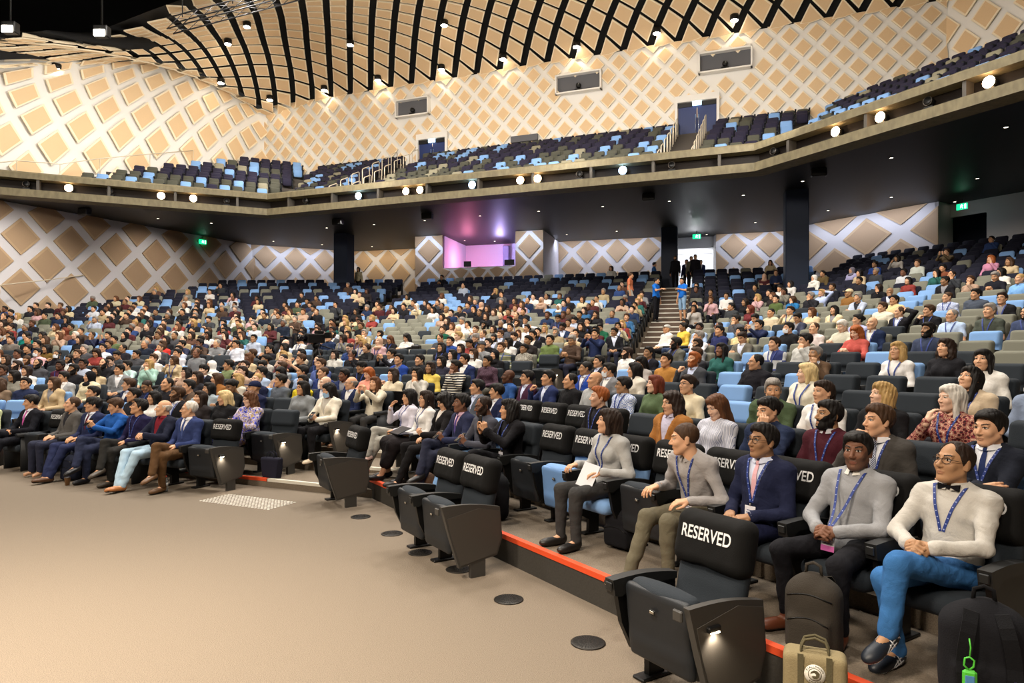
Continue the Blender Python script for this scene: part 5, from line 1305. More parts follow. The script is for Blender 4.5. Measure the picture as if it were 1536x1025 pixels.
hm(128, 'man in navy suit and maroon tie with glasses', topkind='jacket', top='262d4e', vneck=.16, shirt='dfe5f2', tie='5e1f33', bottom='262d4e', style='fringe', hair='black', skin='light', arms=('lap', 'lap'), legs=('out', 'ankle'), head=(-30, 6, 0), glasses=1, shoe='5a3a22')
hm(52, 'man in black suit and bright pink tie', topkind='jacket', top='16171f', vneck=.16, shirt='e3e6f0', tie='d05fae', bottom='15161d', style='short', hair='black', skin='light', arms=('clasp', 'clasp'), legs=('out', 'over'), head=(-28, -6, 0), shoe='5c2f1c')
hm(10, 'person in a pale lime jumper with dark curly hair', fem=1, topkind='jumper', top='ccd6a6', bottom='33415e', style='curly', hair='dark', skin='tan', arms=('lap', 'lap'), head=(-30, 0, 0), legs=('out', 'down'))
def hpx(x, y, kmax, label, **sp):
    dx, dy = sp.pop('dx', 0), sp.pop('dy', 0); q = near_seat(x, y, 1.0, kmax); q['used'] = True; q['hero'] = label; HERO.append((q, sp, label, dx, dy))
hpx(385, 600, 1, 'curly-haired woman in a blue floral dress looking at her phone', fem=1, topkind='dress', top='*floral', bottom='*floral', legkind='longskirt', style='curly', hair='chestnut', skin='pale', arms=('phone', 'phone'), head=(-20, -8, 0), glasses=1, g=1.28, w=1.1, shoe='151515')
hpx(352, 606, 1, 'woman with short blond hair in black beside the floral dress', fem=1, topkind='jacket', top='1a1a1d', bottom='1a1a1d', style='bob', hair='lightblond', skin='fair', arms=('lap', 'lap'), head=(-30, -6, 0))
hpx(480, 592, 2, 'person in ivory jacket and blue face mask reading a phone', fem=1, topkind='jacket', top='e3dccb', vneck=.16, shirt='b9b4aa', collar=False, bottom='17161a', style='bob', hair='black', skin='fair', arms=('phone', 'phone'), handL=(0, 0, -.08), handR=(0, 0, -.08), legs=('down', 'out'), head=(-26, -12, 0), mask='9cc3e6', shoe='e0cdb2')

# ---- everyone else we can tell apart: x y (of the head in the hall as seen from the floor), m/f, clothes, hair, skin, arms, extras
CAST = '''27 581 m hoodie 27304e short black light lap g|57 580 f jacket c2ab86 long brown fair lap|82 578 m jacket a7a9ab short black light lap s|3 576 f blouse 7d6a58 wavy brown fair lap|105 597 m jacket 5c5a58 receding brown fair lap|117 583 m jumper 2c2c34 short black light lap|144 572 f coat d9cfb0 hijab black fair lap H17161a
174 580 m jacket 222c4a short brown fair lap s|192 570 m jacket 7d7f82 short black light lap s|111 566 m tee 1f1f24 short black olive lap B|207 597 m jumper 26262c short black light lap|228 593 f blouse e6e3df bob black light lap|275 585 m jacket 5a4a3e short black fair cheek|287 605 f jumper 2a2526 long dark fair lap
312 597 f hoodie 9aa6ae bob black fair chin g|330 598 f jumper 17171a bun black olive phone|292 567 f jumper 24242a long dark fair lap|320 569 f coat 8a5a2c long brown fair cheek|345 580 f blouse cfc7b8 wavy blond pale lap|365 574 m jumper 1d2340 buzz blond pale lap|380 562 m shirt a9bddd short black fair lap|396 567 m jumper 5b626c short black light lap|378 588 m coat 1b2140 cap black light lap H1b2140
433 568 m shirt d8c22c short black light lap|462 575 f jumper 85898c bob black light lap g|476 576 m jacket 222a48 bald white pale lap s|502 568 m jacket 232f58 short black brown lap|510 581 m jacket 20294a horseshoe grey fair lap sg|541 572 f blouse e39a86 long ginger pale phone|552 585 f jacket d6cdb8 long chestnut fair photo|567 567 f blouse d8cbb0 wavy dark fair chin|614 578 f jacket c2beb4 bob black light cheek
645 548 f jumper dcc25e curly dark olive lap|669 521 m hoodie 26448a short black light lap|665 497 m jumper 1f5a44 short brown fair lap|673 489 f blouse c9a890 long chestnut fair lap|686 499 f coat e0c8a8 hijab black fair lap He2c4a0|678 505 f shirt e6e4e0 short blond pale lap|698 492 f shirt e4e4e0 bob black light cheek|728 501 m jacket 857a66 receding brown fair lap s|735 495 f jumper 8d8a80 long dark fair lap|753 503 m jacket 4d5058 short brown fair lap s|761 493 m jumper 4f525c short black light lap|784 495 m shirt e3e3e6 short black light behind|773 513 m jacket 1d1d22 fringe dark fair lap st
688 516 f hoodie 2a3f80 long dark fair lap|700 527 f blouse e2e0da long brown fair lap M|689 535 m jacket 27335c short black light lap s|724 532 m jumper 8b8c8e cap black tan cheek H4a4c50|662 535 f jumper 2c2c3a long black fair lap|759 530 m jumper *nordic short brown fair lap L|800 527 f coat *houndstooth bun black olive lap|829 512 m hoodie 6b7d4a short black light lap|802 509 m jacket 1c1c22 short black light lap|864 500 m jacket 23222a short black light lap|892 493 m hoodie 1d5a40 short black fair phone
673 557 f jumper *bstripe bun black brown cheek|714 546 f shirt *plaid short black tan lap|794 554 m jacket 4a2a40 short black light lap sg|864 541 m jacket 2c4fae buzz black tan lap sL|882 551 m jacket 24242c short black light lap s|737 576 m jacket 232a4a short black light lap s|765 570 m shirt 2f5490 bald black dark lap|800 577 m jacket 2a3560 short black light chin s|833 581 m jumper 17171a receding black light lap|856 575 m hoodie a6a8a8 bald black light lap|892 581 m shirt *check short black tan lap gL|679 583 m jacket 5d6470 short black light lap s
908 552 m jacket 7b7c80 short black light lap sM|949 544 f jumper a39d98 bob black light phone|928 530 m shirt e8e6e4 short dark fair lap B|908 522 m jumper 202c50 short black light photo|937 511 m jacket 1e1e24 short black olive lap gs|957 520 m jacket 1f1f26 short black olive chin L|967 508 m hoodie e2e0dc cap black light lap Hb9b7b2|988 516 m jacket 626158 short black brown lap BL|992 497 f jumper d9b64a short black olive lap|1017 490 m shirt e6e4e2 short black tan cheek B|1047 488 m shirt a8bede short black brown lap|1053 514 m shirt e6e6ea short grey fair cheek L|1023 525 m jacket 2a2a30 short brown fair lap
1029 538 m jacket 45474c short ginger fair chin Bs|1000 553 m jumper b5803f short black light lap|934 580 f coat d9d2c4 long black fair lap|990 587 f jumper 56684a bob redbrown pale lap|1031 588 f jumper e3d6b8 bun dark fair lap g|1120 542 m coat 1d1c22 receding black light clasp g|1095 511 m jacket 6b665c short dark light phone s|1085 496 m jumper 2a315e short black light lap|1109 497 f coat d9c896 bob black fair lap|1161 517 m jumper *argyle quiff dark fair lap L|1177 501 m jumper 1d1d20 short black fair lap M|1204 493 m shirt e3d6d3 receding brown fair lap|1208 521 m hoodie c0c0bc short black fair cheek g
1236 536 m jacket 5b4634 short grey tan cheek s|1232 568 f coat e3ddcb bob lightblond pale lap L|1257 493 m jumper c9c6b4 short white pale phone|1284 505 f jumper b9564e curly ginger pale phone|1298 489 m jacket 1f2c4c bald black fair lap sL|1288 475 f shirt b4b8e0 bun black fair lap|1245 470 f jacket e3d3ae long black fair lap|1203 476 m jacket 3b3f52 short black light phone g|1212 467 f jumper dcc8a4 long chestnut fair lap|1228 443 m shirt b9c8ee short blond fair behind|1271 440 m jumper 8a6234 cap black tan lap Hd9c6a0|1187 447 f jumper 2a6fa6 bob brown fair cheek|1160 456 m jumper 55653a short black fair lap
1156 470 m hoodie d2c4a8 buzz black light lap|1144 489 m jumper 222a4a short black light photo|1134 481 m shirt 9a9a9a short black light phone|1099 480 m jumper 55565c short black light cheek|1126 464 f jumper 6a2c30 long redbrown fair lap|1103 457 m jumper 3a3d40 short black light lap|1357 474 m jacket 1d1d22 receding brown fair behind sL|1317 467 m coat e0d8c4 short brown fair lap|1329 457 m coat dcc493 short black light lap g|1342 441 m jacket 23243a bald black olive cheek s|1422 446 m shirt *check buzz brown fair lap L|1407 467 m jumper 1e1e22 short brown fair chin gL|1420 478 m tee b9d0f2 receding grey fair lap gL|1471 462 m tee 4a5048 short grey fair lap L
1493 450 m jacket 222226 short dark fair lap gL|1530 461 m jumper 3b4664 buzz black fair lap BgL|1395 502 m jumper 39425a short black olive lap BL|1405 524 f jumper 1f1f24 curly dark fair lap|1340 529 f blouse e8e6e4 wavy blond fair lap gL|1463 543 f coat e9e6e0 long black fair lap|1313 398 m jacket 2f4c94 short black tan lap|1370 397 m jacket d2d9d0 short brown fair lap|1282 405 f shirt b9b6e0 hijab black fair lap H7b7684|1418 380 m jumper 6b5c46 short brown fair photo|1497 390 f blouse c98aa6 wavy ginger fair cheek|1497 409 f blouse eae6dc bob black fair lap|1415 411 m jumper 7a4630 short black light lap L|1426 427 m jacket 1d1d22 short black olive lap|1463 436 m jumper 4a5260 short black light lap
1530 428 m shirt 7fb2ea buzz blond fair lap|1215 420 f coat e8e6de hijab black fair lap Hf0ece4|1233 411 m jacket 6b5a3a short black light lap|1169 420 m jacket 26304e short brown fair lap s|1093 447 m shirt dcdad6 short black tan lap|485 548 m jacket 5566a0 short brown fair lap|462 545 m tee 1b1b1e short brown fair photo|493 560 m jacket 28386e buzz brown fair lap|580 540 m jacket 1f1f26 short black light photo s|598 533 m jacket 28479a short black light lap L|632 535 m coat 26262a short black fair lap|452 556 m shirt 9fb6da short black light lap
440 540 f blouse d6c6b0 long black fair chin|412 551 m hoodie 8d9296 short brown fair lap|403 545 f blouse b8b4ae bun black tan lap|330 542 m jumper 7d8a62 short black light lap|311 548 f coat e9e6e0 hijab black fair lap Hf0eeea|345 524 m shirt dfe3ee short black light chin|416 517 m shirt c9d4e8 bald white pale lap|300 528 m jumper 1f2024 short black light lap|255 535 m shirt d2d2d8 short black light lap|240 520 f jumper c83a34 curly brown fair lap|218 545 f coat 9cc0b4 bob blond fair cheek|195 552 m jumper b3cccb short black fair cheek|155 527 m shirt dfe6f2 short black fair lap g|168 512 m coat 5c6a48 short black light lap|225 515 m jacket 2a2c3a short black fair lap s|120 517 f jacket 202024 long dark fair lap
156 522 m coat 23305c short brown tan lap L|86 545 m jumper 55283c short black dark lap L|52 535 f shirt e6b6bc short black fair lap M|33 522 m hoodie 1f2228 short black light lap|63 530 m coat 6b5428 bob black tan lap|33 565 f blouse eceae4 long dark fair lap|108 505 m jumper 27365e short white pale lap|75 508 f coat 3a3028 wavy brown fair lap|47 505 f jumper 167a72 bob black fair lap|12 512 m hoodie 77706a short black fair lap M|92 500 f jumper 7a5040 long redbrown fair lap|160 503 m jumper 2a2f58 short black light photo'''
MIDS = []
for ent in CAST.replace('\n', '|').split('|'):
    w_ = ent.split(); x, y = float(w_[0]), float(w_[1]); ex = w_[9] if len(w_) > 9 else ''
    if len(w_) < 9: continue
    d = dict(fem=w_[2] == 'f', kind=w_[3], top=w_[4], style=w_[5], hair=w_[6], skin=w_[7], arms=w_[8], scarf=None)
    if 'H' in ex: i = ex.index('H'); d['scarf'] = ex[i + 1:i + 7]; ex = ex[:i] + ex[i + 7:]
    d.update(shirt='s' in ex, tie='t' in ex, beard='B' in ex, glasses='g' in ex, mask='M' in ex, lan='L' in ex)
    q = near_seat(x, y)
    if abs(q['X'] - x) > 45 or abs(q['Y'] - y) > 26: continue
    q['used'] = True; MIDS.append((q, d))
# ---- the rest of the house, filled by how full each part is
_rp = random.Random(99)
TOPS_M = ['1b1b20', '24242c', '2b3048', '22304e', '3a3d42', '4a4b50', '7d7f82', 'c9cdd4', 'd6d4d0', 'b4bed2', '4a5440', '4a3a30', '1b1d26', '2f4474', '50262a', 'a89878', '1f1f24', '26262c', '16161a', '202838']
TOPS_F = ['1b1b20', '2a2526', 'd6d3cf', 'c4ba9c', 'cdbd9a', 'b09480', 'a9a49e', '5f4438', '8a3a36', '33608a', 'c8a2a6', '7d7a70', '24242c', 'c4b08e', '2c5f5a', 'd4d2cc', '52282c', '17171b', '202024']
def fullness(q):
    X, Y, k, b = q['X'], q['Y'], q['k'], q['b']
    if b == 'near' and k <= 3: return 0
    if b in ('middle', 'far') and k == 0: return 0
    if k >= 25: return .02
    if 545 < X < 655 and 468 < Y < 560: return .07
    if b == 'near':
        if X > 1060 and Y > 450: return .10
        if X > 1180: return .16 if k < 21 else .05
        if X > 1040: return .62 if k < 22 else .12
        return .14 if k <= 8 else .45
    if k >= 22: return .10
    if k >= 20: return .26 if X > 420 else .22
    if b == 'rear': return .68
    if Y > 540 and X > 480: return .12
    if Y > 560: return .45
    return .70 if k < 16 else .55
FILL = []
for q in SEATS:
    if q['used']: continue
    if _rp.random() > fullness(q): continue
    fem = _rp.random() < .42
    st = _rp.choice(['long', 'straight', 'bob', 'wavy', 'long', 'bun', 'pony', 'curly'] if fem else ['short', 'short', 'side', 'fringe', 'short', 'receding', 'quiff', 'buzz'])
    if fem and _rp.random() < .06: st = 'hijab'
    d = dict(fem=fem, kind=_rp.choice(['blouse', 'jumper', 'jacket', 'coat', 'shirt'] if fem else ['jacket', 'jumper', 'shirt', 'hoodie', 'jacket', 'shirt', 'tee']), top=_rp.choice(TOPS_F if fem else TOPS_M), style=st,
             hair=_rp.choice(['black', 'black', 'black', 'dark', 'dark', 'brown', 'chestnut', 'blond'] if fem else ['black', 'black', 'black', 'dark', 'brown', 'grey']), skin=_rp.choice(['fair', 'light', 'light', 'tan', 'olive', 'brown', 'fair', 'pale']),
             arms=_rp.choice(['lap', 'lap', 'lap', 'phone', 'chin', 'cheek', 'clasp', 'across']), scarf=_rp.choice(['1a1a1d', 'e9e2d6', 'c9a58c', '7b7684']) if st == 'hijab' else None)
    d.update(shirt=d['kind'] == 'jacket' and _rp.random() < .7, tie=_rp.random() < .2, beard=(not fem) and _rp.random() < .2, glasses=_rp.random() < .2, mask=_rp.random() < .03, lan=_rp.random() < .35)
    q['used'] = True; FILL.append((q, d))

# ---- build: leading figures one by one, the others from shared shapes with their own colours
N_PEOPLE = 300
COLNAME = [('1b1b20', 'black'), ('e6e4e0', 'white'), ('24305a', 'navy'), ('6b6b6e', 'grey'), ('a9a9ab', 'light grey'), ('3d3d42', 'charcoal'), ('2c4fae', 'royal blue'), ('a9bddd', 'pale blue'), ('1f5a44', 'dark green'), ('6b7d4a', 'olive green'), ('c2ab86', 'tan'), ('dccbb0', 'beige'), ('5b4634', 'brown'),
           ('7a1f2c', 'maroon'), ('c83a34', 'red'), ('d8c22c', 'yellow'), ('d9b64a', 'mustard'), ('e6b6bc', 'pink'), ('b4b8e0', 'lilac'), ('e39a86', 'salmon'), ('167a72', 'teal'), ('4a2a40', 'plum'), ('8a5a2c', 'rust brown'), ('2f5490', 'denim blue'), ('9cc0b4', 'mint')]
def colname(h):
    if h.startswith('*'): return {'*nordic': 'blue-yoked knitted', '*bstripe': 'black-and-white striped', '*houndstooth': 'grey patterned', '*check': 'blue checked', '*plaid': 'plum checked', '*argyle': 'grey and navy', '*floral': 'floral', '*leopard': 'spotted', '*bluestripe': 'blue striped'}[h]
    c = [int(h[i:i + 2], 16) for i in (0, 2, 4)]
    return min(COLNAME, key=lambda n: sum((a - int(n[0][i:i + 2], 16)) ** 2 for a, i in zip(c, (0, 2, 4))))[1]
KINDNAME = {'jacket': 'jacket', 'jumper': 'jumper', 'hoodie': 'hoodie', 'shirt': 'shirt', 'coat': 'coat', 'tee': 'T-shirt', 'blouse': 'blouse'}
ARMNAME = {'chin': 'hand at chin', 'cheek': 'hand to cheek', 'phone': 'holding a phone', 'photo': 'raising a phone', 'behind': 'hands behind head', 'across': 'arms folded', 'clasp': 'hands clasped'}
BSHORT = {'near': 'near block', 'middle': 'middle block', 'rear': 'upper rear block', 'far': 'far left block'}
def person_label(q, d):
    hairn = {'hijab': 'headscarf', 'cap': 'cap', 'bald': 'bald head'}.get(d['style']) or ('%s %s hair' % ('long' if d['style'] in ('long', 'straight', 'wavy') else 'curly' if d['style'] == 'curly' else 'short' if not d['fem'] else 'tied' if d['style'] in ('bun', 'pony') else 'bobbed', {'dark': 'dark', 'lightblond': 'blond', 'redbrown': 'auburn'}.get(d['hair'], d['hair'])))
    rowk = q['k'] + (0 if q['b'] == 'near' else 1); n = (q['i'] + 1) if q['b'] in ('near', 'rear') else q['n'] - q['i']
    lab = '%s, %s %s, %s row of %s, %s from %s end' % (hairn, colname(d['top']), KINDNAME[d['kind']], NUM[rowk], BSHORT[q['b']], NUM[n], 'left' if q['b'] in ('near', 'rear') else 'right')
    return ('person with ' + lab) if len(lab.split()) <= 14 else lab
_GEO = {}
POSES = {'lap': ('lap', 'lap'), 'phone': ('phone', 'phone'), 'chin': ('lap', 'chin'), 'cheek': ('cheek', 'lap'), 'photo': ('photo', 'photo'), 'behind': ('behind', 'rest'), 'clasp': ('clasp', 'clasp'), 'across': ('across', 'across2')}
def geo(d, lod, hv):
    """shared part meshes for a kind of sitter; hv picks one of three head attitudes"""
    key = (d['fem'], d['kind'], d['style'], d['arms'], d['shirt'], d['tie'] and d['shirt'], d['beard'], d['glasses'], d['mask'], d['lan'], hv, lod)
    if key in _GEO: return _GEO[key]
    head = [(-20, 5, 0), (-34, 2, 3), (-8, 8, -2)][hv]
    if d['arms'] == 'phone': head = (-8, -18, 0)
    sp = dict(fem=d['fem'], topkind=d['kind'], style=d['style'], arms=POSES[d['arms']], head=head, beard=1 if d['beard'] else 0, glasses=1 if d['glasses'] else None, mask='e9eef4' if d['mask'] else None, lanyard=d['lan'], card=False, lod=lod, seed=hv + 2, shoes=False,
              top='000000', skin='light', hair='black', scarf='000000')
    if d['arms'] == 'behind': sp['sleeve'] = 1.0
    if d['kind'] == 'jacket' or (d['shirt'] and d['kind'] == 'coat'): sp.update(vneck=.17, shirt='e6e6ea', collar=bool(d['shirt']))
    elif d['kind'] == 'shirt': sp.update(collar=True, collarcol='000000')
    if d['tie'] and d['shirt']: sp['tie'] = '000000'
    _GEO[key] = person_data(sp, False)[1]; return _GEO[key]
def place_mid(q, d, n):
    hv = n % 3; parts = geo(d, 1, hv); p = q['pos'] - q['B'].n * SIT; rs = random.Random(n)
    r = thing('person', person_label(q, d), 'person', (p[0], p[1], q['z']), q['rz'] + math.radians(rs.uniform(-9, 9)), 'audience members'); got = {}
    sc = rs.uniform(.96, 1.03) * q['sc']; r.scale = (sc, sc, sc)
    hm = hairm(d['hair'])
    for nm, me, par in parts:
        o = link(nm, me, got[par] if par else r); got.setdefault(nm, o)
        if nm == 'body': set_mat(o, 0, skin(d['skin'])); set_mat(o, 4, hm)
        elif nm == 'hair': set_mat(o, 0, hm)
        elif nm in ('headscarf', 'cap'): set_mat(o, 0, cloth(d['scarf'] or '1a1a1d'))
        elif nm == 'shirt_front' or (nm == 'collar' and d['shirt']): set_mat(o, 0, cloth(rs.choice(['e6e6ea', 'd5dcf0', 'c9d3ee', 'e8e6e2']) if d['shirt'] else rs.choice(['2a2a30', 'd9d4cc', '8a8a90'])))
        elif nm == 'tie': set_mat(o, 0, cloth(rs.choice(['27345e', '5e1f33', '1b1b24', '44548a'])))
        elif nm in ('trousers', 'skirt', 'shorts'): set_mat(o, 0, cloth(rs.choice(['1d1f27', '17171c', '2b2e40', '3b3a3a', '33415e', '5d5a50'])))
        elif nm in ('jacket', 'jumper', 'hooded_top', 'shirt', 'coat', 'tee_shirt', 'blouse', 'collar'): set_mat(o, 0, cloth(d['top']))
    return r
for q, sp, label, dx, dy in HERO:
    q['obj_p'] = seat_person(q, sp, label, True, 'audience members', dx, dy)
ROOM = N_PEOPLE - len(HERO)
MIDS_ALL = sorted(MIDS + FILL, key=lambda t: math.hypot(*t[0]['pos']))
for n, (q, d) in enumerate(MIDS_ALL[:ROOM]): place_mid(q, d, n)
FAR_PEOPLE = MIDS_ALL[ROOM:]
# the most distant sitters as one crowd
def crowd(items):
    pal = {}; mats = []
    def slot(m):
        if m.name not in pal: pal[m.name] = len(mats); mats.append(m)
        return pal[m.name]
    lows = {}
    def low(fem, style, arms):
        key = (fem, style, arms)
        if key in lows: return lows[key]
        sp = dict(fem=fem, style=style, arms=POSES[arms], topkind='jumper', head=(-20, 4, 0)); j = skeleton(sp); pa = []
        S = SDF(*bounds([j['neck'], j['hc']], .16), .02); j['hs'] = 1.0
        V, Q, mi = low_head; pa.append((V @ j['HR'].T + j['hc'], Q, np.where(mi == 4, 1, 0)))
        for s in 'LR':
            S = SDF(j['wr' + s] - .14, j['wr' + s] + .14, .018); S.cone(j['wr' + s], j['wr' + s] + unit(j['fd' + s]) * .10, .034, .03); pa.append((*S.mesh(), 0))
        if style != 'bald':
            V, Q = hair_sdf(style, .02).mesh(); pa.append((V @ j['HR'].T + j['hc'], Q, 4 if style in ('hijab', 'cap') else 1))
        V, Q = build_top(sp, j, .03); pa.append((V, Q, 2)); V, Q = build_trousers(sp, j, .034); pa.append((V, Q, 3)); lows[key] = merge_np(pa); return lows[key]
    out = []
    for n, (q, d) in enumerate(items):
        V, Q, mi = low(d['fem'], d['style'], d['arms']); p = q['pos'] - q['B'].n * SIT
        lut = np.array([slot(skin(d['skin'])), slot(hairm(d['hair'])), slot(cloth(d['top'] if not d['top'].startswith('*') else '8d8a80')), slot(cloth('1d1f27')), slot(cloth(d['scarf'] or '1a1a1d'))])
        out.append((V * q['sc'] @ rotz(q['rz']).T + np.array([p[0], p[1], q['z']]), Q, lut[mi]))
    V, Q, M = merge_np(out)
    return tag(link('seated_crowd', fastmesh('seated_crowd', V, Q, mats, M)), 'distant seated spectators filling the upper rows of the stalls', 'crowd', None, 'stuff')
_lh = head_mesh(0, False, 0); low_head = _lh
if FAR_PEOPLE: crowd(FAR_PEOPLE)
print('people', len(HERO), len(MIDS), len(FILL), 'geo', len(_GEO))
# ------------------------------------------------------------------ loose things
def put(mb, name, mats, label, cat, loc=(0, 0, 0), rz=0.0, group=None):
    o = mb.obj(name, mats, None, loc, rz); return tag(o, label, cat, group)
# RESERVED covers
def cov(q, label): build_cover(q['pos'], q['rz'], q['z'], label, q['sc'])
for s, where in ((-8.39, 'single seat beside the aisle'), (-5.80, 'left seat of the loose pair'), (-5.26, 'right seat of the loose pair'), (-2.62, 'nearest loose seat in front')):
    q = seat_at('near', 1, s); q['label'] = {'single': 'lone loose seat on the floor beside the aisle steps', 'left': 'left one of the two loose seats standing on the carpet', 'right': 'right one of the two loose seats standing on the carpet', 'nearest': 'largest loose folded seat, standing closest on the carpet'}[where.split()[0]]
    cov(q, 'black RESERVED cover on the ' + where)
for s, where in ((-5.649, 'empty slate seat left of the sky blue seat'), (-5.096, 'empty sky blue seat of the platform row'), (-4.543, 'seat of the woman in the grey jumper'), (-3.990, 'empty seat beside the man leaning forward'), (-3.437, 'seat of the man leaning forward'), (-2.878, 'seat of the man in the pink tie'), (-2.325, 'seat of the grey jumper man'), (-1.772, 'seat of the bow tie man')):
    q = seat_at('near', 2, s); cov(q, 'black RESERVED cover on the ' + where)
    if abs(s + 5.096) < .01: q['colour'] = 'sky'
    elif s in (-5.649, -3.990): q['colour'] = 'slate'
for s, n_ in ((-7.572, 'leftmost'), (-7.019, 'second from left'), (-6.465, 'third from left'), (-5.91, 'rightmost, behind the ginger-haired man,')):
    cov(seat_at('near', 3, s), 'black RESERVED cover in the second platform row, %s of four' % n_)
L0 = sorted((q for q in SEATS if q['b'] in ('middle',) and q['k'] == 0), key=lambda q: -q['X'])
cov(L0[0], 'black RESERVED cover on the end seat beside the white-haired man in blue'); L0[0]['label'] = 'folded slate end seat beside the white-haired man in the blue blazer'
e = [q for q in L0 if not q['used'] and q['X'] < 160]
if e: cov(e[0], 'black RESERVED cover between the pink-tie man and his neighbour')
for x, y in ((1075, 560), (1178, 575), (1150, 522), (1183, 548), (1477, 500), (728, 640), (930, 560), (1000, 530), (305, 590), (500, 545), (862, 560), (150, 520), (650, 480), (1295, 430), (1312, 470), (1385, 440)):
    set_c = min(SEATS, key=lambda q: (q['X'] - x) ** 2 + (q['Y'] + 14 - y) ** 2); set_c['colour'] = 'sky'

# floor vents where seats were lifted out
M_VENT = mat('vent_metal', '2c2925', rough=0.45, metal=0.6); M_SLOT = mat('vent_slot', '0a0908', rough=0.9)
def vent(p, label):
    mb = MB(); mb.lathe([(0, .004), (.104, .004), (.108, .0), (.112, .002), (.112, .006), (.100, .008), (0, .008)][::-1] if False else [(.112, .0), (.112, .005), (.104, .008), (.0, .008)], 40)
    for ring, (r, n_, l) in enumerate(((.082, 30, .030), (.048, 20, .024), (.020, 8, .016))):
        for i in range(n_):
            a = 2 * PI * i / n_; mb.box((r - l / 2, -.0035, .0078), (r + l / 2, .0035, .0092), 1, rot=rotz(a))
    put(mb, 'floor_vent', [M_VENT, M_SLOT], label, 'vent', (p[0], p[1], 0.001), 0, 'round floor vents')
for p, lab in zip(((.488, 4.38), (-.025, 5.16), (-.46, 5.89), (-.861, 6.39), (-1.245, 7.08), (-1.733, 7.82)), ('round floor vent nearest the big loose seat', 'round floor vent second from the big loose seat', 'round floor vent beside the end leg of the loose pair', 'round floor vent behind the loose pair', 'round floor vent just left of the loose pair', 'round floor vent nearest the aisle steps')): vent(p, lab)
# tactile pad before the aisle
mb = MB(); A = V3(-2.95, 8.16, 0); ex = unit(V3(1.07, -.51, 0)); ey = V3(-ex[1], ex[0], 0); c0 = V3(-4.0, 8.68, 0)
for i in range(23):
    for k in range(9): c = c0 + ex * (.03 + .052 * i) + ey * (.03 + .055 * k); mb.lathe([(.019, 0), (.017, .005), (.0, .006)], 10, 0, at=c)
put(mb, 'tactile_paving', [mat('white_stud', 'd8d4ca', rough=.5)], 'grid of white tactile studs on the carpet before the aisle steps', 'tactile paving')

# bags
def bag_mesh(w, d, h, seed, res=.011, top=.8, noise=.004):
    S = SDF((-w, -d, -.04), (w, d, h + .1), res); S.box((0, 0, h * .46), (w / 2, d / 2, h * .46), min(w, d) * .42); S.ell((0, 0, h * .62), (w / 2 * top, d / 2 * .9, h * .38), .05); S.box((0, -d * .38, h * .30), (w * .38, d * .22, h * .24), d * .14, .02)
    S.fn(lambda f, p: np.maximum(f + fold_noise(p, noise, seed, .6), -p[..., 2])); return S.mesh()
def backpack(name, label, loc, rz, w, d, h, colour, seed, strapcol=None, straps_front=False, cat='backpack'):
    m = cloth(colour, 'nylon'); m2 = cloth(strapcol or colour, 'strap'); r = thing(name, label, cat, loc, rz)
    V, Q = bag_mesh(w, d, h, seed); link('bag_body', fastmesh('bag_body', V, Q, [m]), r)
    bv = BVHTree.FromPolygons([tuple(v) for v in V], [tuple(q) for q in Q])
    mb = MB(); mb.tube([(-.04, .0, h * .97), (-.035, .0, h + .035), (0, 0, h + .05), (.035, 0, h + .035), (.04, 0, h * .97)], .009, 8); mb.obj('grab_handle', [m2], r)
    sy = -1 if straps_front else 1
    for s in (-1, 1):
        mb = MB(); pts = []
        for i in range(12):
            z = h * (.93 - .80 * i / 11); x = s * w * (.16 + .10 * math.sin(PI * i / 11)); hit = bv.ray_cast(Vector((x, sy * 1.0, z)), Vector((0, -sy, 0))); y = hit[0].y if hit[0] is not None else sy * d / 2; pts.append((x, y + sy * (.012 + .02 * math.sin(PI * i / 11)), z))
        ribbon(mb, pts, .055, V3(0, sy, 0), 0, .012); mb.obj('shoulder_strap', [m2], r)
    mb = MB()
    for z0, ww in ((h * .54, .36), (h * .80, .40)):
        pts = []
        for i in range(11):
            x = w * ww * (i / 5 - 1); z = z0 - .03 * (i / 5 - 1) ** 2; hit = bv.ray_cast(Vector((x, -sy * 1.0, z)), Vector((0, sy, 0)))
            if hit[0] is not None: pts.append((x, hit[0].y - sy * .003, z))
        if len(pts) > 3: mb.tube(pts, .0035, 6)
    if mb.f: mb.obj('zip', [M_BLKMETAL], r)
    return r, bv
backpack('backpack', 'grey-black rucksack standing between the feet of the grey jumper man', (1.60, 3.62, .237), math.radians(-40), .28, .20, .46, '3a352f', 3)
# black rucksack with a hanging green bottle
pr = V3(2.06, 2.98, .237); rz = math.radians(-28)
r, bv = backpack('backpack', 'black rucksack with a green hand-gel bottle hanging on its strap', pr, rz, .34, .22, .55, '17171b', 8, '101013', True)
M_GREEN = mat('green_silicone', '52c33c', rough=.4)
def local(p, loc, rz): return rotz(rz) @ V3(*p) + np.array(loc)
g = local((-.075, -.225, .27), pr, rz)
b = thing('hand_gel_bottle', 'bright green hand-gel holder hanging from the black rucksack', 'bottle', g, rz)
mb = MB(); mb.rbox((0, 0, 0), (.052, .024, .078), .010); mb.obj('holder', [M_GREEN], b)
mb = MB(); mb.rbox((0, -.011, -.002), (.034, .006, .044), .003); mb.obj('gel_bottle', [mat('gel_label', '4f86b8', rough=.3)], b)
mb = MB(); mb.tube([(.0, 0, .036), (-.020, 0, .055), (-.016, 0, .085), (.0, 0, .092), (.016, 0, .08), (.014, 0, .055), (.0, 0, .04)], .004, 8); mb.tube([(0, 0, .09), (.004, .004, .13), (.0, .01, .165)], .003, 6); mb.obj('strap_loop', [M_GREEN], b)
g = local((.085, -.22, .22), pr, rz); b = thing('key_ring', 'brass snap hook with a purple tag clipped to the black rucksack', 'key ring', g, rz)
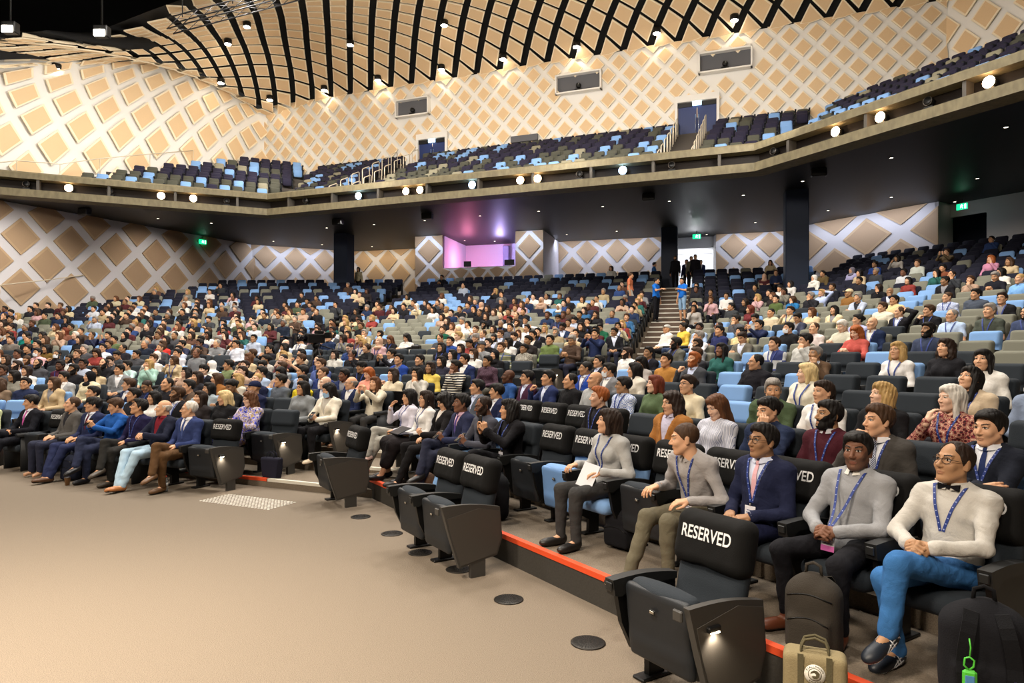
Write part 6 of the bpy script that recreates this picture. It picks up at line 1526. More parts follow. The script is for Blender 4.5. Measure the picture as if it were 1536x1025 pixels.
mb = MB(); mb.tube([(.012 * math.cos(a), 0, .045 * math.sin(a)) for a in np.linspace(0, 2 * PI, 18)], .0028, 6); mb.obj('snap_hook', [mat('brass', 'a88440', rough=.3, metal=.9)], b)
MB().rbox((.012, 0, .06), (.045, .006, .014), .002).obj('purple_tag', [mat('purple_tag', '6b56b8', rough=.5)], b); MB().rbox((0, 0, -.075), (.03, .02, .05), .006).obj('blue_fob', [mat('blue_fob', '20358f', rough=.4)], b)
# small khaki canvas pack with a round white badge
pk = V3(1.455, 3.28, 0.0); rk = math.radians(-24)
r = thing('canvas_backpack', 'khaki canvas pack with round white badge leaning on the step', 'backpack', pk, rk); mk = cloth('8f8262', 'canvas'); mk2 = cloth('5d5640', 'canvas')
S = SDF((-.22, -.16, -.03), (.22, .16, .50), .008); S.box((0, 0, .215), (.142, .072, .213), .035); S.fn(lambda f, p: np.maximum(f + fold_noise(p, .004, 4, .5), -p[..., 2])); V, Q = S.mesh(); link('bag_body', fastmesh('bag_body', V, Q, [mk]), r)
S = SDF((-.2, -.18, -.0), (.2, .0, .3), .008); S.box((0, -.075, .13), (.112, .028, .105), .02); S.fn(lambda f, p: f + fold_noise(p, .003, 6, .5)); V, Q = S.mesh(); link('front_pocket', fastmesh('front_pocket', V, Q, [mk]), r)
for y in (-.012, .03):
    mb = MB(); mb.tube([(-.062, y - .03, .40), (-.060, y - .012, .445), (-.045, y, .475), (0, y + .004, .488), (.045, y, .475), (.060, y - .012, .445), (.062, y - .03, .40)], .009, 8, flat=(1.4, .7)); mb.obj('carry_handle', [mk2], r)
for x in (-.062, .062):
    mb = MB(); ribbon(mb, [(x, -.074, .43 - .042 * i) for i in range(5)], .026, V3(0, -1, 0), 0, .004); mb.obj('webbing_strap', [mk2], r)
mb = MB(); at = V3(0, -.078, .345); Rb = rotx(PI / 2)
mb.lathe([(.046, 0), (.046, .004), (0, .004)], 36, 0, at=at, rot=Rb); mb.lathe([(.030, .0042), (.030, .0048), (0, .0048)], 30, 1, at=at, rot=Rb); mb.lathe([(.027, .0049), (.027, .0054), (0, .0054)], 30, 0, at=at, rot=Rb)
fx = [(-.004, -.020), (.010, -.018), (.020, -.006), (.021, .008), (.010, .019), (-.004, .020), (-.016, .012), (-.020, .002), (-.012, .006), (-.002, .008), (.006, .002), (.004, -.006), (-.006, -.006), (-.014, -.010)]
mb.prism([(x, y) for x, y in fx], 2, .0054, .0062, 1, rot=Rb, at=at)
mb.obj('round_badge', [mat('badge_white', 'e6e2d6', rough=.6), mk2], r)
def text_obj(txt, size, matl, name='lettering', ext=.0006):
    cu = bpy.data.curves.new(name, 'FONT'); cu.body = txt; cu.size = size; cu.align_x = 'CENTER'; cu.align_y = 'CENTER'; cu.extrude = ext
    o = bpy.data.objects.new('tmp', cu); COL.objects.link(o); me = bpy.data.meshes.new_from_object(o.evaluated_get(bpy.context.evaluated_depsgraph_get())); bpy.data.objects.remove(o); me.name = name; me.materials.clear(); me.materials.append(matl); return me
for word, flip in (('FJALLRAVEN', False), ('KANKEN', True)):
    mbv = []; n = len(word)
    for i, ch in enumerate(word):
        me = text_obj(ch, .0135, mk2); a = (PI / 2 - (i - (n - 1) / 2) * .24) if not flip else (-PI / 2 + (i - (n - 1) / 2) * .24); me.transform(Matrix.Rotation(a - PI / 2 + (PI if flip else 0), 4, 'Z')); me.transform(Matrix.Translation((.038 * math.cos(a), .038 * math.sin(a), .0045))); me.transform(Matrix.Rotation(PI / 2, 4, 'X')); me.transform(Matrix.Translation(at)); mbv.append(me)
    bm = bmesh.new()
    for me in mbv: bm.from_mesh(me)
    me = bpy.data.meshes.new('badge_lettering'); bm.to_mesh(me); bm.free(); me.materials.append(mk2); link('badge_lettering', me, r)
backpack('backpack', 'black rucksack with a blue top strap beside the empty platform seats', (-.16, 6.75, .237), math.radians(-60), .30, .2, .47, '15161a', 5, '1a1a1e', True)
backpack('backpack', 'black bag on the platform between the grey jumper woman and the leaning man', (.95, 5.72, .237), math.radians(-50), .34, .24, .36, '131317', 9)
backpack('backpack', 'dark rucksack at the feet of the man in the pink tie and black suit', (-6.55, 10.15, 0), math.radians(-20), .28, .18, .38, '1c2030', 11)
# tote by the floral dress
r = thing('tote_bag', 'dark navy tote bag on the step beside the floral dress', 'bag', (-3.42, 9.72, .11), math.radians(-25)); mt = cloth('20202e', 'leather')
S = SDF((-.24, -.14, -.03), (.24, .14, .36), .011); S.box((0, 0, .145), (.17, .06, .15), .03, rot=None); S.fn(lambda f, p: np.maximum(np.maximum(f, np.abs(p[..., 0]) - .125 - .16 * p[..., 2]), -p[..., 2])); V, Q = S.mesh(); link('bag_body', fastmesh('bag_body', V, Q, [mt]), r)
for y in (-.03, .03):
    mb = MB(); mb.tube([(-.07, y, .28), (-.06, y, .35), (0, y, .38), (.06, y, .35), (.07, y, .28)], .006, 6); mb.obj('carry_handle', [mt], r)
r = thing('shoulder_bag', 'brown leather bag at the feet of the woman in a lace skirt', 'bag', (-1.02, 8.05, .237), math.radians(-55)); V, Q = bag_mesh(.34, .2, .24, 12); link('bag_body', fastmesh('bag_body', V, Q, [cloth('6b5140', 'leather')]), r)
# bottle and cup on the carpet
r = thing('water_bottle', 'clear plastic water bottle on the carpet beside the end seat', 'bottle', (-4.72, 9.30, 0)); mp = mat('clear_plastic', 'cfd8dc', rough=.15); mp.node_tree.nodes['Principled BSDF'].inputs['Transmission Weight'].default_value = .8
MB().lathe([(.030, 0), (.033, .01), (.033, .07), (.030, .08), (.033, .09), (.033, .14), (.026, .17), (.013, .19), (.013, .20), (0, .20)], 20).obj('bottle_body', [mp], r); MB().lathe([(.015, .195), (.015, .215), (0, .215)], 16).obj('cap', [mat('red_cap', 'd8432a', rough=.4)], r); MB().lathe([(.0335, .075), (.0335, .12)], 20).obj('wrap', [mat('white_wrap', 'e3e3e3', rough=.5)], r)
r = thing('paper_cup', 'brown paper coffee cup on the carpet among the front row feet', 'cup', (-6.35, 9.75, 0)); MB().lathe([(.028, 0), (.039, .10), (.041, .10), (.041, .105), (0, .105)], 20).obj('cup_body', [mat('kraft_paper', '9a744f', rough=.8)], r); MB().lathe([(.042, .105), (.040, .115), (0, .117)], 20).obj('cup_lid', [mat('cup_lid', '2a211c', rough=.5)], r)
# bat-like foam roll lying on the edge of the platform, under the shoe
# phones, paper and laptops held by people
M_PHONE = mat('phone_black', '0e0f12', rough=.25); M_SCREEN = mat('phone_screen', '11161f', rough=.12, emit='9db6d8', es=.5)
def hero_by(txt): return next(h for h in HERO if txt in h[2])
def held(txt, label, dims=(.074, .009, .15), kind='smartphone', cat='phone', mode='screen', off=(0, 0, 0), tilt=None):
    q, sp, lb, dx, dy = hero_by(txt); j = skeleton(sp); root = q['obj_p'][0]
    m = (j['wrL'] + j['wrR']) / 2 + (j['fdL'] / np.linalg.norm(j['fdL']) + j['fdR'] / np.linalg.norm(j['fdR'])) / 2 * .075 + V3(*off)
    loc = rotz(root.rotation_euler.z) @ m * root.scale.x + np.array(root.location)
    o = thing(kind, label, cat, loc, root.rotation_euler.z); R = rotx(math.radians(-18 if tilt is None else tilt))
    mb = MB(); mb.rbox((0, 0, 0), dims, .004, 0, rot=R); mb.obj('case', [M_PHONE], o)
    mb = MB(); mb.box((-dims[0] * .44, dims[1] * .5, -dims[2] * .46), (dims[0] * .44, dims[1] * .5 + .0012, dims[2] * .46), 0, rot=R); mb.obj('screen', [M_SCREEN], o); return o
held('woman in black blazer photo', 'phone raised by the woman in the black blazer', off=(0, -.02, .02), tilt=-5)
held('violet tie', 'phone held by the man in navy blazer and violet tie', off=(0, -.01, .02), tilt=-55)
held('bearded man in grey cardigan', 'phone held by the bearded man in pale jeans', off=(0, -.01, .02), tilt=-55)
held('bright blue shirt', 'phone held by the man in the bright blue shirt', off=(0, -.01, .02), tilt=-50)
held('floral dress', 'phone held by the woman in the floral dress', off=(0, -.01, .02), tilt=-50)
held('ivory jacket', 'phone held by the person in the ivory jacket', off=(0, -.01, .02), tilt=-50)
q, sp, lb, dx, dy = hero_by('bobbed hair holding'); root = q['obj_p'][0]; j = skeleton(sp); m = j['wrL'] + V3(-.06, -.09, -.01); loc = rotz(root.rotation_euler.z) @ m * root.scale.x + np.array(root.location)
mb = MB(); R = rotz(.5) @ rotx(-.45) @ roty(.25); mb.rbox((0, 0, -.02), (.15, .004, .21), .001, 0, rot=R); put(mb, 'paper_sheet', [mat('white_paper', 'e9e9ee', rough=.7)], 'folded white paper held by the woman in the grey jumper', 'paper', loc, root.rotation_euler.z)
def laptop(loc, rz, col, label, open_deg=105):
    o = thing('laptop', label, 'laptop', loc, rz); m = mat('laptop_' + col, col, rough=.35, metal=.6)
    MB().rbox((0, 0, 0), (.31, .22, .014), .004).obj('keyboard_base', [m], o); a = math.radians(open_deg); R = rotx(a - PI / 2)
    mb = MB(); mb.rbox((0, 0, .105), (.31, .007, .21), .003, 0, rot=R, at=(0, -.11, .006)); mb.box((-.145, .0036, .01), (.145, .0048, .20), 1, rot=R, at=(0, -.11, .006)); mb.obj('lid', [m, M_SCREEN], o)
def lap_of(q, dz=.60, fw=.34): p = q['pos'] - q['B'].n * fw; return (p[0], p[1], q['z'] + dz)
q = hero_by('laptop')[0]; laptop(lap_of(q, .585, .30), q['rz'], '23242a', 'dark laptop on the lap of the woman in a black lace skirt', 20)
for (x, y, c, lab) in ((714, 546, 'a9a49a', 'silver laptop on the lap of the person in plum checks'), (614, 578, '1b1b20', 'black laptop on the lap of the woman in the pale grey jacket')):
    q = min((m for m in MIDS), key=lambda m: (m[0]['X'] - x) ** 2 + (m[0]['Y'] - y) ** 2)[0]; laptop(lap_of(q, .60, .42), q['rz'], c, lab)
# running shoes of the man in jeans: light soles and crossing side stripes
q, sp, lb, dx, dy = hero_by('bow tie'); root = q['obj_p'][0]; j = skeleton(sp)
for o in [c for c in root.children if c.name.startswith('shoe')]:
    me = o.data; V = [v.co.copy() for v in me.vertices]; bv = BVHTree.FromPolygons(V, [p.vertices for p in me.polygons]); c = sum(V, Vector()) / len(V)
    s = 'L' if (np.linalg.norm(np.array(c) - j['anL']) < np.linalg.norm(np.array(c) - j['anR'])) else 'R'
    a = j['an' + s]; td = unit(j['td' + s]); shin = unit(a - j['kn' + s]); up = unit(-shin - td * (-shin @ td) * .9); sd = unit(np.cross(td, up)); up = np.cross(sd, td); cc = a - up * .045
    mb = MB()
    for side in (-1, 1):
        def on(u, v):
            o_ = cc + td * u + up * v + sd * side * .2; h = bv.ray_cast(Vector(o_), Vector(-sd * side)); return (np.array(h[0]) if h[0] is not None else cc + td * u + up * v + sd * side * .045) + sd * side * .0015
        for L_ in ([(-.03, .015), (.02, .020), (.06, .006), (.085, -.014)], [(-.045, .0), (.01, .0), (.05, -.010), (.07, -.018)], [(.035, .034), (.03, .01), (.015, -.016)], [(.055, .032), (.05, .008), (.038, -.016)]):
            ribbon(mb, [on(*p) for p in L_], .0065, sd * side, 0, .001)
    mb.obj('side_stripes', [mat('stripe_white', 'dfe2e6', rough=.5)], root)

# ------------------------------------------------------------------ people on their feet
def stander(x, y, Y, z, rz, label, **sp):
    P = at_px(x, y, Y); sp['stand'] = True; sp.setdefault('lean', 0); sp.setdefault('arms', ('hang', 'hang')); place_person(sp, False, (P[0], P[1], z), rz, label, 'people standing at the rear')
def zu(x, Y):   # tier height of the rear block under a point
    X = (x - 768) / F * Y; k = (BU.n @ np.array([X, Y]) - BU.c0) / BU.pitch + 27.5; return Zk(max(KU, min(KTOP, int(math.floor(k + OFF / BU.pitch)))))
stander(984, 470, 25.4, zu(984, 25.4), .9, 'person in blue T-shirt and black trousers standing left on the stair aisle', topkind='tee', top='1f6fd0', bottom='15151a', style='short', hair='black', arms=('hang', 'point'))
stander(1024, 470, 25.4, zu(1024, 25.4), -1.0, 'person in blue T-shirt and denim shorts standing right on the stair aisle', fem=1, topkind='tee', top='1f6fd0', bottom='8fb0d0', legkind='shorts', style='bun', hair='black', arms=('point', 'hang'))
dz = Zk(KTOP)
for i, (x, Y, t_, lab) in enumerate(((1013, 33.0, '1a1a20', 'bearded man in black standing left of the open rear door'), (1030, 34.3, '20264a', 'man in dark suit with lanyard standing in the rear doorway'), (1037, 33.2, '6b6a5a', 'man in olive shirt standing before the rear doorway'), (1043, 32.6, '1d1d24', 'person in black jacket standing on the upper stair before the doorway'), (1051, 34.4, '27305a', 'man in navy suit standing at the right of the rear doorway'))):
    stander(x, 400, Y, dz if Y > 33.5 else zu(x, Y), BU.a + .1 * (i - 2), lab, topkind='jacket' if i != 2 else 'shirt', top=t_, bottom='17171c', style='short', hair='black', beard=1 if i == 0 else 0, lanyard=i in (1, 4), card=False, **({'vneck': .2, 'shirt': 'dfe3ee'} if i in (1, 4) else {}))
stander(945, 430, 27.5, zu(945, 27.5), 1.2, 'person in orange top and pale trousers walking along the upper row', topkind='tee', top='d9805a', bottom='b9b4ac', style='short', hair='brown', legs=('stand', 'step'))
stander(981, 395, 35.2, dz, 1.4, 'person in blue shirt walking past the rear wall', topkind='shirt', top='2f5f9a', bottom='1d2233', style='short', hair='black', legs=('step', 'stand'))
stander(538, 410, 37.2, dz, -.3, 'person in pale top standing behind the rail at the rear wall', fem=1, topkind='blouse', top='b8ac8c', bottom='222226', style='long', hair='dark')
# broadcast camera and operator in the middle of the house
q = near_seat(536, 516, 1.6)
if q: seat_person(q, dict(topkind='jumper', top='1a1a1c', bottom='1a1a1c', style='buzz', hair='brown', skin='fair', headphones=True, arms=('point', 'point'), head=(-38, 0, 0), twist=-20), 'camera operator in black wearing headphones beside the broadcast camera', False)
cz = q['z'] - .25; cp = at_px(474, 500, q['pos'][1] - .9)
r = thing('broadcast_camera', 'large broadcast camera on a black tripod among the seats', 'camera', (cp[0], cp[1], cz), math.radians(-30)); H = 2.35 - cz if False else (EYE + (HZ - 508) / F * cp[1]) - cz
mb = MB(); mb.rbox((0, -.05, H), (.16, .55, .22), .02); mb.rbox((0, .1, H + .15), (.10, .22, .08), .01); mb.obj('camera_body', [M_BLKMETAL], r)
mb = MB(); mb.lathe([(.07, 0), (.075, .16), (.09, .22), (.09, .26), (0, .26)], 20, 0, rot=rotx(PI / 2), at=(0, -.30, H)); mb.obj('lens', [mat('lens_black', '0c0c10', rough=.2)], r)
mb = MB(); mb.rbox((.16, .22, H + .08), (.20, .06, .14), .01); mb.obj('viewfinder', [M_BLKMETAL], r)
mb = MB(); mb.tube([(0, .1, H - .15), (.10, .45, H - .25), (.14, .75, H - .33)], .014, 8); mb.obj('pan_bar', [M_BLKMETAL], r)
mb = MB(); mb.lathe([(.07, H - .22), (.09, H - .16), (.06, H - .11), (0, H - .11)], 16); mb.lathe([(.05, H - .5), (.05, H - .2)], 12); mb.obj('tripod_head', [M_BLKMETAL], r)
for i in range(3):
    a = 2 * PI * i / 3 + .4; mb = MB(); mb.tube([(0.04 * math.cos(a), .04 * math.sin(a), H - .25), (.42 * math.cos(a), .42 * math.sin(a), .0)], .022, 8); mb.obj('tripod_leg', [M_BLKMETAL], r)
# second rig: a boom with a small head among the empty seats
jp = at_px(600, 516, 18.2); zj = Zk(9); HJ = EYE + (HZ - 520) / F * 18.2 - zj
r = thing('camera_crane', 'black camera crane arm reaching over empty seats', 'camera crane', (jp[0], jp[1], zj - .1), math.radians(-16))
mb = MB(); mb.tube([(-1.3, -.2, HJ - .30), (0, 0, HJ), (.35, .05, HJ + .08)], .03, 8); mb.obj('boom', [M_BLKMETAL], r)
mb = MB(); mb.tube([(0, 0, 0), (0, 0, HJ)], .04, 8); mb.rbox((0, 0, .02), (.5, .5, .04), .01); mb.obj('post', [M_BLKMETAL], r)
mb = MB(); mb.rbox((.45, .05, HJ + .02), (.22, .2, .22), .02); mb.obj('counterweight', [M_BLKMETAL], r)

# ------------------------------------------------------------------ fittings
M_LAMP = mat('lamp_white', 'fff4e2', emit='fff1da', es=40.0); M_LAMPW = mat('lamp_warm', 'ffe0b8', emit='ffd2a0', es=30.0); M_LAMPB = mat('lamp_blue', 'cfe6ff', emit='a8d4ff', es=30.0); M_DL = mat('downlight_lens', 'fff0d8', emit='fff0d8', es=4.0)
_grid = []
for iu in range(0, 130):
    u = 1 + (WK[-1] - 2) * iu / 129
    for is_ in range(0, 40):
        s = ceil_len(u) * is_ / 39; c = ceil_P(u, s); X, Y = px(c); _grid.append((X, Y, c))
_ga = np.array([(a, b) for a, b, c in _grid])
def on_ceiling(x, y): i = int(np.argmin(((_ga - [x, y]) ** 2).sum(1))); return _grid[i][2]
D_CL = MB().lathe([(.19, .12), (.19, -.10), (.17, -.12), (0, -.12)], 18, 0).data('lamp_housing', [M_BLKMETAL]); D_CLL = MB().lathe([(.165, -.125), (.14, -.15), (0, -.16)], 18, 0).data('lamp_lens', [M_LAMP])  # lens widened to stand for the flare around each lamp
CL = ((1107, 13), (979, 36), (863, 57), (756, 76), (661, 26), (659, 95), (569, 110), (521, 54), (486, 126), (408, 141), (333, 113), (340, 55), (368, 28), (85, 93))
for i, (x, y) in enumerate(CL):
    c = on_ceiling(x, y) + V3(0, 0, -.30); o = thing('ceiling_spotlight', 'lit round lamp between the ceiling boards, %s counting from the right' % NUM[1 + sorted(CL, key=lambda t: -t[0]).index((x, y))], 'lamp', c, 0, 'lamps in the woven ceiling'); link('lamp_housing', D_CL, o); link('lamp_lens', D_CLL, o)
for (x, y, lab) in ((12, 44, 'bright stage floodlight at the far left below the black void'), (150, 50, 'bright stage floodlight above the curved left wall')):
    c = at_px(x, y, 24.0); o = thing('floodlight', lab, 'lamp', c, 0); mb = MB(); mb.rbox((0, 0.12, .1), (.5, .3, .4), .03); mb.obj('lamp_housing', [M_BLKMETAL], o); mb = MB(); mb.rbox((0, -.05, .0), (.38, .06, .24), .02); mb.obj('lamp_lens', [M_LAMP], o)
    mb = MB(); mb.tube([(0, .12, .3), (0, .12, 21.4 - c[2])], .03, 6); mb.obj('drop_rod', [M_BLKMETAL], o)
# soffit downlights
D_SD = MB().lathe([(.085, .02), (.085, -.006), (.060, -.008), (.058, .0)], 18).data('trim_ring', [mat('downlight_ring', '4a4a4a', rough=.4)]); D_SDL = MB().lathe([(.058, .0), (.05, -.004), (0, -.005)], 16).data('downlight_lens', [M_DL])
SDL = [(1337, 237), (1509, 191), (1204, 272), (1466, 268), (1115, 293), (1337, 296), (1242, 316), (1432, 303), (1133, 334), (490, 342), (561, 337), (637, 331), (720, 324), (808, 317), (904, 310), (1004, 302), (483, 367), (558, 370), (410, 362), (317, 335), (237, 328), (697, 361), (742, 362), (850, 352), (925, 347), (1060, 352)]
for i, (x, y) in enumerate(SDL):
    Y = (8.32 - EYE) * F / (HZ - y); c = at_px(x, y, Y); o = thing('soffit_downlight', 'small recessed downlight under the balcony, %s counting from the right' % NUM[1 + sorted(SDL, key=lambda t: -t[0]).index((x, y))], 'downlight', c, 0, 'downlights under the balcony'); link('trim_ring', D_SD, o); link('downlight_lens', D_SDL, o)
# lamps in the slot of the balcony front
def on_front(x, off=.22):
    pts = offset_line(FAS, off); r = (x - 768) / F
    for a, b in zip(pts, pts[1:]):
        d = b - a; den = d[0] - r * d[1]
        if abs(den) < 1e-9: continue
        t = (r * a[1] - a[0]) / den
        if 0 <= t <= 1: return a + d * t, d / np.linalg.norm(d)
FL = [(104, 'w'), (242, 'w'), (290, 'w'), (540, 'b'), (611, 'w'), (632, 'w'), (710, 'b'), (782, 'w'), (808, 'w'), (935, 'b'), (1257, 'w'), (1324, 'w'), (1487, 'w')]
for i, (x, c) in enumerate(FL):
    p, t = on_front(x); a = math.atan2(t[1], t[0]); o = thing('stage_light', '%s spotlight glowing in the balcony front slot, %s from the left' % ('blue-white' if c == 'b' else 'warm', NUM[i + 1]), 'stage light', (p[0], p[1], 8.62), a, 'spotlights in the balcony front')
    mb = MB(); mb.rbox((0, .02, .03), (.22, .2, .06), .01); mb.obj('base', [M_BLKMETAL], o); mb = MB(); mb.lathe([(.13, -.02), (.16, .12), (.12, .20), (0, .20)][::-1], 18, 0, rot=rotx(PI / 2 + .15), at=(0, .10, .19)); mb.obj('lamp_head', [M_BLKMETAL], o)
    mb = MB(); mb.ell((0, -.13, .185), (.15, .04, .15), 16); mb.obj('lens', [M_LAMPB if c == 'b' else M_LAMPW], o)  # lens disc oversized so its shape takes in the bloom around the lamp
for i, x in enumerate((40, 165, 340, 460, 870, 1008, 1163, 1395)):
    p, t = on_front(x, .25); a = math.atan2(t[1], t[0]); o = thing('moving_light', 'unlit moving stage light in the balcony front slot, %s from the left' % NUM[i + 1], 'stage light', (p[0], p[1], 8.62), a, 'unlit moving lights in the balcony front')
    mb = MB(); mb.rbox((0, 0, .04), (.26, .2, .08), .01); mb.obj('base', [M_BLKMETAL], o); mb = MB(); mb.lathe([(.10, -.10), (.12, .0), (.12, .12), (0, .12)], 18, 0, rot=rotx(PI / 2), at=(0, 0, .22)); mb.obj('lamp_head', [M_BLKMETAL], o)
    mb = MB(); mb.tube([(.12 * math.cos(b), -.125, .22 + .12 * math.sin(b)) for b in np.linspace(0, 2 * PI, 24)], .007, 6); mb.obj('lens_ring', [mat('lens_ring', '6a625a', rough=.3, metal=.7)], o)
for i, (x, y) in enumerate(((127, 313), (507, 329), (641, 320), (973, 291), (1228, 253))):
    Y = (8.32 - EYE) * F / (HZ - y); c = at_px(x, y, Y); o = put(MB().rbox((0, 0, -.14), (.5, .3, .28), .03), 'loudspeaker', [M_BLKMETAL], 'black loudspeaker box hung under the balcony, %s from the left' % NUM[i + 1], 'loudspeaker', c, BU.a, 'loudspeakers under the balcony')
# exit signs
M_EXIT = mat('exit_green', '0fa968', emit='18c080', es=1.6); M_EXW = mat('exit_white', 'e8fff4', emit='e8fff4', es=2.2)
for x, y, Y, a, lab in ((304, 363, 36.6, .9, 'green exit sign by the left wall'), (1045, 355, 34.2, BU.a, 'green exit sign above the open rear door'), (1443, 310, 27.2, BR.a, 'green exit sign above the dark exit at the upper right')):
    c = at_px(x, y, Y); o = thing('exit_sign', lab, 'sign', c, a, 'exit signs'); MB().rbox((0, 0, 0), (.40, .05, .24), .01).obj('sign_box', [M_EXIT], o)
    mb = MB(); fy = -.027
    mb.lathe([(.02, 0), (.02, .003), (0, .003)], 12, 0, rot=rotx(PI / 2), at=(.0, fy, .07))
    for pts in ([(-.01, .05), (.005, .0)], [(.005, .0), (.035, -.03), (.03, -.075)], [(.005, .0), (-.025, -.04), (-.06, -.05)], [(-.005, .04), (.035, .03), (.055, .045)], [(-.005, .04), (-.04, .03), (-.05, .0)]):
        ribbon(mb, [(x_, fy, z_) for x_, z_ in pts], .018, V3(0, -1, 0), 0, .003)
    mb.box((.10, fy - .003, -.085), (.16, fy, .085)); mb.obj('running_figure', [M_EXW], o)
    mb = MB(); mb.tube([(0, 0, .12), (0, 0, .30)], .012, 6); mb.obj('hanger', [M_BLKMETAL], o)
# projection windows in the back wall
wa = math.atan2(_d[1], _d[0])
for i, ((u, v, p), (x, y, w_)) in enumerate(zip(niche_uv, NICHES)):
    c = V3(p[0] + _n[0] * .02, p[1] + _n[1] * .02, 8.5 + v); W = w_ / F * p[1] * 1.04; Hh = .95
    mb = MB(); t_ = .07
    for lo, hi in (((-W / 2, -.30, Hh / 2 - t_), (W / 2, 0, Hh / 2)), ((-W / 2, -.30, -Hh / 2), (W / 2, 0, -Hh / 2 + t_)), ((-W / 2, -.30, -Hh / 2), (-W / 2 + t_, 0, Hh / 2)), ((W / 2 - t_, -.30, -Hh / 2), (W / 2, 0, Hh / 2))): mb.box(lo, hi)
    o = mb.obj('window_%d' % (i + 1), [M_CREAM], None, c, wa); o['kind'] = 'structure'
    mb = MB(); mb.box((-W / 2 + t_, -.03, -Hh / 2 + t_), (W / 2 - t_, -.015, Hh / 2 - t_)); mb.obj('recess', [M_GREY], o)
    mb = MB(); mb.rbox((0, -.15, -Hh / 2 + .12), (.34, .2, .09), .02); mb.lathe([(.11, -.1), (.13, .0), (.10, .1), (0, .1)], 16, 0, rot=rotx(PI / 2), at=(0, -.15, -.14)); pj = mb.obj('projector', [M_BLKMETAL], None, c, wa); tag(pj, 'black projector in the %s wall window' % ('left', 'middle', 'right')[i], 'projector', 'projectors in the wall windows')
# balcony doors
for i, (x, zb, w_, h_) in enumerate(((1046, Zb(6), 1.75, 2.1), (650, Zb(7) - .6, 1.6, 2.0))):
    p, u = back_wall_at(x); c = V3(p[0] + _n[0] * .03, p[1] + _n[1] * .03, zb)
    mb = MB(); mb.box((-w_ / 2 - .12, -.22, 0), (-w_ / 2, 0, h_ + .3)); mb.box((w_ / 2, -.22, 0), (w_ / 2 + .12, 0, h_ + .3)); mb.box((-w_ / 2, -.22, h_), (w_ / 2, 0, h_ + .3)); o = mb.obj('door_%d' % (i + 1), [M_CREAM], None, c, wa); o['kind'] = 'structure'
    for s in (-1, 1):
        mb = MB(); mb.rbox((s * w_ / 4, -.06, h_ / 2), (w_ / 2 - .02, .05, h_ - .02), .01); d_ = mb.obj('door_leaf', [M_NAVYDOOR], o); mb = MB(); mb.tube([(s * .07, -.12, h_ * .25), (s * .07, -.12, h_ * .72)], .014, 8); mb.obj('pull_handle', [mat('handle_steel', 'c9d4ea', rough=.25, metal=.8)], d_)
    mb = MB(); mb.box((-w_ / 2, -.13, h_ - .22), (-.22, -.1, h_ - .02)); mb.box((.22, -.13, h_ - .22), (w_ / 2, -.1, h_ - .02)); mb.obj('lintel_panel', [M_BLKMETAL], o)
    mb = MB(); mb.rbox((0, -.16, h_ - .10), (.40, .05, .20), .01); sg = mb.obj('exit_sign', [mat('exit_pale', 'bfeaf0', emit='cdf2ff', es=3.0)], None, c, wa); tag(sg, 'pale lit exit sign over the %s balcony door' % ('right' if i == 0 else 'left'), 'sign', 'exit signs')
# plain access hatch in the back wall
p, u = back_wall_at(788); o = MB().rbox((0, -.05, 0), (1.45, .12, .32), .01).obj('trim_hatch', [M_GREY], None, (p[0] + _n[0] * .1, p[1] + _n[1] * .1, EYE + (HZ - 209) / F * p[1]), wa); o['kind'] = 'structure'
# stair rails on the balcony
M_RAIL = mat('pale_rail', 'd8cbb4', rough=.35, metal=.3)
for ai, c in enumerate(BAISLE):
    B = BAL[1]; sc = float(c @ B.t)
    for s in (-.62, .62):
        mb = MB(); top = []; 
        for jj in range(0, 7):
            n_ = B.c0 - .55 + .9 * jj; a_ = B.P(sc + s, n_); b_ = B.P(sc + s, n_ + .62); z = Zb(jj)
            mb.tube([(a_[0], a_[1], z), (a_[0], a_[1], z + .82), *[(a_[0] + (b_[0] - a_[0]) * t, a_[1] + (b_[1] - a_[1]) * t, z + .86 + .28 * t) for t in (.1, .5, .9)], (b_[0], b_[1], z + 1.1), (b_[0], b_[1], z + .3)], .022, 7)
        put(mb, 'stair_handrail', [M_RAIL], 'row of pale looped handrails on the %s side of the %s balcony stair' % ('left' if s < 0 else 'right', 'left' if ai == 0 else 'right'), 'handrail', group='balcony stair rails')
def rail(pts, label, posts, drop=.95):
    r = thing('wall_handrail', label, 'handrail'); mb = MB(); mb.tube(pts, .022, 8); mb.obj('rail', [M_RAIL], r)
    for i in posts: p = pts[i]; mb = MB(); mb.tube([p, (p[0], p[1], p[2] - drop)], .016, 6); mb.obj('post', [M_RAIL], r)
rail([at_px(*p) for p in ((-25, 431, 26.8), (0, 428, 27.7), (80, 419, 29.9), (140, 411, 31.8), (190, 404, 33.4), (240, 399, 35.0), (285, 393, 36.5))], 'thin handrail climbing along the lower left wall', (1, 3, 5), .35)
rail([at_px(*p) for p in ((-20, 246, 27.2), (25, 241, 28.3), (90, 246, 29.2), (150, 238, 30.8), (225, 231, 33.4), (290, 226, 36.0))], 'pale handrail along the left balcony wall', (0, 1, 2, 3, 4, 5), 1.0)
a, b = on_line(830, BU, 35.5), on_line(992, BU, 35.5)
rail([(a[0] + (b[0] - a[0]) * t, a[1] + (b[1] - a[1]) * t, Zk(KTOP) + 1.0) for t in np.linspace(0, 1, 6)], 'handrail behind the last row right of the control booth', range(6))
a, b = on_line(530, BU, 35.5), on_line(606, BU, 35.5)
rail([(a[0] + (b[0] - a[0]) * t, a[1] + (b[1] - a[1]) * t, Zk(KTOP) + 1.0) for t in np.linspace(0, 1, 4)], 'handrail behind the last row left of the control booth', range(4))
a, b = on_line(1074, BU, 35.2), on_line(1176, BU, 35.2)
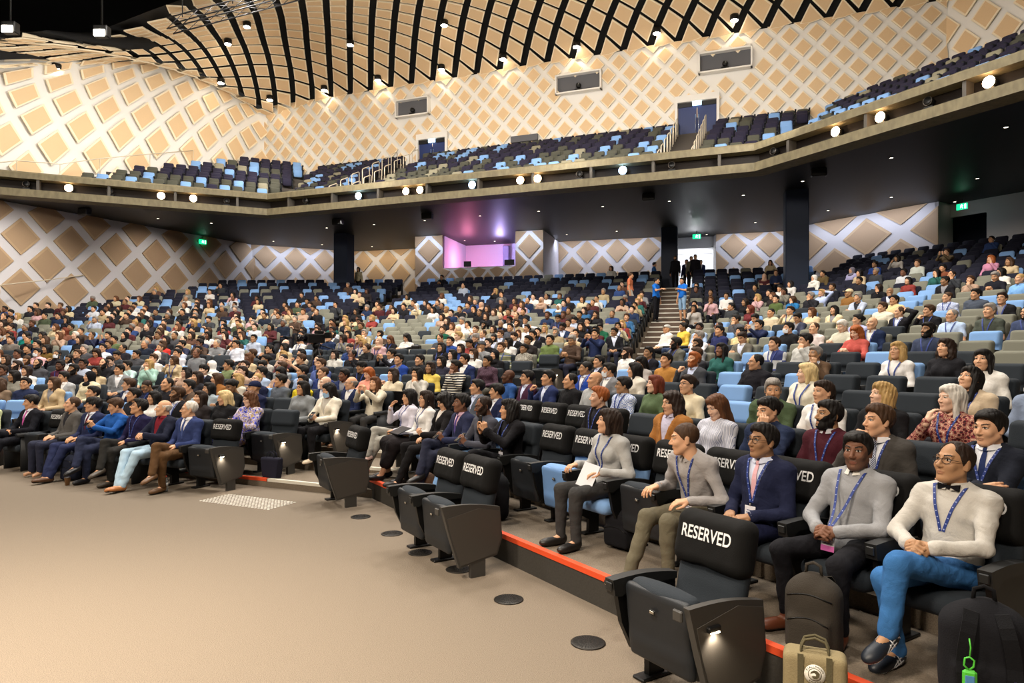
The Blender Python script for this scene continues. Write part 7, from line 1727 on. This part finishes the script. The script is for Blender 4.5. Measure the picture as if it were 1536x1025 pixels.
rail([(a[0] + (b[0] - a[0]) * t, a[1] + (b[1] - a[1]) * t, Zk(KTOP) + 1.0) for t in np.linspace(0, 1, 4)], 'handrail right of the rear door', range(4))
# booth desk things
bm_ = (bo1 + bo2) / 2
for t, w_, lab in ((.30, .42, 'dark monitor on the left of the control booth counter'), (.88, .55, 'large dark monitor on the right of the control booth counter')):
    p = bo1 + (bo2 - bo1) * t + BU.n * .5; o = thing('monitor', lab, 'monitor', (p[0], p[1], BZS + .02), BU.a); MB().rbox((0, 0, .24), (w_, .04, .30), .01).obj('screen', [M_BLKMETAL], o); mb = MB(); mb.rbox((0, 0, .04), (.06, .05, .08), .01); mb.rbox((0, 0, .01), (.22, .16, .02), .005); mb.obj('stand', [M_BLKMETAL], o)
for t, c_, lab in ((.16, '1a1a1d', 'operator in a dark cap in the control booth'), (.62, 'd6d2dc', 'operator in a pale top in the control booth')):
    p = bo1 + (bo2 - bo1) * t + BU.n * 1.1; place_person(dict(topkind='jumper', top=c_, bottom='1a1a1d', style='cap' if t < .3 else 'short', scarf='15151a', hair='black', head=(0, 0, 0), lean=0), False, (p[0], p[1], Zk(KTOP) + .45), BU.a, lab, 'booth operators')
mb = MB(); mb.rbox((0, 0, 0), (.35, .3, 2.1), .03); p = bo1 + (bo2 - bo1) * .64 + BU.n * 3.2; put(mb, 'booth_curtain', [mat('grey_drape', '7d7a90', rough=.9)], 'grey drape hanging at the back of the control booth', 'curtain', (p[0], p[1], 7.1), BU.a)
# lighting truss under the void
def truss(p0, p1, label):
    p0 = V3(*p0); p1 = V3(*p1); d = unit(p1 - p0); L = np.linalg.norm(p1 - p0); s = unit(np.cross(d, V3(0, 0, 1))); mb = MB(); n = int(L / .6); cs = [s * .2, -s * .2, V3(0, 0, .4) + s * .2, V3(0, 0, .4) - s * .2]
    for c in cs: mb.tube([p0 + c, p1 + c], .025, 6)
    for i in range(n):
        a = p0 + d * L * i / n; b = p0 + d * L * (i + 1) / n
        for c, e in ((0, 2), (1, 3), (0, 1), (2, 3)): mb.tube([a + cs[c], b + cs[e]], .012, 5)
    for t in (.1, .5, .9): c = p0 + (p1 - p0) * t; mb.tube([c + V3(0, 0, .4), (c[0], c[1], 21.4)], .02, 5)
    put(mb, 'lighting_truss', [mat('truss_grey', '3a3a3c', rough=.4, metal=.6)], label, 'truss')
truss(at_px(255, 47, 25.5), at_px(445, -4, 25.0), 'dark lattice lighting truss at the edge of the woven ceiling')
# ------------------------------------------------------------------ put the seats in
def set_colour(X, Y, c):
    q = min(SEATS, key=lambda q: (q['X'] - X) ** 2 + (q['Y'] - Y) ** 2); q['colour'] = c
BLK = {'near': 'near block', 'middle': 'middle block', 'rear': 'upper rear block', 'far': 'far left block'}
CN = {'slate': 'dark slate', 'sky': 'sky blue', 'olive': 'grey olive', 'navy': 'navy'}
def seat_where(q):
    """where a seat is, in words one can check"""
    if q['b'] == 'near' and q['k'] == 1: return None
    rowk = q['k'] + (0 if q['b'] == 'near' else 1)
    i = q['i']; n = q['n']
    side = ('%s from left end' % NUM[i + 1]) if q['b'] in ('near', 'rear') else ('%s from right end' % NUM[n - i])
    return '%s row of %s, %s' % (NUM[rowk], BLK[q['b']], side)
def dist(q): return math.hypot(q['pos'][0], q['pos'][1])
order = sorted(SEATS, key=dist)
order = sorted(order, key=lambda q: dist(q) + (4 if q['used'] else 0))
N_IND = 300; ind = order[:N_IND]; rest = order[N_IND:]
for n, q in enumerate(ind):
    lab = q.get('label')
    if not lab:
        lab = '%s %s seat, %s' % (CN[q['colour']], 'occupied' if q['used'] else 'folded empty', seat_where(q))
    q['obj'] = build_seat(q['pos'], q['rz'], q['z'], q['colour'], not q['used'], lab, 'theatre seats in the stalls', 2 if n < 60 else 1 if n < 130 else 0, q['end'], q['first'], lamp=q['end'] and n < 220 and not (q['b'] == 'near' and q['k'] == 1 and q['s'] < -4), sc=q.get('sc', 1))
# everything further off: one mass
def seat_mass(name, items, label, group_cols):
    out = []
    for fold in (True, False):
        lo = seat_low(fold); V0 = np.concatenate(lo.v); quads = np.array([f for f in lo.f if len(f) == 4]); tris = np.array([f for f in lo.f if len(f) == 3])
        mq = np.array([m for f, m in zip(lo.f, lo.m) if len(f) == 4]); mt = np.array([m for f, m in zip(lo.f, lo.m) if len(f) == 3])
        out.append((V0, quads, tris, mq, mt))
    cols = list(group_cols); V = []; Fq = []; Ft = []; Mq = []; Mt = []; n = 0
    for q in items:
        V0, quads, tris, mq, mt = out[1 if q['used'] else 0]
        V.append(V0 * q.get('sc', 1) @ rotz(q['rz']).T + np.array([q['pos'][0], q['pos'][1], q['z']]))
        ci = cols.index(q['colour'])
        Fq.append(quads + n); Mq.append(np.where(mq == 0, ci, len(cols))); Ft.append(tris + n); Mt.append(np.where(mt == 0, ci, len(cols))); n += len(V0)
    me = bpy.data.meshes.new(name); V = np.concatenate(V); Fq = np.concatenate(Fq); Ft = np.concatenate(Ft)
    me.vertices.add(len(V)); me.vertices.foreach_set('co', V.astype(np.float32).ravel())
    li = np.concatenate([Fq.ravel(), Ft.ravel()]).astype(np.int32); me.loops.add(len(li)); me.loops.foreach_set('vertex_index', li)
    me.polygons.add(len(Fq) + len(Ft)); me.polygons.foreach_set('loop_start', np.concatenate([np.arange(len(Fq)) * 4, len(Fq) * 4 + np.arange(len(Ft)) * 3]).astype(np.int32))
    for c in cols: me.materials.append(SEATMATS[c])
    me.materials.append(M_SHELL); me.polygons.foreach_set('material_index', np.concatenate(Mq + Mt).astype(np.int32)); me.update(calc_edges=True)
    return tag(link(name, me), label, 'seats', None, 'stuff')
seat_mass('distant_theatre_seating', rest, 'rows of folding theatre seats in the upper stalls, grey olive, navy and sky blue', ['slate', 'sky', 'olive', 'navy'])
# ---- balcony seats
_rb = random.Random(5); BALS = []
for bi, B in enumerate(BAL):
    for j in range(BROWS):
        off = 1.05 + 0.9 * j
        l = float((FAS[1] + B.n * off) @ B.t) - 4 if bi == 0 else float(bcorner(bi - 1, off) @ B.t) + 0.3
        r = float(bcorner(bi, off) @ B.t) - 0.3 if bi < 2 else float((FAS[4] + B.n * off) @ B.t) + 4.5
        n = int((r - l) / B.sp)
        for i in range(n):
            s = r - (i + 0.5) * B.sp - (0.28 if j % 2 else 0); p = B.P(s, B.c0 + 0.9 * j)
            X, Y = px((p[0], p[1], Zb(j) + 0.9))
            if X > 1600 or X < -20: continue
            if p[0] < wall_x(p[1]) + 1.3: continue
            if bi == 1 and any(abs((p - c) @ B.t) < 0.75 for c in BAISLE): continue
            v = _rb.random(); dark = 'plum' if j >= 3 + (_rb.random() < .5) else 'moss'
            if _rb.random() < 0.12: dark = 'moss' if dark == 'plum' else 'plum'
            BALS.append(dict(pos=p, z=Zb(j), rz=B.a, used=False, colour='sky' if v < 0.17 else 'stone' if v < 0.24 else dark, b=B.name, j=j, i=i, X=X, d=math.hypot(*p)))
BALS.sort(key=lambda q: q['d'] + (0 if q['j'] < 5 else 3))
_V3, _Q3, _Mi3 = far_seat(True, 0.04); D_BAL = fastmesh('balcony_seat', _V3, _Q3, [M_PLUM, M_SHELL], _Mi3)
CN.update({'plum': 'dark plum', 'moss': 'moss grey', 'stone': 'pale stone'})
BN = {'left': 'left wing', 'centre': 'centre', 'right': 'right wing'}
for q in BALS[:300]:
    o = link('balcony_seat', D_BAL, None, (*q['pos'], q['z']), q['rz']); set_mat(o, 0, SEATMATS[q['colour']])
    lab = '%s seat, %s row of the balcony %s, %s from its right end' % (CN[q['colour']], NUM[q['j'] + 1], BN[q['b']], NUM[min(q['i'] + 1, 58)])
    tag(o, lab, 'seat', 'empty seats on the balcony')
seat_mass('upper_balcony_seating', BALS[300:], 'rearmost rows of empty balcony seats, plum, moss and sky blue', ['plum', 'moss', 'stone', 'sky'])
# ------------------------------------------------------------------ light
w = bpy.data.worlds.new('hall'); SC.world = w; w.use_nodes = True
w.node_tree.nodes['Background'].inputs[0].default_value = (0.95, 0.9, 0.85, 1); w.node_tree.nodes['Background'].inputs[1].default_value = 0.02
def area(name, loc, target, size, power, col=(1, 0.9, 0.78), sy=None, spread=None):
    l = bpy.data.lights.new(name, 'AREA'); l.energy = power; l.color = col; l.size = size
    if sy: l.shape = 'RECTANGLE'; l.size_y = sy
    if spread: l.spread = math.radians(spread)
    o = bpy.data.objects.new(name, l); COL.objects.link(o); o.location = loc
    o.rotation_euler = (Vector(target) - Vector(loc)).to_track_quat('-Z', 'Y').to_euler(); return o
def spot(name, loc, target, power, col=(1, 0.9, 0.78), ang=60, blend=0.6, rad=0.1):
    l = bpy.data.lights.new(name, 'SPOT'); l.energy = power; l.color = col; l.spot_size = math.radians(ang); l.spot_blend = blend; l.shadow_soft_size = rad
    o = bpy.data.objects.new(name, l); COL.objects.link(o); o.location = loc
    o.rotation_euler = (Vector(target) - Vector(loc)).to_track_quat('-Z', 'Y').to_euler(); return o
WARM = (1.0, 0.86, 0.70); NEUT = (1.0, 0.93, 0.84)
# house lights hung in the ceiling over the stalls
for x, y, e in ((-14, 12, 900), (-5, 12, 900), (3, 9, 520), (7, 6, 300), (-9, 20, 1000), (0, 19, 1000), (7, 14, 900), (-10.5, 24, 750)):
    area('house_light', (x, y, 17.0), (x + 0.3, y + 0.8, 0), 1.6, e, NEUT)
# stage rig: spills over the open floor and on the first rows
area('stage_wash', (-13, -5, 12), (-3, 12, 1), 2.5, 1500, WARM)
area('stage_wash', (-3, -6, 12), (4, 9, 1), 2.5, 750, WARM)
for x, y, e in ((-5.0, 3.0, 520), (-2.2, 2.2, 380)):
    spot('stage_floor_light', (x - 1.5, y - 2.5, 9.5), (x, y, 0), e * 13, WARM, 54, 1.0, 0.6)
# wall washers behind the last balcony row
def wash(p, q, z, power, lean):
    p = np.array(p); q = np.array(q); c = (p + q) / 2; L = np.linalg.norm(q - p); t = (q - p) / L; n = np.array([t[1], -t[0]])
    l = bpy.data.lights.new('wall_washer', 'AREA'); l.shape = 'RECTANGLE'; l.size = L; l.size_y = 0.15; l.energy = power; l.color = (1, 0.95, 0.87)
    o = bpy.data.objects.new('wall_washer', l); COL.objects.link(o); o.location = (*c, z)
    zax = -(np.array([-n[0] * lean, -n[1] * lean, 1.0])); zax /= np.linalg.norm(zax); x = np.array([*t, 0]); y = np.cross(zax, x)
    o.matrix_world = Matrix(((x[0], y[0], zax[0], c[0]), (x[1], y[1], zax[1], c[1]), (x[2], y[2], zax[2], z), (0, 0, 0, 1)))
wn = _n
for i in range(4):
    p = np.array(BW0) + _d * _dl * i / 4 + wn * 1.0; q = np.array(BW0) + _d * _dl * (i + 1) / 4 + wn * 1.0
    wash(p, q, 11.3, 12500, 0.25)
for a, b, e in (((-18.0, 34.6), (-15.2, 39.4), 1500),):
    a = np.array(a) ; b = np.array(b); t = (b - a) / np.linalg.norm(b - a); n = np.array([t[1], -t[0]]); wash(a + n * 2.4, b + n * 2.4, 9.3, e, 0.3)
wash(np.array(BW1) + np.array([-.6, -1.0]), (22.5, 17.5), 11.4, 1800, 0.3)
area('wall_lamp', (-14.0, 27.5, 12.8), (-21.0, 29.5, 11.4), 0.5, 150, (1, .95, .87))  # added fill, no fitting, placed to light the left wall evenly
area('wall_lamp', (-17.5, 22.0, 12.2), (-24.5, 24.0, 11.4), 0.5, 60, (1, .95, .87))
area('wall_lamp', (-11.0, 33.0, 13.0), (-17.0, 36.0, 11.4), 0.5, 140, (1, .95, .87))
# added fill without fittings, set above the balcony front to brighten the ceiling
for x, y in ((-6, 27), (2, 24), (8, 21)): area('ceiling_uplight', (x, y, 9.6), (x - 1, y + 5, 18), 1.2, 260, NEUT)
# lamps that graze the lower left wall from the soffit
for x, y in ((-23.5, 22.5), (-20.2, 28.0), (-17.2, 33.3)):
    spot('wall_grazer', (x + 2.2, y - 1.2, 8.1), (x - .4, y + .3, 5.2), 260, (1, .92, .82), 95, .8, .15)
def strip_down(p, q, z, e, col, back):  # added strips without fittings, put under the soffit to brighten the rear wall
    p = np.array(p); q = np.array(q); t = (q - p) / np.linalg.norm(q - p); n = np.array([-t[1], t[0]]); c = (p + q) / 2 - n * back
    o = area('rear_wall_light', (c[0], c[1], z), (c[0] + n[0] * .9, c[1] + n[1] * .9, z - 1.6), float(np.linalg.norm(q - p)) * .9, e, col, sy=.12)
    zax = -np.array([n[0] * .45, n[1] * .45, -1.0]); zax /= np.linalg.norm(zax); x = np.array([*t, 0]); y = np.cross(zax, x); o.matrix_world = Matrix(((x[0], y[0], zax[0], c[0]), (x[1], y[1], zax[1], c[1]), (x[2], y[2], zax[2], z), (0, 0, 0, 1)))
COOL = (.78, .84, 1.0)
strip_down((-15.2, 39.6), (-10.6, 41.8), 8.25, 55, COOL, .9)
for x0, x1, B_, c_, e, col in ((527, 640, BU, 37.9, 45, (1, .85, .62)), (815, 996, BU, 37.9, 75, COOL), (1074, 1182, BU, 37.9, 45, COOL), (1209, 1408, BR, 30.4, 75, COOL), (623, 665, BU, 34.1, 28, COOL), (773, 815, BU, 34.1, 28, COOL)):
    strip_down(on_line(x0, B_, c_), on_line(x1, B_, c_), 8.25, e, col, 1.0)
# coloured light inside the control booth
def point(loc, e, col, r=.1):
    l = bpy.data.lights.new('booth_light', 'POINT'); l.energy = e; l.color = col; l.shadow_soft_size = r; o = bpy.data.objects.new('booth_light', l); COL.objects.link(o); o.location = loc
p = bo1 + (bo2 - bo1) * .2 + BU.n * 1.6; point((p[0], p[1], 7.2), 70, (1, .25, .45)); p = bo1 + (bo2 - bo1) * .65 + BU.n * 1.8; point((p[0], p[1], 7.6), 110, (.55, .45, 1))
# foyer daylight behind the open door
p = (d1 + d2) / 2 + BU.n * 1.4; point((p[0], p[1], 7.3), 45, (.95, .97, 1))
# dim light under the balcony from the recessed downlights
for x, y in ((-8, 32), (0, 31), (8, 29), (13, 24), (-14, 34)):
    spot('soffit_light', (x, y, 8.2), (x, y, 3), 120, NEUT, 120, .9, .1)
# glow of the lit spotlights in the balcony front
for x, c in FL:
    p, t = on_front(x, -.05); spot('front_spot', (p[0], p[1], 8.8), (p[0] - BAL[1].n[0] * 6, p[1] - BAL[1].n[1] * 6, 4.5), 60, (.6, .8, 1) if c == 'b' else (1, .8, .6), 70, .8, .08)
# ------------------------------------------------------------------ camera and render look
cd = bpy.data.cameras.new('camera'); cam = bpy.data.objects.new('camera', cd); COL.objects.link(cam)
cam.location = (0, 0, EYE); cam.rotation_euler = (PI / 2, 0, 0)
cd.sensor_width = 36; cd.lens = 24; cd.shift_y = (HZ - 512.5) / 1536; cd.clip_start = 0.05; cd.clip_end = 200
SC.camera = cam
vs = SC.view_settings; vs.view_transform = 'Standard'; vs.look = 'None'; vs.gamma = 1; vs.use_curve_mapping = False; vs.exposure = 0.5
SC.cycles.max_bounces = 6; SC.cycles.diffuse_bounces = 3; SC.cycles.glossy_bounces = 3; SC.cycles.use_denoising = True
SC.cycles.sample_clamp_indirect = 6.0
